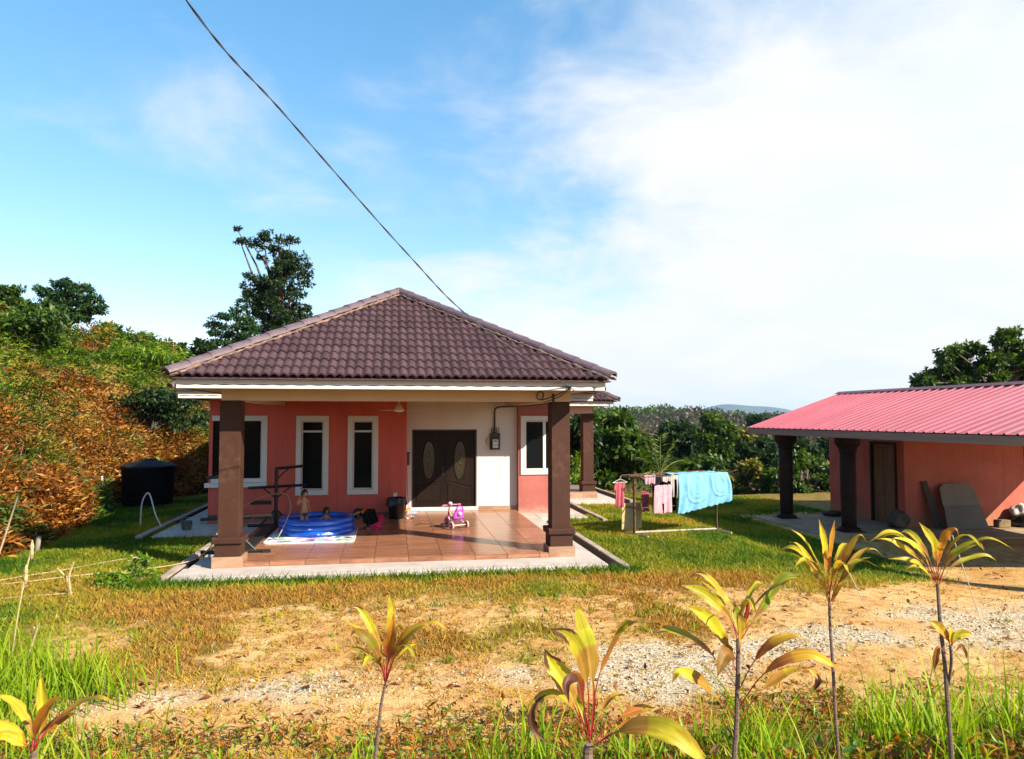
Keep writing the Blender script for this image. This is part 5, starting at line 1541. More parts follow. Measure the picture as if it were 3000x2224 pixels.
T = {'a': (*B(0, -.09, .25), (.135, .115)), 'b': (*B(0, 0, .345), (.122, .102)), 'c': (*B(0, .10, .395), (.118, .092)), 'd': (*B(0, .165, .41), (.082, .066)), 'e': (*B(-.13, .17, .40), .052), 'f': (*B(.13, .17, .40), .052), 'g': (*B(-.155, .26, .35), .044), 'h': (*B(.15, .26, .40), .044)}
skinned('orange_top', T, [('a', 'b'), ('b', 'c'), ('c', 'd'), ('d', 'e'), ('d', 'f'), ('e', 'g'), ('f', 'h')], fabric('orange_blouse', (.72, .20, .03)), wo, 'b')
T = {'a': (*B(0, -.17, .26), (.135, .120)), 'b': (*B(0, -.13, .15), (.165, .14)), 'c': (*B(0, -.10, .06), (.175, .15)), 'd': (*B(0, .02, .22), (.15, .07))}
skinned('pink_skirt', T, [('a', 'b'), ('b', 'c'), ('a', 'd')], fabric('hot_pink_cloth', (.85, .05, .16)), wo, 'b')
def scarf(u, v):
    # thrown over the back, hanging towards the camera side, gathered in folds
    e = min(v * 2.2, 1.0)
    side = -.05 + .24 * math.sin(e * 1.4) + .02 * math.sin(u * 19 + 3 * v)
    z = .47 - .03 * (1 - e) - .36 * max(v - .22, 0) ** .9 / .78 ** .9 * (1 - .35 * abs(u - .5))
    return B(side, -.10 + .34 * u + .03 * math.sin(v * 5), max(z, .05))
MB().grid(scarf, 22, 16).build('black_scarf', fabric('black_scarf_cloth', (.010, .009, .010)), wo, smooth_=True, solid=.014)
M_SANDR = mk('red_rubber', (.60, .04, .02), .2, 9, .5)
for sg in (-1, 1):
    c = B(sg * .115, .055, .0)
    MB().extrude([c + f_ * .10 * math.sin(q) + s_ * .036 * math.cos(q) for q in np.linspace(0, 2 * math.pi, 14, endpoint=False)], (0, 0, .016)).build('sandal', M_SANDR, wo)
# ------------------------------------------------------------------ trees and shrubs
M_BARK = mk('grey_brown_bark', (.13, .095, .07), .3, 5, .9, .5, 20, stretch=(3, 3, .5))
M_BARK2 = mk('pale_bark', (.30, .26, .21), .3, 5, .9, .4, 20)
GREENS = dict(
    mid=[(.018, .055, .010), (.045, .105, .014), (.10, .17, .022), (.20, .25, .035)],
    dark=[(.010, .028, .010), (.020, .050, .014), (.040, .080, .018), (.08, .125, .025)],
    blue=[(.014, .050, .022), (.030, .085, .030), (.06, .13, .032), (.12, .19, .04)],
    lime=[(.06, .15, .010), (.13, .26, .012), (.24, .36, .02), (.38, .42, .04)],
    rust=[(.10, .030, .010), (.28, .085, .015), (.50, .18, .025), (.68, .40, .06)],
    olive=[(.05, .07, .010), (.12, .13, .016), (.26, .22, .03), (.42, .32, .05)],
    dull=[(.05, .045, .028), (.085, .072, .045), (.125, .105, .065), (.16, .135, .085)])

def cluster_pts(c, r, n, shell=.35):
    d = rng.normal(0, 1, (n, 3)); d /= np.linalg.norm(d, axis=1, keepdims=True)
    q = (shell + (1 - shell) * rng.uniform(0, 1, n) ** .6)[:, None]
    return np.asarray(tuple(c))[None] + d * q * np.asarray(r)[None], d

def crown_mesh(name, blobs, n, size, pal, parent, origin, up=.4, aspect=.45, droop=.25, tone=.15, mat=None):
    """leaves spread through clumps; blobs: list of (centre, (rx, ry, rz))"""
    vol = np.array([b[1][0] * b[1][1] * b[1][2] for b in blobs]) ** .72
    cnt = np.maximum((n * vol / vol.sum()).astype(int), 90 if n > 7000 else 20)
    Ps, Ds, Ts = [], [], []
    for (c, r), k in zip(blobs, cnt):
        ns_ = int(np.clip(k / 16, 4, 16))                       # each clump breaks up into twigs with gaps between
        sc_, _ = cluster_pts(c, np.asarray(r) * 1.08, ns_, shell=.1)
        for q in range(ns_):
            kk_ = max(4, k // ns_)
            p, d = cluster_pts(sc_[q], np.asarray(r) * rng.uniform(.14, .34), kk_)
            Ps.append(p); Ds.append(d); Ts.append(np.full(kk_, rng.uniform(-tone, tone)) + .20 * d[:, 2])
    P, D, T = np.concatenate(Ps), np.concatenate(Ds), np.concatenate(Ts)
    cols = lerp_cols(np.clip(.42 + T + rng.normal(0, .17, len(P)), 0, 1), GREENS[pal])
    sz = size * rng.uniform(.6, 1.35, len(P))
    V, F, C = leaf_quads(P, sz, cols, up=up, aspect=aspect, droop=droop, dirs=D * 1.0)
    return mesh_np(name, V, F, mat or M_LEAF, C, parent=parent, origin=origin)

def limbs(m, base, top, ends, r0, bend=.12):
    """trunk from base to top, then limbs to the clump centres"""
    base, top = Vector(base), Vector(top)
    n = 7
    tp = [base.lerp(top, i / n) + Vector((math.sin(i * 1.7) * bend * .4, math.cos(i * 1.3) * bend * .4, 0)) * (i / n) for i in range(n + 1)]
    m.tube(tp, [r0 * (1 - .6 * i / n) for i in range(n + 1)], 8)
    for e_ in ends:
        e_ = Vector(e_)
        k = random.randint(2, n - 1)
        if e_.z < tp[k].z: k = max(1, min(range(n), key=lambda q: abs(tp[q].z - e_.z + (e_ - tp[q]).xy.length * .4)))
        a = tp[k]
        mid = a.lerp(e_, .5) + Vector((random.uniform(-.1, .1), random.uniform(-.1, .1), .12 * (e_ - a).length))
        rr = r0 * (1 - .6 * k / n) * .5
        m.tube([a, a.lerp(mid, .5), mid, mid.lerp(e_, .6), e_], [rr, rr * .8, rr * .6, rr * .4, rr * .2], 6)

def tree(label, cat, base, blobs, n, size, pal, r0=.14, top=None, bark=None, group=None, name='tree', **kw):
    base = Vector(base)
    base.z = float(height(np.array([base.x]), np.array([base.y]))[0]) - .05
    o = thing(name, label, cat, base, group)
    top = Vector(top) if top else max((Vector(b[0]) for b in blobs), key=lambda p: p.z)
    m = MB(); limbs(m, base, top, [b[0] for b in blobs], r0)
    m.build('trunk', bark or M_BARK, o, smooth_=True)
    crown_mesh('crown', blobs, n, size, pal, o, base, **kw)
    return o

def vb(u, v, d, ru, rv, rd=None):
    """clump seen at view pixel (u, v), d metres off, with half sizes in view pixels"""
    k = d * KV / FPX
    return (px(u, v, d), (ru * k, (rd or ru) * k, rv * k))

# tall tree behind the house, left
D = 46
tall = [vb(600, 640, D, 52, 34), vb(572, 668, D, 48, 36), vb(632, 672, D, 44, 34), vb(560, 700, D, 40, 26), vb(648, 622, D, 26, 24), vb(548, 640, D, 26, 30), vb(600, 590, D, 40, 22), vb(640, 585, D, 34, 20), vb(662, 600, D, 16, 14), vb(610, 700, D, 50, 26), vb(655, 700, D, 30, 24), vb(585, 610, D, 40, 22),
        vb(545, 528, D, 24, 10), vb(522, 524, D, 14, 7), vb(574, 520, D, 20, 11), vb(593, 540, D, 24, 10), vb(582, 508, D, 16, 7), vb(632, 525, D, 22, 9), vb(615, 555, D, 26, 12), vb(516, 498, D, 7, 4), vb(645, 560, D, 22, 11), vb(668, 575, D, 8, 8), vb(570, 562, D, 12, 9), vb(606, 516, D, 10, 7), vb(540, 600, D, 9, 8)]
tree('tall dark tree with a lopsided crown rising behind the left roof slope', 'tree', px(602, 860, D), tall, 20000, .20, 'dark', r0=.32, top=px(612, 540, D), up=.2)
D = 40
lay = [vb(500, 690, D, 34, 6), vb(470, 706, D, 26, 5), vb(520, 712, D, 40, 7), vb(492, 726, D, 36, 7), vb(540, 732, D, 34, 9), vb(505, 748, D, 44, 9), vb(470, 745, D, 20, 6), vb(516, 674, D, 16, 6), vb(560, 750, D, 30, 12), vb(545, 700, D, 22, 8)]
tree('slender tree with flat layered branches left of the tall dark tree', 'tree', px(517, 860, D), lay, 6500, .18, 'blue', r0=.12, top=px(516, 672, D), up=.8)
D = 38
tree('small dark tree between hillside and left roof hip', 'tree', px(440, 850, D), [vb(440, 758, D, 26, 14), vb(458, 766, D, 22, 12), vb(425, 768, D, 16, 11), vb(447, 780, D, 30, 12)], 2600, .26, 'dark', r0=.12)
# trees on the hill top, left
D = 30
tree('dark green tree at the far left on top of the hillside', 'tree', px(20, 760, D), [vb(0, 650, D, 28, 26), vb(30, 632, D, 20, 14), vb(-20, 665, D, 34, 30), vb(38, 662, D, 26, 18), vb(8, 690, D, 44, 18), vb(56, 684, D, 18, 12)], 7000, .17, 'mid', r0=.16)
D = 33
tree('broad airy tree on the hill crest at left', 'tree', px(150, 780, D), [vb(112, 634, D, 28, 12), vb(150, 618, D, 26, 10), vb(172, 630, D, 24, 10), vb(190, 650, D, 26, 10), vb(140, 650, D, 36, 14), vb(205, 672, D, 24, 8), vb(220, 668, D, 14, 5), vb(105, 660, D, 22, 12), vb(160, 672, D, 40, 10), vb(130, 616, D, 12, 6), vb(120, 684, D, 34, 10), vb(180, 690, D, 30, 8)], 8000, .17, 'blue', r0=.16, top=px(150, 640, D))
for k, (u, v, ru, rv, pal, lab) in enumerate(((262, 735, 20, 26, 'mid', 'pointed green sapling on the hill crest right of the airy tree'), (310, 740, 28, 16, 'blue', 'loose bushy sapling on the hill crest above green grass'), (352, 752, 26, 16, 'olive', 'thin yellowish sapling on the hill crest'), (385, 762, 24, 13, 'mid', 'low bushy tree on the hill crest nearest the roof'), (232, 712, 26, 16, 'olive', 'straw coloured shrub on the hill crest'))):
    D = 31 + k * .7
    tree(lab, 'tree', px(u, 830, D), [vb(u, v, D, ru * .8, rv), vb(u - ru * .5, v + 12, D, ru * .6, rv * .7), vb(u + ru * .5, v + 12, D, ru * .6, rv * .7), vb(u, v + 24, D, ru, rv * .6)], 1500, .24, pal, r0=.06)

# hillside growth: ferns, dry fronds, creepers -> one mass
N = 64000
hy = rng.uniform(7, 42, N); hx = foot_x(hy) + .6 - rng.uniform(0, 1, N) ** 1.25 * 13
vis = ((hx * _r[0] + hy * _r[1]) / (hx * _f[0] + hy * _f[1]) > -1.15) & ~((hx > -6.0) & (hy < 31))
tk = (np.hypot(hx + 7.33, hy - 24) > 1.15)
hx, hy = hx[vis & tk], hy[vis & tk]
hz = height(hx, hy)
band = fbm(hx * .42, hy * .42 + hz * .5, 61, 4)
dry = np.clip(.53 + (band - .5) * 3.4 - .34 * smooth(3.6, 5.2, hz) + .25 * smooth(1.8, .3, hz), 0, 1)
lumpn = fbm(hx * .9 + 7, hy * .9, 66, 3)
lift = np.clip((lumpn - .36) * 2.8, 0, 1) * 1.25
hue = rng.normal(0, .16, len(hx))
Vs, Fs, Cs, off = [], [], [], 0
LF = 5
P = np.repeat(np.stack([hx, hy, hz + rng.uniform(0, 1, len(hx)) * (.18 + lift)], 1), LF, 0)
ang = np.repeat(rng.uniform(0, 6.28, len(hx)), LF) + np.tile(np.arange(LF) * 6.28 / LF, len(hx))
el = rng.uniform(-.1, .9, len(P))
dirs = np.stack([np.cos(ang) * np.cos(el), np.sin(ang) * np.cos(el), np.sin(el)], 1)
P = P + dirs * .05
dr_ = np.repeat(dry, LF); tn = np.clip(np.repeat(rng.normal(0, .15, len(hx)), LF) + rng.normal(.45, .17, len(P)) + .25 * (np.repeat(lumpn, LF) - .5) * 2, 0, 1)
cg, co, cr_ = lerp_cols(tn, GREENS['mid']), lerp_cols(tn, GREENS['olive']), lerp_cols(tn, GREENS['rust'])
pick = dr_ + np.repeat(hue, LF) + rng.normal(0, .05, len(P))
cols = np.where((pick < .42)[:, None], np.where((rng.uniform(0, 1, len(P)) < .22 + .45 * smooth(2.8, 4.2, P[:, 2]))[:, None], lerp_cols(tn, GREENS['lime']), cg), np.where((pick < .60)[:, None], co, cr_))
# bushes and tangles standing out of the mass, and bare stems between them
nb_ = 130
by = rng.uniform(13.5, 36, nb_); bx = foot_x(by) - .2 - rng.uniform(0, 1, nb_) * 7.5
okb = (np.hypot(bx + 7.33, by - 24) > 1.7) & ~((bx > -6.2) & (by < 31))
bx, by = bx[okb], by[okb]
bzz = height(bx, by)
Pb, Db, Cb, Sb = [], [], [], []
for k in range(len(bx)):
    r_ = rng.uniform(.35, .95); nl = int(260 * r_ + 60)
    p, d = cluster_pts((bx[k], by[k], bzz[k] + r_ * .45), (r_, r_, r_ * .75), nl, shell=.45)
    pal = ['rust', 'rust', 'olive', 'mid', 'lime', 'rust', 'olive', 'dark'][rng.integers(0, 8)] if bzz[k] < 3.8 else ['mid', 'olive', 'mid', 'lime', 'dark'][rng.integers(0, 5)]
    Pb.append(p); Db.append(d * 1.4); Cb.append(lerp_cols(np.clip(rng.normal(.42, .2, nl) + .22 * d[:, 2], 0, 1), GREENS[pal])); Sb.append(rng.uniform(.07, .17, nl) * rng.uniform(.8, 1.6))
P = np.concatenate([P] + Pb); dirs = np.concatenate([dirs] + Db); cols = np.concatenate([cols] + Cb)
sizes = np.concatenate([rng.uniform(.09, .25, len(P) - sum(map(len, Sb)))] + Sb)
V, F, C = leaf_quads(P, sizes, cols, up=.5, aspect=.28, droop=.15, dirs=dirs * 2.2)
ns_ = 900
ky = rng.uniform(12.5, 34, ns_); kx = foot_x(ky) - rng.uniform(0, 1, ns_) * 7
oks = (np.hypot(kx + 7.33, ky - 24) > 1.3) & ~((kx > -6.2) & (ky < 31)); kx, ky = kx[oks], ky[oks]
hk = rng.uniform(.3, 1.15, len(kx))
V2, F2, C2 = blades(kx, ky, hk, np.full(len(kx), .011), hk * rng.uniform(.1, .6, len(kx)), lerp_cols(rng.uniform(0, 1, len(kx)), [(.10, .05, .025), (.36, .20, .09), (.55, .42, .24)]))
F = np.concatenate([F, F2 + len(V)]); V = np.concatenate([V, V2]); C = np.concatenate([C, C2])
tag(mesh_np('hillside_growth', V, F, M_LEAF, C), 'tangled dry orange ferns and green creepers covering the steep bank', 'undergrowth', kind='stuff')

def shrub(label, base, w, h, n, size, pal, group=None, cat='shrub', name='shrub', nb=7, **kw):
    b = Vector(base); b.z = float(height(np.array([b.x]), np.array([b.y]))[0])
    bl = []
    for i in range(nb):
        a = random.uniform(0, 6.28); q = random.uniform(.15, .8)
        zz = random.uniform(.35, .95)
        bl.append((b + Vector((math.cos(a) * w * .5 * q, math.sin(a) * w * .5 * q, h * zz * (1 - .35 * q))), (w * random.uniform(.18, .30), w * random.uniform(.18, .30), h * random.uniform(.14, .24))))
    o = thing(name, label, cat, b, group)
    m = MB()
    for c, r in bl:
        m.tube([b + Vector((random.uniform(-.05, .05), random.uniform(-.05, .05), 0)), b.lerp(c, .5) + Vector((0, 0, .1 * h)), c], [.03, .02, .008], 5)
    m.build('stems', M_BARK, o)
    crown_mesh('foliage', bl, n, size, pal, o, b, **kw)
    return o
shrub('dark green leafy shrub on the slope beside the left eave', px(330, 935, 26.5), 3.0, 1.7, 3600, .17, 'dark', nb=14)
shrub('yellow green fern clump low on the orange bank', px(335, 960, 25), 1.3, 1.0, 700, .24, 'lime')
shrub('dry rust coloured fern on the bank near its foot', px(360, 975, 25.5), 1.2, .9, 600, .24, 'rust')
shrub('green leafy bush near the top left of the bank', px(75, 745, 25), 2.6, 1.8, 2200, .22, 'mid', nb=9)
shrub('bright green grassy bush on the bank crest near the roof', px(345, 810, 29), 3.6, 1.3, 2200, .26, 'lime', nb=9, aspect=.2)
shrub('small bright green weed growing on the kerb by the left pillar', (-4.35, 13.75, 0), .42, .34, 160, .09, 'lime', cat='weed')
shrub('green weed clump spreading at the end of the left kerb', (-4.25, 12.95, 0), 1.2, .22, 620, .08, 'lime', cat='weed', nb=12)

# right background ------------------------------------------------------
bb = []
random.seed(21)
def mass(u0, u1, vtop, vbot, d, n):
    out = []
    for i in range(n):
        u = random.uniform(u0, u1); q = (u - u0) / (u1 - u0)
        vt = np.interp(q, np.linspace(0, 1, len(vtop)), vtop)
        v = vt + (vbot - vt) * random.uniform(0.06, 1) ** .9
        r_ = random.uniform(12, 24)
        out.append(vb(u, v + r_ * .5, d + random.uniform(-1.0, 1.0), r_, r_ * .72))
    return out
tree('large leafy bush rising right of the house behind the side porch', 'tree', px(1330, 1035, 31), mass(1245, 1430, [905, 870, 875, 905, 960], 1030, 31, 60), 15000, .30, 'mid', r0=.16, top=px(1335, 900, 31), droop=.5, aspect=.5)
tree('dark bush seen between the porch pillar and the side porch', 'tree', px(1250, 1035, 29), mass(1225, 1290, [890, 900], 1020, 29, 16), 4000, .27, 'dark', r0=.10, droop=.5)
D = 58
tree('dark round crowned tree in the valley beyond the palm', 'tree', px(1475, 1080, D), mass(1442, 1512, [920, 895, 905, 925], 1000, D, 30), 9000, .42, 'dark', r0=.25, top=px(1478, 915, D))
tree('tall olive green tree in the middle of the valley', 'tree', px(1550, 1080, D), mass(1505, 1590, [920, 897, 893, 915], 1000, D, 34), 9500, .42, 'mid', r0=.25, top=px(1548, 912, D), tone=.2)
D = 75
tree('pale green tree farther off right of the olive tree', 'tree', px(1600, 1060, D), mass(1575, 1640, [915, 908, 930], 1000, D, 20), 5000, .5, 'olive', r0=.25)
D = 95
tree('small dark domed tree on the valley rim', 'tree', px(1648, 1000, D), mass(1632, 1668, [905, 898, 905], 935, D, 9), 1500, .7, 'dark', r0=.3)
tree('dark tree beside the left end of the pink roof', 'tree', px(1735, 1000, D), mass(1708, 1765, [915, 900, 905], 935, D, 11), 1700, .7, 'dark', r0=.3)
D = 52
tree('dark rounded tree under the left corner of the pink roof', 'tree', px(1640, 1080, D), mass(1610, 1690, [955, 938, 950], 1020, D, 24), 6500, .38, 'dark', r0=.2)
for k, (u0, u1, vt, vb_, d, n, nl, pal, lab) in enumerate((
        (1470, 1570, [985, 975, 990], 1075, 33, 26, 4200, 'mid', 'broad leafed bush directly behind the blue blanket'),
        (1560, 1680, [1000, 985, 1000], 1080, 34, 26, 4200, 'olive', 'yellowish bush at the lawn edge right of the blanket'),
        (1670, 1720, [1000, 1010], 1085, 33, 10, 1800, 'mid', 'green bush at the lawn edge left of the first shed column'),
        (1715, 1815, [985, 960, 1000], 1085, 30, 24, 4200, 'mid', 'leafy bush seen between the two shed columns'),
        (1395, 1470, [985, 975, 985], 1035, 36, 14, 2600, 'dark', 'dark bush behind the young palm'),
        (1730, 1815, [930, 935], 975, 60, 12, 2000, 'dark', 'distant dark treetop under the shed eave between the columns'))):
    tree(lab, 'shrub', px((u0 + u1) / 2, vb_, d), mass(u0, u1, vt, vb_, d, n), nl, .24 * d / 32, pal, r0=.07, name='shrub', droop=.35, aspect=.5)
shrub('bright green low shrub behind the side porch pillar', px(1245, 1035, 27), 1.3, 1.5, 700, .2, 'lime')
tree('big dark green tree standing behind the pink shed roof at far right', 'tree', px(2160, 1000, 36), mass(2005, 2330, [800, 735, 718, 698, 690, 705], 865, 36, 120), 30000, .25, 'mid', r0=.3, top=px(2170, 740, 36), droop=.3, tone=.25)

# young palm
pl = thing('palm', 'young palm with arching fronds behind the clothes rack', 'palm', px(1437, 1042, 27))
pb = ORG[pl.name]
MB().tube([pb - Vector((0, 0, .25)), pb + Vector((0, 0, .25))], [.09, .05], 8).build('stem', M_BARK, pl)
for k, (du, dv, hgt) in enumerate(((-62, 18, 0.5), (60, -28, .5), (30, -70, .3), (-25, -75, .2), (0, -85, .1), (-50, -35, .4), (50, 5, .6))):
    tip = px(1437 + du, 1030 + dv, 27 + random.uniform(-.6, .6)); st_ = pb + Vector((0, 0, .2))
    rib = [st_.lerp(tip, q) + Vector((0, 0, .34 * hgt * 4 * q * (1 - q))) for q in np.linspace(0, 1, 12)]
    fr = MB().tube(rib, [.02 * (1 - .8 * i / 11) for i in range(12)], 5).build('frond', mk('palm_rib_%d' % k, (.25, .26, .06), .2, 9, .6), pl)
    pp, dd = [], []
    for i in range(1, 12):
        tq = (rib[i] - rib[i - 1]).normalized()
        sd = tq.cross(Vector((0, 0, 1))).normalized() if abs(tq.z) < .98 else Vector((1, 0, 0))
        for sg in (-1, 1):
            for q in (0, .5):
                pp.append(rib[i].lerp(rib[i - 1], q)); dd.append((sd * sg + tq * .7 - Vector((0, 0, .25))) * 3)
    V, F, C = leaf_quads(np.array([tuple(p) for p in pp]), .42, lerp_cols(rng.uniform(.4, 1, len(pp)), GREENS['mid']), up=.6, aspect=.09, dirs=np.array([tuple(d) for d in dd]))
    mesh_np('leaflets', V, F, M_LEAF, C, parent=fr, origin=ORG[fr.name])

# far wooded hills: a mass of bare and leafy crowns
N = 5200
fx, fy = rng.uniform(0, 330, N), rng.uniform(170, 520, N)
rt = fx / fy
ok = (rt > .08) & (rt < .62)
fx, fy = fx[ok], fy[ok]
fz = height(fx, fy)
rad = rng.uniform(2.0, 4.6, len(fx)) * (.8 + .4 * (vnoise(fx * .02, fy * .02, 5) > .5))
KL = 46
cc = np.repeat(np.stack([fx, fy, fz + rad * .8], 1), KL, 0)
d_ = rng.normal(0, 1, (len(cc), 3)); d_ /= np.linalg.norm(d_, axis=1, keepdims=True)
P = cc + d_ * np.repeat(rad, KL)[:, None] * np.array([1, 1, .9]) * rng.uniform(.5, 1, (len(cc), 1))
sel = np.repeat(fbm(fx * .012, fy * .02, 77, 3) + .25 * smooth(250, 420, fy), KL)
tn = np.clip(rng.normal(.5, .22, len(cc)), 0, 1)
cols = np.where((sel > .54)[:, None], lerp_cols(tn, GREENS['dull']), np.where((sel > .44)[:, None], lerp_cols(tn, GREENS['mid']), lerp_cols(tn, GREENS['dark'])))
V, F, C = leaf_quads(P, np.repeat(rad, KL) * .30, cols, up=.3, aspect=.8, dirs=d_)
tag(mesh_np('far_forest', V, F, M_LEAF, C), 'distant wooded hills of bare grey and dark green trees', 'forest', kind='stuff')

# far blue mountain
def mtn(u, v):
    x = 1300 + 2600 * u; y = 4300 + 900 * v
    prof = 120 * math.exp(-((u - .42) / .20) ** 2) + 60 * math.exp(-((u - .8) / .2) ** 2) + 6 * math.sin(u * 40) + 8 * math.sin(u * 17 + 2)
    return Vector((x, y, -90 + (prof + 60) * math.sin(math.pi * v)))
tag(MB().grid(mtn, 80, 12).build('mountain', mk('forested_mountain', (.05, .09, .10), .2, .002, .9), origin=(2200, 4700, -60), smooth_=True), kind='structure')

# the air of the valley: one even, pale haze
air = NT('haze_air')
air.n.remove(air.p)
pv = air.N('ShaderNodeVolumePrincipled')
pv.inputs['Color'].default_value = (.55, .76, 1, 1)
pv.inputs['Density'].default_value = 0.9e-4
pv.inputs['Anisotropy'].default_value = .2
air.link(pv.outputs[0], air.out.inputs['Volume'])
tag(MB().box(-6500, 6500, -1800, 6600, -900, 130).build('haze', air.m, origin=(0, 0, 0)), kind='stuff')
# ------------------------------------------------------------------ left yard
tk = thing('water_tank', 'black plastic water tank with a conical lid at the foot of the bank', 'tank', (-7.33, 24.0, -.02))
M_TANK = mk('black_tank_plastic', (.005, .005, .005), .2, 3, .8, spec=.1)
tz = float(height(np.array([-7.33]), np.array([24.0]))[0]) - .05
prof_t = [(.68, 0)]
for i in range(7):
    z = .08 + i * .155
    prof_t += [(.690 + .008 * i, z), (.696 + .008 * i, z + .03), (.696 + .008 * i, z + .09), (.690 + .008 * i, z + .12)]
MB().lathe((-7.33, 24, tz), prof_t + [(.75, 1.20)], 40).build('tank_body', M_TANK, tk, smooth_=True)
MB().lathe((-7.33, 24, tz), [(.79, 1.20), (.79, 1.25), (.74, 1.27), (.25, 1.41), (.22, 1.45), (0, 1.46)], 40, cap=False).build('lid', mk('tank_lid', (.014, .014, .017), .2, 3, .6, spec=.2), tk)

def pole(name, label, cat, a, b, r, mat): return tag(MB().tube([a, a.lerp(b, .5) + Vector((.01, 0, .01)), b], [r, r * .95, r * .9], 8).build(name, mat, origin=a, smooth_=True), label, cat)
M_BAMB = mk('pale_bamboo', (.42, .31, .18), .2, 9, .6)
M_PVC = mk('white_pipe', (.75, .72, .68), .08, 6, .4)
def gp(x, y, dz=0.0): return Vector((x, y, float(height(np.array([x]), np.array([y]))[0]) + dz))
a = gp(-6.22, 12.75, -.05)
pole('stick', 'tall pale stick standing slanted in the left yard', 'stick', a, px(38, 1082, 13.7), .018, M_BAMB)
pole('pipe', 'short white pipe standing on the bank left of the tank', 'pipe', px(221, 1063, 22.8), px(222, 1036, 22.8), .035, M_PVC)
pole('stump', 'short pale stump standing in the grass at the bank foot', 'stump', gp(-6.9, 15.9, -.03), gp(-6.85, 15.9, .32), .05, M_BARK2)
hp = thing('bent_pipe', 'white bent pipe arching out of the grass before the tank', 'pipe', gp(-5.85, 19.4))
a, b = gp(-6.05, 19.3, -.02), gp(-5.35, 18.7, -.02)
MB().tube(catmull([a, a + Vector((.02, 0, .55)), a + Vector((.12, -.02, .80)), a + Vector((.22, -.05, .77)), b + Vector((-.18, .02, .35)), b], 8), .016, 7).build('tube', M_PVC, hp, smooth_=True)
pole('pole', 'long thin pole lying on the grass at the left edge', 'pole', gp(-6.4, 11.6, .02), gp(-4.7, 12.1, .025), .010, M_BAMB)
bk = thing('bucket', 'small grey bucket on the apron by the red wall corner', 'bucket', (-4.7, 18.2, .05))
MB().lathe((-4.7, 18.2, .05), [(.10, 0), (.13, .20), (.14, .205), (.12, .20), (.09, .02), (0, .02)], 18, cap=False).build('pail', mk('grey_green_plastic', (.12, .13, .11), .2, 5, .5), bk, smooth_=True)
MB().tube([(-4.83, 18.2, .25), (-4.77, 18.2, .33), (-4.63, 18.2, .33), (-4.57, 18.2, .25)], .005, 5).build('handle', M_ALU, bk)
# dry weed stalks
M_STRAW = mk('dry_straw', (.52, .38, .18), .25, 14, .8)
def stalk(label, base, pts, r=.006, heads=()):
    o = thing('dry_weed', label, 'weed', base)
    MB().tube(catmull([Vector(base)] + [Vector(base) + Vector(p) for p in pts], 5), r, 5).build('stalk', M_STRAW, o)
    for h_ in heads:
        c = Vector(base) + Vector(h_)
        MB().lathe(c, [(.004, -.10), (.020, -.05), (.016, 0), (.022, .03), (.006, .10)], 7).build('seed_head', M_STRAW, o)
stalk('tall dry grass stalk with seed head in the left foreground', gp(-3.85, 8.4, -.02), [(.04, 0, .5), (.10, 0, .95), (.16, .02, 1.35)], .008, [(.12, 0, 1.05), (.16, .02, 1.30)])
stalk('forked dry twig standing in the left yard', gp(-4.75, 12.1, -.02), [(-.06, 0, .25), (-.20, 0, .42)], .014)
stalk('crooked dead twig rising beside the forked twig', gp(-4.70, 12.0, -.02), [(-.04, 0, .30), (.02, 0, .52)], .016)
stalk('pale broken grass stalk beside the tall seed stalk', gp(-3.6, 8.1, -.02), [(.05, 0, .3), (.14, 0, .62)], .008)

# ------------------------------------------------------------------ tall foreground grass
def tufts(cent, spread, n, h0, h1, w, cols0, cols1, lean=.35, seg=4):
    c = np.array(cent)
    k = rng.integers(0, len(c), n)
    x = c[k, 0] + rng.normal(0, spread, n); y = c[k, 1] + rng.normal(0, spread, n)
    hsc = c[k, 2] if c.shape[1] > 2 else 1.0
    h = rng.uniform(h0, h1, n) * hsc
    tq = rng.uniform(0, 1, n)
    return blades(x, y, h, rng.uniform(.5, 1, n) * w, h * rng.uniform(.1, 1.0, n) * lean, lerp_cols(tq, cols0), lerp_cols(tq, cols1), seg=seg)
GREEN_B, GREEN_T = [(.08, .17, .008), (.12, .27, .010), (.20, .35, .015)], [(.20, .38, .012), (.44, .60, .02), (.66, .64, .05)]
parts = []
cent = [(x, y, s) for x, y, s in [(rng.uniform(-.6, .6) + a, rng.uniform(-.3, .3) + b, s) for a, b, s in
        [(-3.2, 6.6, .9), (-3.6, 7.4, 1.1), (-3.0, 7.6, .9), (-4.1, 7.3, 1.1), (-4.4, 8.2, 1.2), (-2.7, 6.3, .7), (-3.9, 6.6, 1.0), (-2.9, 5.6, .7), (-2.3, 5.3, .6), (-1.5, 5.0, .5), (-.6, 4.8, .5), (-4.9, 8.6, 1.0), (-3.3, 8.2, .8), (-4.6, 7.6, 1.1), (-2.6, 4.9, .8), (-2.0, 4.6, .7), (-3.0, 5.0, .8)] for _ in range(4)]]
parts.append(tufts(cent, .24, 3400, .14, .55, .009, GREEN_B, GREEN_T, .8, seg=5))
parts.append(tufts(cent[::3], .12, 420, .45, .95, .012, GREEN_B, GREEN_T, .55, seg=6))
cent = [(rng.uniform(.35, 1.6), rng.uniform(4.1, 4.9), rng.uniform(.5, 1.0)) for _ in range(16)] + [(rng.uniform(1.6, 4.6), rng.uniform(3.5, 5.0), rng.uniform(.6, 1.15)) for _ in range(60)] + [(rng.uniform(-2.4, .4), rng.uniform(4.0, 4.9), rng.uniform(.3, .6)) for _ in range(22)]
parts.append(tufts(cent, .13, 2600, .12, .46, .0075, GREEN_B, GREEN_T, .8, seg=5))
parts.append(tufts(cent[::2], .07, 620, .30, .78, .011, GREEN_B, GREEN_T, .7, seg=7))
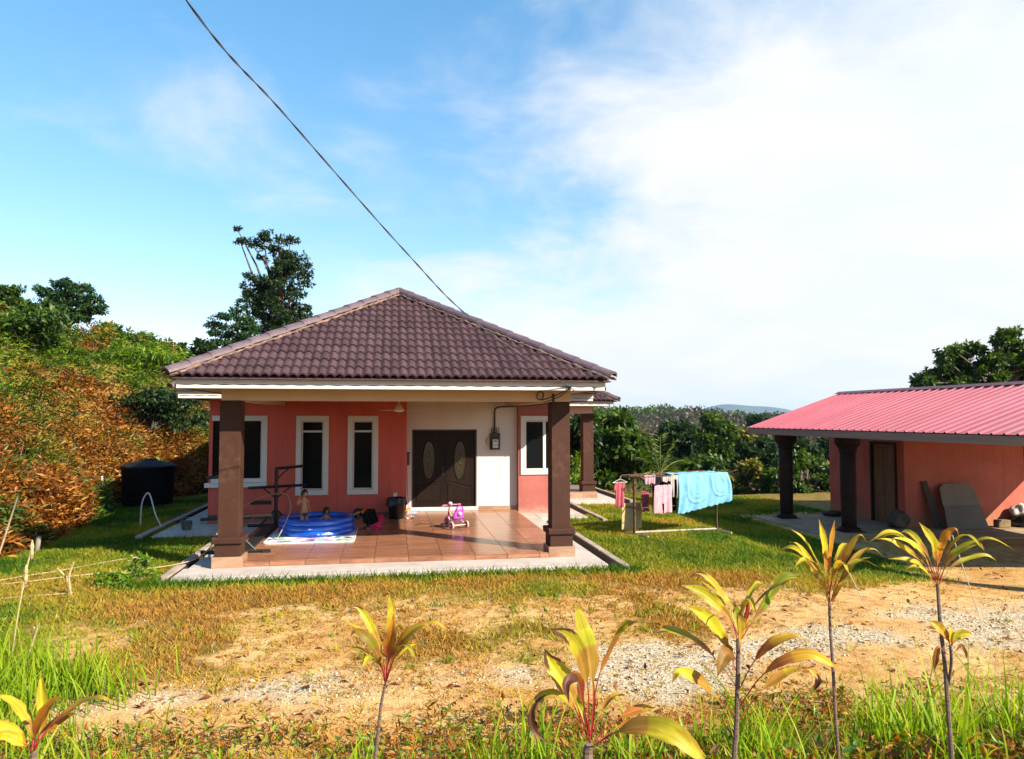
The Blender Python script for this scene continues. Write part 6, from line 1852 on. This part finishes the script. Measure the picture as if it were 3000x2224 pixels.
cent = [(rng.uniform(-2.6, 4.8), rng.uniform(3.6, 5.6), rng.uniform(.6, 1.0)) for _ in range(120)]
parts.append(tufts(cent, .12, 3200, .05, .20, .004, [(.10, .14, .01), (.30, .24, .03), (.46, .26, .05)], [(.26, .30, .02), (.52, .38, .06), (.58, .36, .10)], .9, seg=3))
off, Vs, Fs, Cs = 0, [], [], []
for V, F, C in parts:
    Vs.append(V); Fs.append(F + off); Cs.append(C); off += len(V)
tag(mesh_np('tall_grass', np.concatenate(Vs), np.concatenate(Fs), M_GRASS, np.concatenate(Cs)), 'tall bright green weedy grass along the near bank', 'grass', kind='stuff')
# small fern-like weeds and litter on the bank
N = 22000
wx_, wy_ = rng.uniform(-3.6, 5.4, N), 3.5 + 3.1 * rng.uniform(0, 1, N) ** 1.25
kz = fbm(wx_ * 1.4, wy_ * 1.4, 88, 3)
k2 = kz > .44
wx_, wy_, kz = wx_[k2], wy_[k2], kz[k2]
cols = np.where((rng.uniform(0, 1, len(wx_)) < .62)[:, None], lerp_cols(rng.uniform(0, 1, len(wx_)), GREENS['rust']), lerp_cols(rng.uniform(0, 1, len(wx_)), GREENS['lime']))
V, F, C = leaf_quads(np.stack([wx_, wy_, height(wx_, wy_) + rng.uniform(0, .16, len(wx_))], 1), rng.uniform(.03, .11, len(wx_)), cols, up=.7, aspect=.3)
tag(mesh_np('bank_weeds', V, F, M_LEAF, C), 'low rusty ferns and weeds on the bank at the bottom edge', 'weeds', kind='stuff')

# ------------------------------------------------------------------ cordyline plants
t = NT('cordyline_leaf')
a_ = t.N('ShaderNodeAttribute', attribute_name='Col')
nz = t.noise(14, 4, .6, stretch=(1, 1, 1))
spots = t.ramp(t.noise(55, 3), .66, .74)
cl_ = t.mix(t.math('MULTIPLY', spots, .55), a_.outputs['Color'], (.16, .06, .02))
hs = t.N('ShaderNodeHueSaturation'); t.link(t.math('ADD', t.math('MULTIPLY', nz, .42), .58), hs.inputs['Value']); t.link(cl_, hs.inputs['Color'])
t.link(hs.outputs[0], t.p.inputs['Base Color']); t.p.inputs['Roughness'].default_value = .48; t.p.inputs['Specular IOR Level'].default_value = .28
tr = t.N('ShaderNodeBsdfTranslucent'); t.link(hs.outputs[0], tr.inputs['Color'])
ms = t.N('ShaderNodeMixShader'); ms.inputs[0].default_value = .38
t.link(t.p.outputs[0], ms.inputs[1]); t.link(tr.outputs[0], ms.inputs[2]); t.link(ms.outputs[0], t.out.inputs['Surface'])
M_CORD = t.m
YEL, LIM, GRN, BRN, ORG_, DRK, RED = (.76, .58, .03), (.50, .50, .025), (.22, .32, .02), (.40, .15, .02), (.72, .30, .03), (.05, .02, .01), (.50, .03, .05)
PET = (.42, .03, .05)

def cleaf(parent, pts, w, c0, c1, face=(0, -.55, .83), pet=.18, petw=.13, twist=0.0, edge=None, dead=0.0, curlw=0.0):
    """one strap leaf along 3-D points: red stalk, keeled pleated blade, ragged edge, tapering tip"""
    path = catmull([Vector(p) for p in pts], 9)
    n = len(path)
    V, C = [], []
    face = Vector(face).normalized()
    lens = [0.0]
    for i in range(1, n): lens.append(lens[-1] + (path[i] - path[i - 1]).length)
    L = lens[-1]
    rag = random.uniform(0, 9)
    S = np.linspace(-1, 1, 13)
    stripe = 1 + np.random.default_rng(random.randint(0, 10 ** 6)).normal(0, .13, 13)
    patch = random.uniform(0, 50)
    ec = np.array(edge if edge is not None else (.45, .16, .06))
    for i, p in enumerate(path):
        q = lens[i] / L
        tg = (path[min(i + 1, n - 1)] - path[max(i - 1, 0)]).normalized()
        sd = tg.cross(face)
        if sd.length < .15: sd = tg.cross(Vector((1, 0, .3)))
        sd.normalize()
        nn = sd.cross(tg).normalized()
        tw_ = twist * q + .35 * math.sin(q * 3 + rag)
        rt_ = Quaternion(tg, tw_); sd = rt_ @ sd; nn = rt_ @ nn
        x = 0.0
        if q < pet: ww = petw
        else:
            x = (q - pet) / (1 - pet)
            ww = petw + (1 - petw) * math.sin(math.pi * min(x / .98, 1) ** .92) ** .8
            if x > .7: ww *= 1 - .5 * ((x - .7) / .3) ** 2
        ww = max(ww, .015) * w * .5
        fold = .34 if q > pet else .9
        blade = min(max((q - pet) * 8, 0), 1)
        for k, s in enumerate(S):
            rg_ = 1 + blade * (.05 * math.sin(q * 31 + rag) + .04 * math.sin(q * 67 + 2 * rag + s * 5)) * (abs(s) > .9)
            wav = blade * (.13 * math.sin(q * 13 + rag + 2 * s) + .06 * math.sin(q * 29 + rag)) * s * s * ww
            pleat = blade * (.030 if k % 2 else -.030) * ww
            V.append(p + sd * s * ww * rg_ * (1 - curlw * abs(s) * .4) + nn * (abs(s) * ww * fold + wav + pleat - curlw * ww * s * s))
            m_ = min(max((q - pet * .8) / .9, 0), 1)
            cc = np.array(PET) if q < pet * .8 else (np.array(c0) * (1 - m_) + np.array(c1) * m_) * stripe[k]
            if pet * .8 <= q < pet * 1.6: cc = cc * .5 + np.array(PET) * .5
            if q >= pet:
                pn = vnoise(q * 6 + patch, s * 1.5 + patch, 3)
                cc = cc * (.72 + .5 * pn)
                if pn > .72: cc = cc * .55 + np.array((.30, .12, .03)) * .45
            if k == 6: cc = cc * .75 + np.array((.60, .40, .08)) * .25
            if abs(s) > .95: cc = cc * .5 + ec * .5
            if q > .93: cc = cc * .5 + np.array((.28, .12, .05)) * .5
            if dead and q > 1 - dead + .08 * math.sin(s * 4 + rag): cc = np.array((.12, .045, .025)) * stripe[k]
            C.append(cc)
    m = len(S)
    F = [(i * m + k, i * m + k + 1, (i + 1) * m + k + 1, (i + 1) * m + k) for i in range(n - 1) for k in range(m - 1)]
    return mesh_np('leaf', np.array([tuple(v) for v in V]), F, M_CORD, np.array(C), parent=parent, origin=ORG[parent.name], smooth_=True)

def cordyline(label, stem, d, leaves, r=.014, ws=.62, extra=0):
    """stem: view pixels bottom to top at distance d; leaves: (base, mid.., tip, depth offsets, width px, colours)"""
    top = px(*stem[-1], d)
    b0 = px(*stem[0], d)
    g = gp(b0.x, b0.y, -.03)
    o = thing('cordyline', label, 'plant', g)
    pts = [g] + [px(u, v, d) for u, v in stem]
    path = catmull(pts, 8)
    m = MB(); m.tube(path, [r * (1.05 - .35 * i / len(path)) * (1 + .10 * (i % 2)) for i in range(len(path))], 8)
    m.build('stem', M_STEM, o)
    for lf in leaves:
        P_ = [px(u, v, d + dd) for (u, v), dd in zip(lf['p'], lf.get('z', [0, 0, 0, 0, 0]))]
        cleaf(o, P_, lf['w'] * lf.get('ws', ws) * d * KV / FPX, lf['c'][0], lf['c'][1], face=lf.get('f', (0, -.6, .8)), pet=lf.get('pet', .18) + .07, twist=lf.get('t', 0), edge=lf.get('e'), dead=lf.get('dead', 0), curlw=lf.get('curl', 0), petw=lf.get('pw', .11))
    for k in range(extra):                       # further thin leaves in the whorl, towards and away from the viewer
        a = k * 2.4 + d * 7
        out = Vector((math.cos(a), math.sin(a), 0))
        Lq = random.uniform(.17, .27)
        cleaf(o, [top + Vector((0, 0, .01)), top + out * Lq * .3 + Vector((0, 0, Lq * .55)), top + out * Lq * .75 + Vector((0, 0, Lq * .85)), top + out * Lq * 1.15 + Vector((0, 0, Lq * .70))], random.uniform(.022, .034), random.choice((LIM, YEL, GRN)), YEL, face=(out.x * -.5, out.y * -.5, .8), pet=.3)
    return o
M_STEM = mk('ringed_grey_stem', (.20, .135, .10), .5, 26, .8, .6, 60, stretch=(.3, .3, 6))
def Lf(p, w, c0, c1, z=None, **k): return dict(p=p, w=w, c=(c0, c1), z=z or [0, .0, -.04, -.05, -.06], **k)
CAMF = (.1, -.9, .42)

cordyline('low yellow leaved cordyline with red stalks in the bottom left corner', [(72, 1668), (74, 1640)], 2.7, [
    Lf([(74, 1635), (95, 1560), (92, 1500), (88, 1464)], 42, LIM, YEL, [0, .02, .03, .05], f=CAMF),
    Lf([(74, 1635), (80, 1580), (112, 1530), (140, 1515)], 34, BRN, ORG_, [0, -.05, -.08, -.1], f=CAMF),
    Lf([(74, 1635), (110, 1580), (170, 1535), (215, 1518), (250, 1528)], 38, BRN, YEL, [0, 0, 0, -.05, -.05]),
    Lf([(74, 1635), (60, 1570), (30, 1530), (-8, 1510)], 40, LIM, YEL, [0, .03, .05, .05]),
    Lf([(72, 1640), (40, 1600), (5, 1580), (-30, 1570)], 40, YEL, YEL, [0, -.03, -.05, -.05]),
    Lf([(72, 1640), (45, 1615), (10, 1600), (-25, 1612)], 34, YEL, YEL, [0, -.08, -.1, -.1]),
    Lf([(74, 1640), (100, 1590), (140, 1560), (165, 1552)], 30, BRN, BRN, [0, .05, .08, .08], f=CAMF)], r=.012)

cordyline('thin stemmed cordyline with red stalks standing alone left of centre', [(816, 1668), (822, 1600), (830, 1530), (838, 1490)], 3.3, [
    Lf([(838, 1495), (842, 1420), (850, 1340), (847, 1288)], 34, LIM, YEL, [0, .04, .06, .06], f=CAMF, pet=.3),
    Lf([(838, 1495), (846, 1420), (853, 1370), (856, 1335)], 40, BRN, ORG_, [0, -.06, -.1, -.1], f=CAMF, pet=.3),
    Lf([(838, 1490), (862, 1420), (895, 1375), (925, 1360), (935, 1372)], 38, BRN, YEL, [0, -.05, -.08, -.1, -.1], pet=.3),
    Lf([(838, 1490), (868, 1410), (905, 1368), (945, 1356), (978, 1372)], 30, ORG_, YEL, [0, .06, .1, .1, .1], pet=.3),
    Lf([(838, 1490), (830, 1420), (800, 1350), (775, 1322), (757, 1330)], 30, LIM, YEL, [0, 0, 0, 0, -.02], pet=.3, dead=.1),
    Lf([(838, 1490), (828, 1440), (805, 1395), (775, 1372), (762, 1385)], 36, GRN, BRN, [0, -.06, -.1, -.1, -.1], pet=.3),
    Lf([(838, 1490), (824, 1430), (790, 1375), (745, 1350)], 18, ORG_, YEL, [0, .06, .1, .1], pet=.3)], r=.008, extra=5)

cordyline('big cordyline with torn broad yellow and brown leaves at bottom centre', [(1278, 1668), (1282, 1620)], 2.55, [
    Lf([(1285, 1610), (1292, 1520), (1280, 1430), (1262, 1360), (1250, 1308)], 66, LIM, LIM, [0, .05, .08, .08, .08], f=CAMF, pet=.34),
    Lf([(1285, 1600), (1295, 1500), (1320, 1420), (1350, 1365), (1385, 1352)], 50, (.44, .30, .03), LIM, [0, -.02, -.04, -.1, -.14], f=(.4, -.8, .3), pet=.4, e=RED),
    Lf([(1280, 1600), (1278, 1500), (1262, 1430), (1235, 1385), (1195, 1368)], 48, LIM, (.5, .36, .03), [0, -.06, -.12, -.16, -.2], f=CAMF, pet=.36, dead=.12),
    Lf([(1275, 1600), (1255, 1540), (1225, 1480), (1195, 1435), (1185, 1412)], 58, LIM, YEL, [0, 0, 0, 0, 0], f=CAMF, pet=.30, dead=.12),
    Lf([(1272, 1605), (1245, 1540), (1200, 1510), (1162, 1535), (1160, 1585), (1195, 1620)], 26, LIM, BRN, [0, -.1, -.15, -.18, -.2, -.2], pet=.2, dead=.3),
    Lf([(1280, 1590), (1262, 1500), (1250, 1475), (1232, 1490), (1238, 1530)], 34, BRN, DRK, [0, -.10, -.18, -.22, -.24], f=CAMF, pet=.3, dead=.3),
    Lf([(1290, 1615), (1335, 1570), (1385, 1545), (1425, 1540)], 26, ORG_, YEL, [0, .04, .06, .06], pet=.45),
    Lf([(1285, 1630), (1340, 1595), (1400, 1580), (1470, 1600), (1545, 1670)], 56, LIM, YEL, [0, -.1, -.15, -.2, -.22], pet=.28),
    Lf([(1285, 1630), (1350, 1580), (1405, 1575), (1450, 1610)], 34, YEL, BRN, [0, .05, .02, 0], pet=.35, dead=.35),
    Lf([(1282, 1605), (1270, 1560), (1258, 1530), (1262, 1500)], 22, LIM, LIM, [0, .05, .06, .06], pet=.2),
    Lf([(1292, 1600), (1310, 1545), (1335, 1515), (1360, 1512)], 20, YEL, BRN, [0, .06, .08, .08], pet=.4)], r=.02, ws=.80)

cordyline('tall bushy cordyline with many arching leaves and red new shoot right of centre', [(1598, 1668), (1602, 1590), (1604, 1520), (1606, 1440), (1606, 1390)], 2.65, [
    Lf([(1608, 1400), (1600, 1340), (1575, 1300), (1545, 1262), (1518, 1248), (1500, 1258)], 30, LIM, YEL, [0, .04, .06, .05, .05, .05], pet=.2, dead=.12),
    Lf([(1606, 1400), (1590, 1350), (1555, 1310), (1520, 1285), (1482, 1273)], 40, YEL, LIM, [0, 0, 0, 0, 0], f=CAMF, pet=.22),
    Lf([(1602, 1440), (1580, 1400), (1550, 1355), (1520, 1330), (1490, 1318)], 48, LIM, YEL, [0, -.05, -.08, -.1, -.12], f=CAMF, pet=.18, e=(.5, .25, .2)),
    Lf([(1604, 1500), (1570, 1450), (1520, 1400), (1460, 1372), (1420, 1378)], 44, LIM, (.34, .28, .03), [0, -.02, -.04, -.05, -.06], pet=.3, dead=.06),
    Lf([(1604, 1560), (1560, 1520), (1520, 1480), (1478, 1462), (1462, 1485)], 42, YEL, LIM, [0, -.08, -.12, -.14, -.14], pet=.4, e=(.6, .35, .3)),
    Lf([(1606, 1400), (1608, 1360), (1595, 1325), (1580, 1302)], 44, LIM, GRN, [0, .06, .08, .08], f=CAMF, pet=.1),
    Lf([(1608, 1420), (1610, 1385), (1612, 1360), (1606, 1338)], 62, YEL, (.50, .30, .03), [0, -.10, -.14, -.17], f=CAMF, pet=.2),
    Lf([(1612, 1400), (1622, 1350), (1628, 1320), (1625, 1292)], 22, RED, (.60, .06, .02), [0, 0, 0, 0], f=CAMF, pet=.1, curl=.8),
    Lf([(1612, 1390), (1650, 1330), (1685, 1275), (1710, 1255), (1738, 1252)], 50, GRN, GRN, [0, .04, .06, .06, .06], f=(.5, -.7, .5), pet=.2),
    Lf([(1600, 1460), (1585, 1420), (1570, 1440), (1560, 1475)], 56, BRN, (.25, .16, .03), [0, -.12, -.16, -.18], f=CAMF, pet=.15),
    Lf([(1608, 1500), (1640, 1440), (1680, 1400), (1730, 1385), (1755, 1402)], 34, BRN, YEL, [0, -.02, -.05, -.06, -.06], pet=.3),
    Lf([(1608, 1540), (1650, 1480), (1700, 1440), (1765, 1425), (1828, 1458)], 40, ORG_, YEL, [0, -.05, -.1, -.12, -.12], pet=.32),
    Lf([(1606, 1570), (1650, 1510), (1700, 1470), (1750, 1450)], 34, YEL, YEL, [0, .02, .03, .03], pet=.4),
    Lf([(1750, 1452), (1768, 1462), (1780, 1480), (1770, 1505)], 22, YEL, BRN, [.03, .03, .02, .02], pet=.05, dead=.5)], r=.010, extra=4)

cordyline('tall slim cordyline with yellow rosette in front of the shed columns', [(1826, 1668), (1818, 1560), (1812, 1450), (1806, 1360), (1804, 1300)], 3.2, [
    Lf([(1806, 1310), (1802, 1250), (1805, 1190), (1816, 1132)], 30, ORG_, (.62, .34, .03), [0, -.06, -.1, -.1], f=CAMF, pet=.3),
    Lf([(1806, 1310), (1796, 1240), (1792, 1180), (1782, 1130)], 28, YEL, YEL, [0, 0, 0, 0], f=CAMF, pet=.3),
    Lf([(1804, 1305), (1790, 1250), (1765, 1200), (1745, 1170), (1722, 1152)], 22, LIM, YEL, [0, -.03, -.05, -.05, -.05], pet=.3, e=RED),
    Lf([(1804, 1305), (1788, 1260), (1760, 1215), (1735, 1185), (1718, 1180)], 18, YEL, YEL, [0, .04, .06, .06, .06], pet=.3),
    Lf([(1802, 1310), (1780, 1260), (1755, 1230), (1730, 1212)], 16, LIM, YEL, [0, .05, .08, .08], pet=.3),
    Lf([(1808, 1305), (1825, 1240), (1850, 1190), (1872, 1165), (1886, 1180)], 24, ORG_, YEL, [0, -.04, -.06, -.08, -.08], pet=.3),
    Lf([(1808, 1308), (1835, 1245), (1870, 1205), (1900, 1195), (1920, 1210)], 18, BRN, YEL, [0, .04, .06, .06, .06], pet=.3),
    Lf([(1808, 1310), (1832, 1260), (1858, 1225), (1895, 1212)], 22, GRN, YEL, [0, -.06, -.08, -.08], pet=.3),
    Lf([(1804, 1330), (1798, 1290), (1788, 1265), (1780, 1255)], 18, YEL, ORG_, [0, -.06, -.08, -.08], f=CAMF, pet=.3),
    Lf([(1806, 1335), (1815, 1295), (1826, 1275), (1835, 1262)], 18, ORG_, YEL, [0, -.06, -.08, -.08], f=CAMF, pet=.3)], r=.0075, extra=6)

o6 = cordyline('tallest cordyline with spreading rosette and side shoot at far right', [(2072, 1668), (2064, 1560), (2056, 1450), (2046, 1360), (2040, 1270)], 3.0, [
    Lf([(2040, 1275), (2034, 1220), (2030, 1180), (2000, 1137)], 32, LIM, YEL, [0, 0, 0, 0], f=CAMF, pet=.25),
    Lf([(2040, 1275), (2040, 1220), (2052, 1170), (2078, 1152), (2086, 1165)], 36, ORG_, ORG_, [0, -.06, -.1, -.14, -.14], f=CAMF, pet=.25),
    Lf([(2038, 1272), (2015, 1220), (1985, 1185), (1950, 1172), (1938, 1180)], 32, YEL, YEL, [0, -.04, -.06, -.08, -.08], pet=.25),
    Lf([(2038, 1272), (2010, 1225), (1970, 1195), (1935, 1176), (1908, 1172)], 24, YEL, YEL, [0, .06, .1, .1, .1], pet=.25),
    Lf([(2036, 1275), (2010, 1235), (1975, 1218), (1932, 1216)], 20, LIM, YEL, [0, -.05, -.08, -.08], pet=.25),
    Lf([(2036, 1278), (2015, 1245), (1990, 1232), (1966, 1243)], 22, YEL, YEL, [0, -.12, -.15, -.15], pet=.25),
    Lf([(2042, 1272), (2060, 1225), (2090, 1195), (2125, 1182), (2142, 1195)], 28, GRN, YEL, [0, -.04, -.06, -.08, -.08], pet=.25),
    Lf([(2042, 1275), (2070, 1235), (2110, 1215), (2145, 1208), (2168, 1220)], 22, GRN, YEL, [0, .05, .08, .08, .08], pet=.25)], r=.009, extra=6)
sd_ = [px(2064, 1490, 3.0), px(2070, 1440, 2.98), px(2068, 1405, 2.97)]
MB().tube(catmull(sd_, 6), .006, 7).build('side_shoot', M_STEM, o6)
for P_, w_, c0_, c1_ in (([(2068, 1410), (2056, 1380), (2035, 1358), (2018, 1352)], 20, ORG_, YEL), ([(2068, 1410), (2080, 1385), (2098, 1378), (2116, 1380)], 20, LIM, YEL), ([(2068, 1410), (2070, 1388), (2066, 1368), (2060, 1360)], 18, YEL, YEL), ([(2062, 1425), (2042, 1410), (2034, 1440), (2032, 1462)], 14, BRN, DRK), ([(2072, 1425), (2090, 1405), (2100, 1418), (2104, 1436)], 8, BRN, DRK)):
    cleaf(o6, [px(u, v, 2.97) for u, v in P_], w_ * 2.97 * KV / FPX, c0_, c1_, face=CAMF, pet=.2)
for lab, a, b in (('thin white string tied from the tallest cordyline to the ground', px(2072, 1165, 3.05), px(2118, 1300, 3.6)), ('thin white string tied to the slim yellow cordyline', px(1832, 1215, 3.2), px(1856, 1262, 3.5))):
    q = 1.0
    while (a + (b - a) * q).z > gp(*(a + (b - a) * q).xy).z and q < 9:
        q += .05
    e_ = a + (b - a) * q
    tag(MB().tube([a, a.lerp(e_, .5) - Vector((0, 0, .02)), e_], [.0022, .0016, .0016], 5).build('string', M_PVC, origin=e_), lab, 'string')
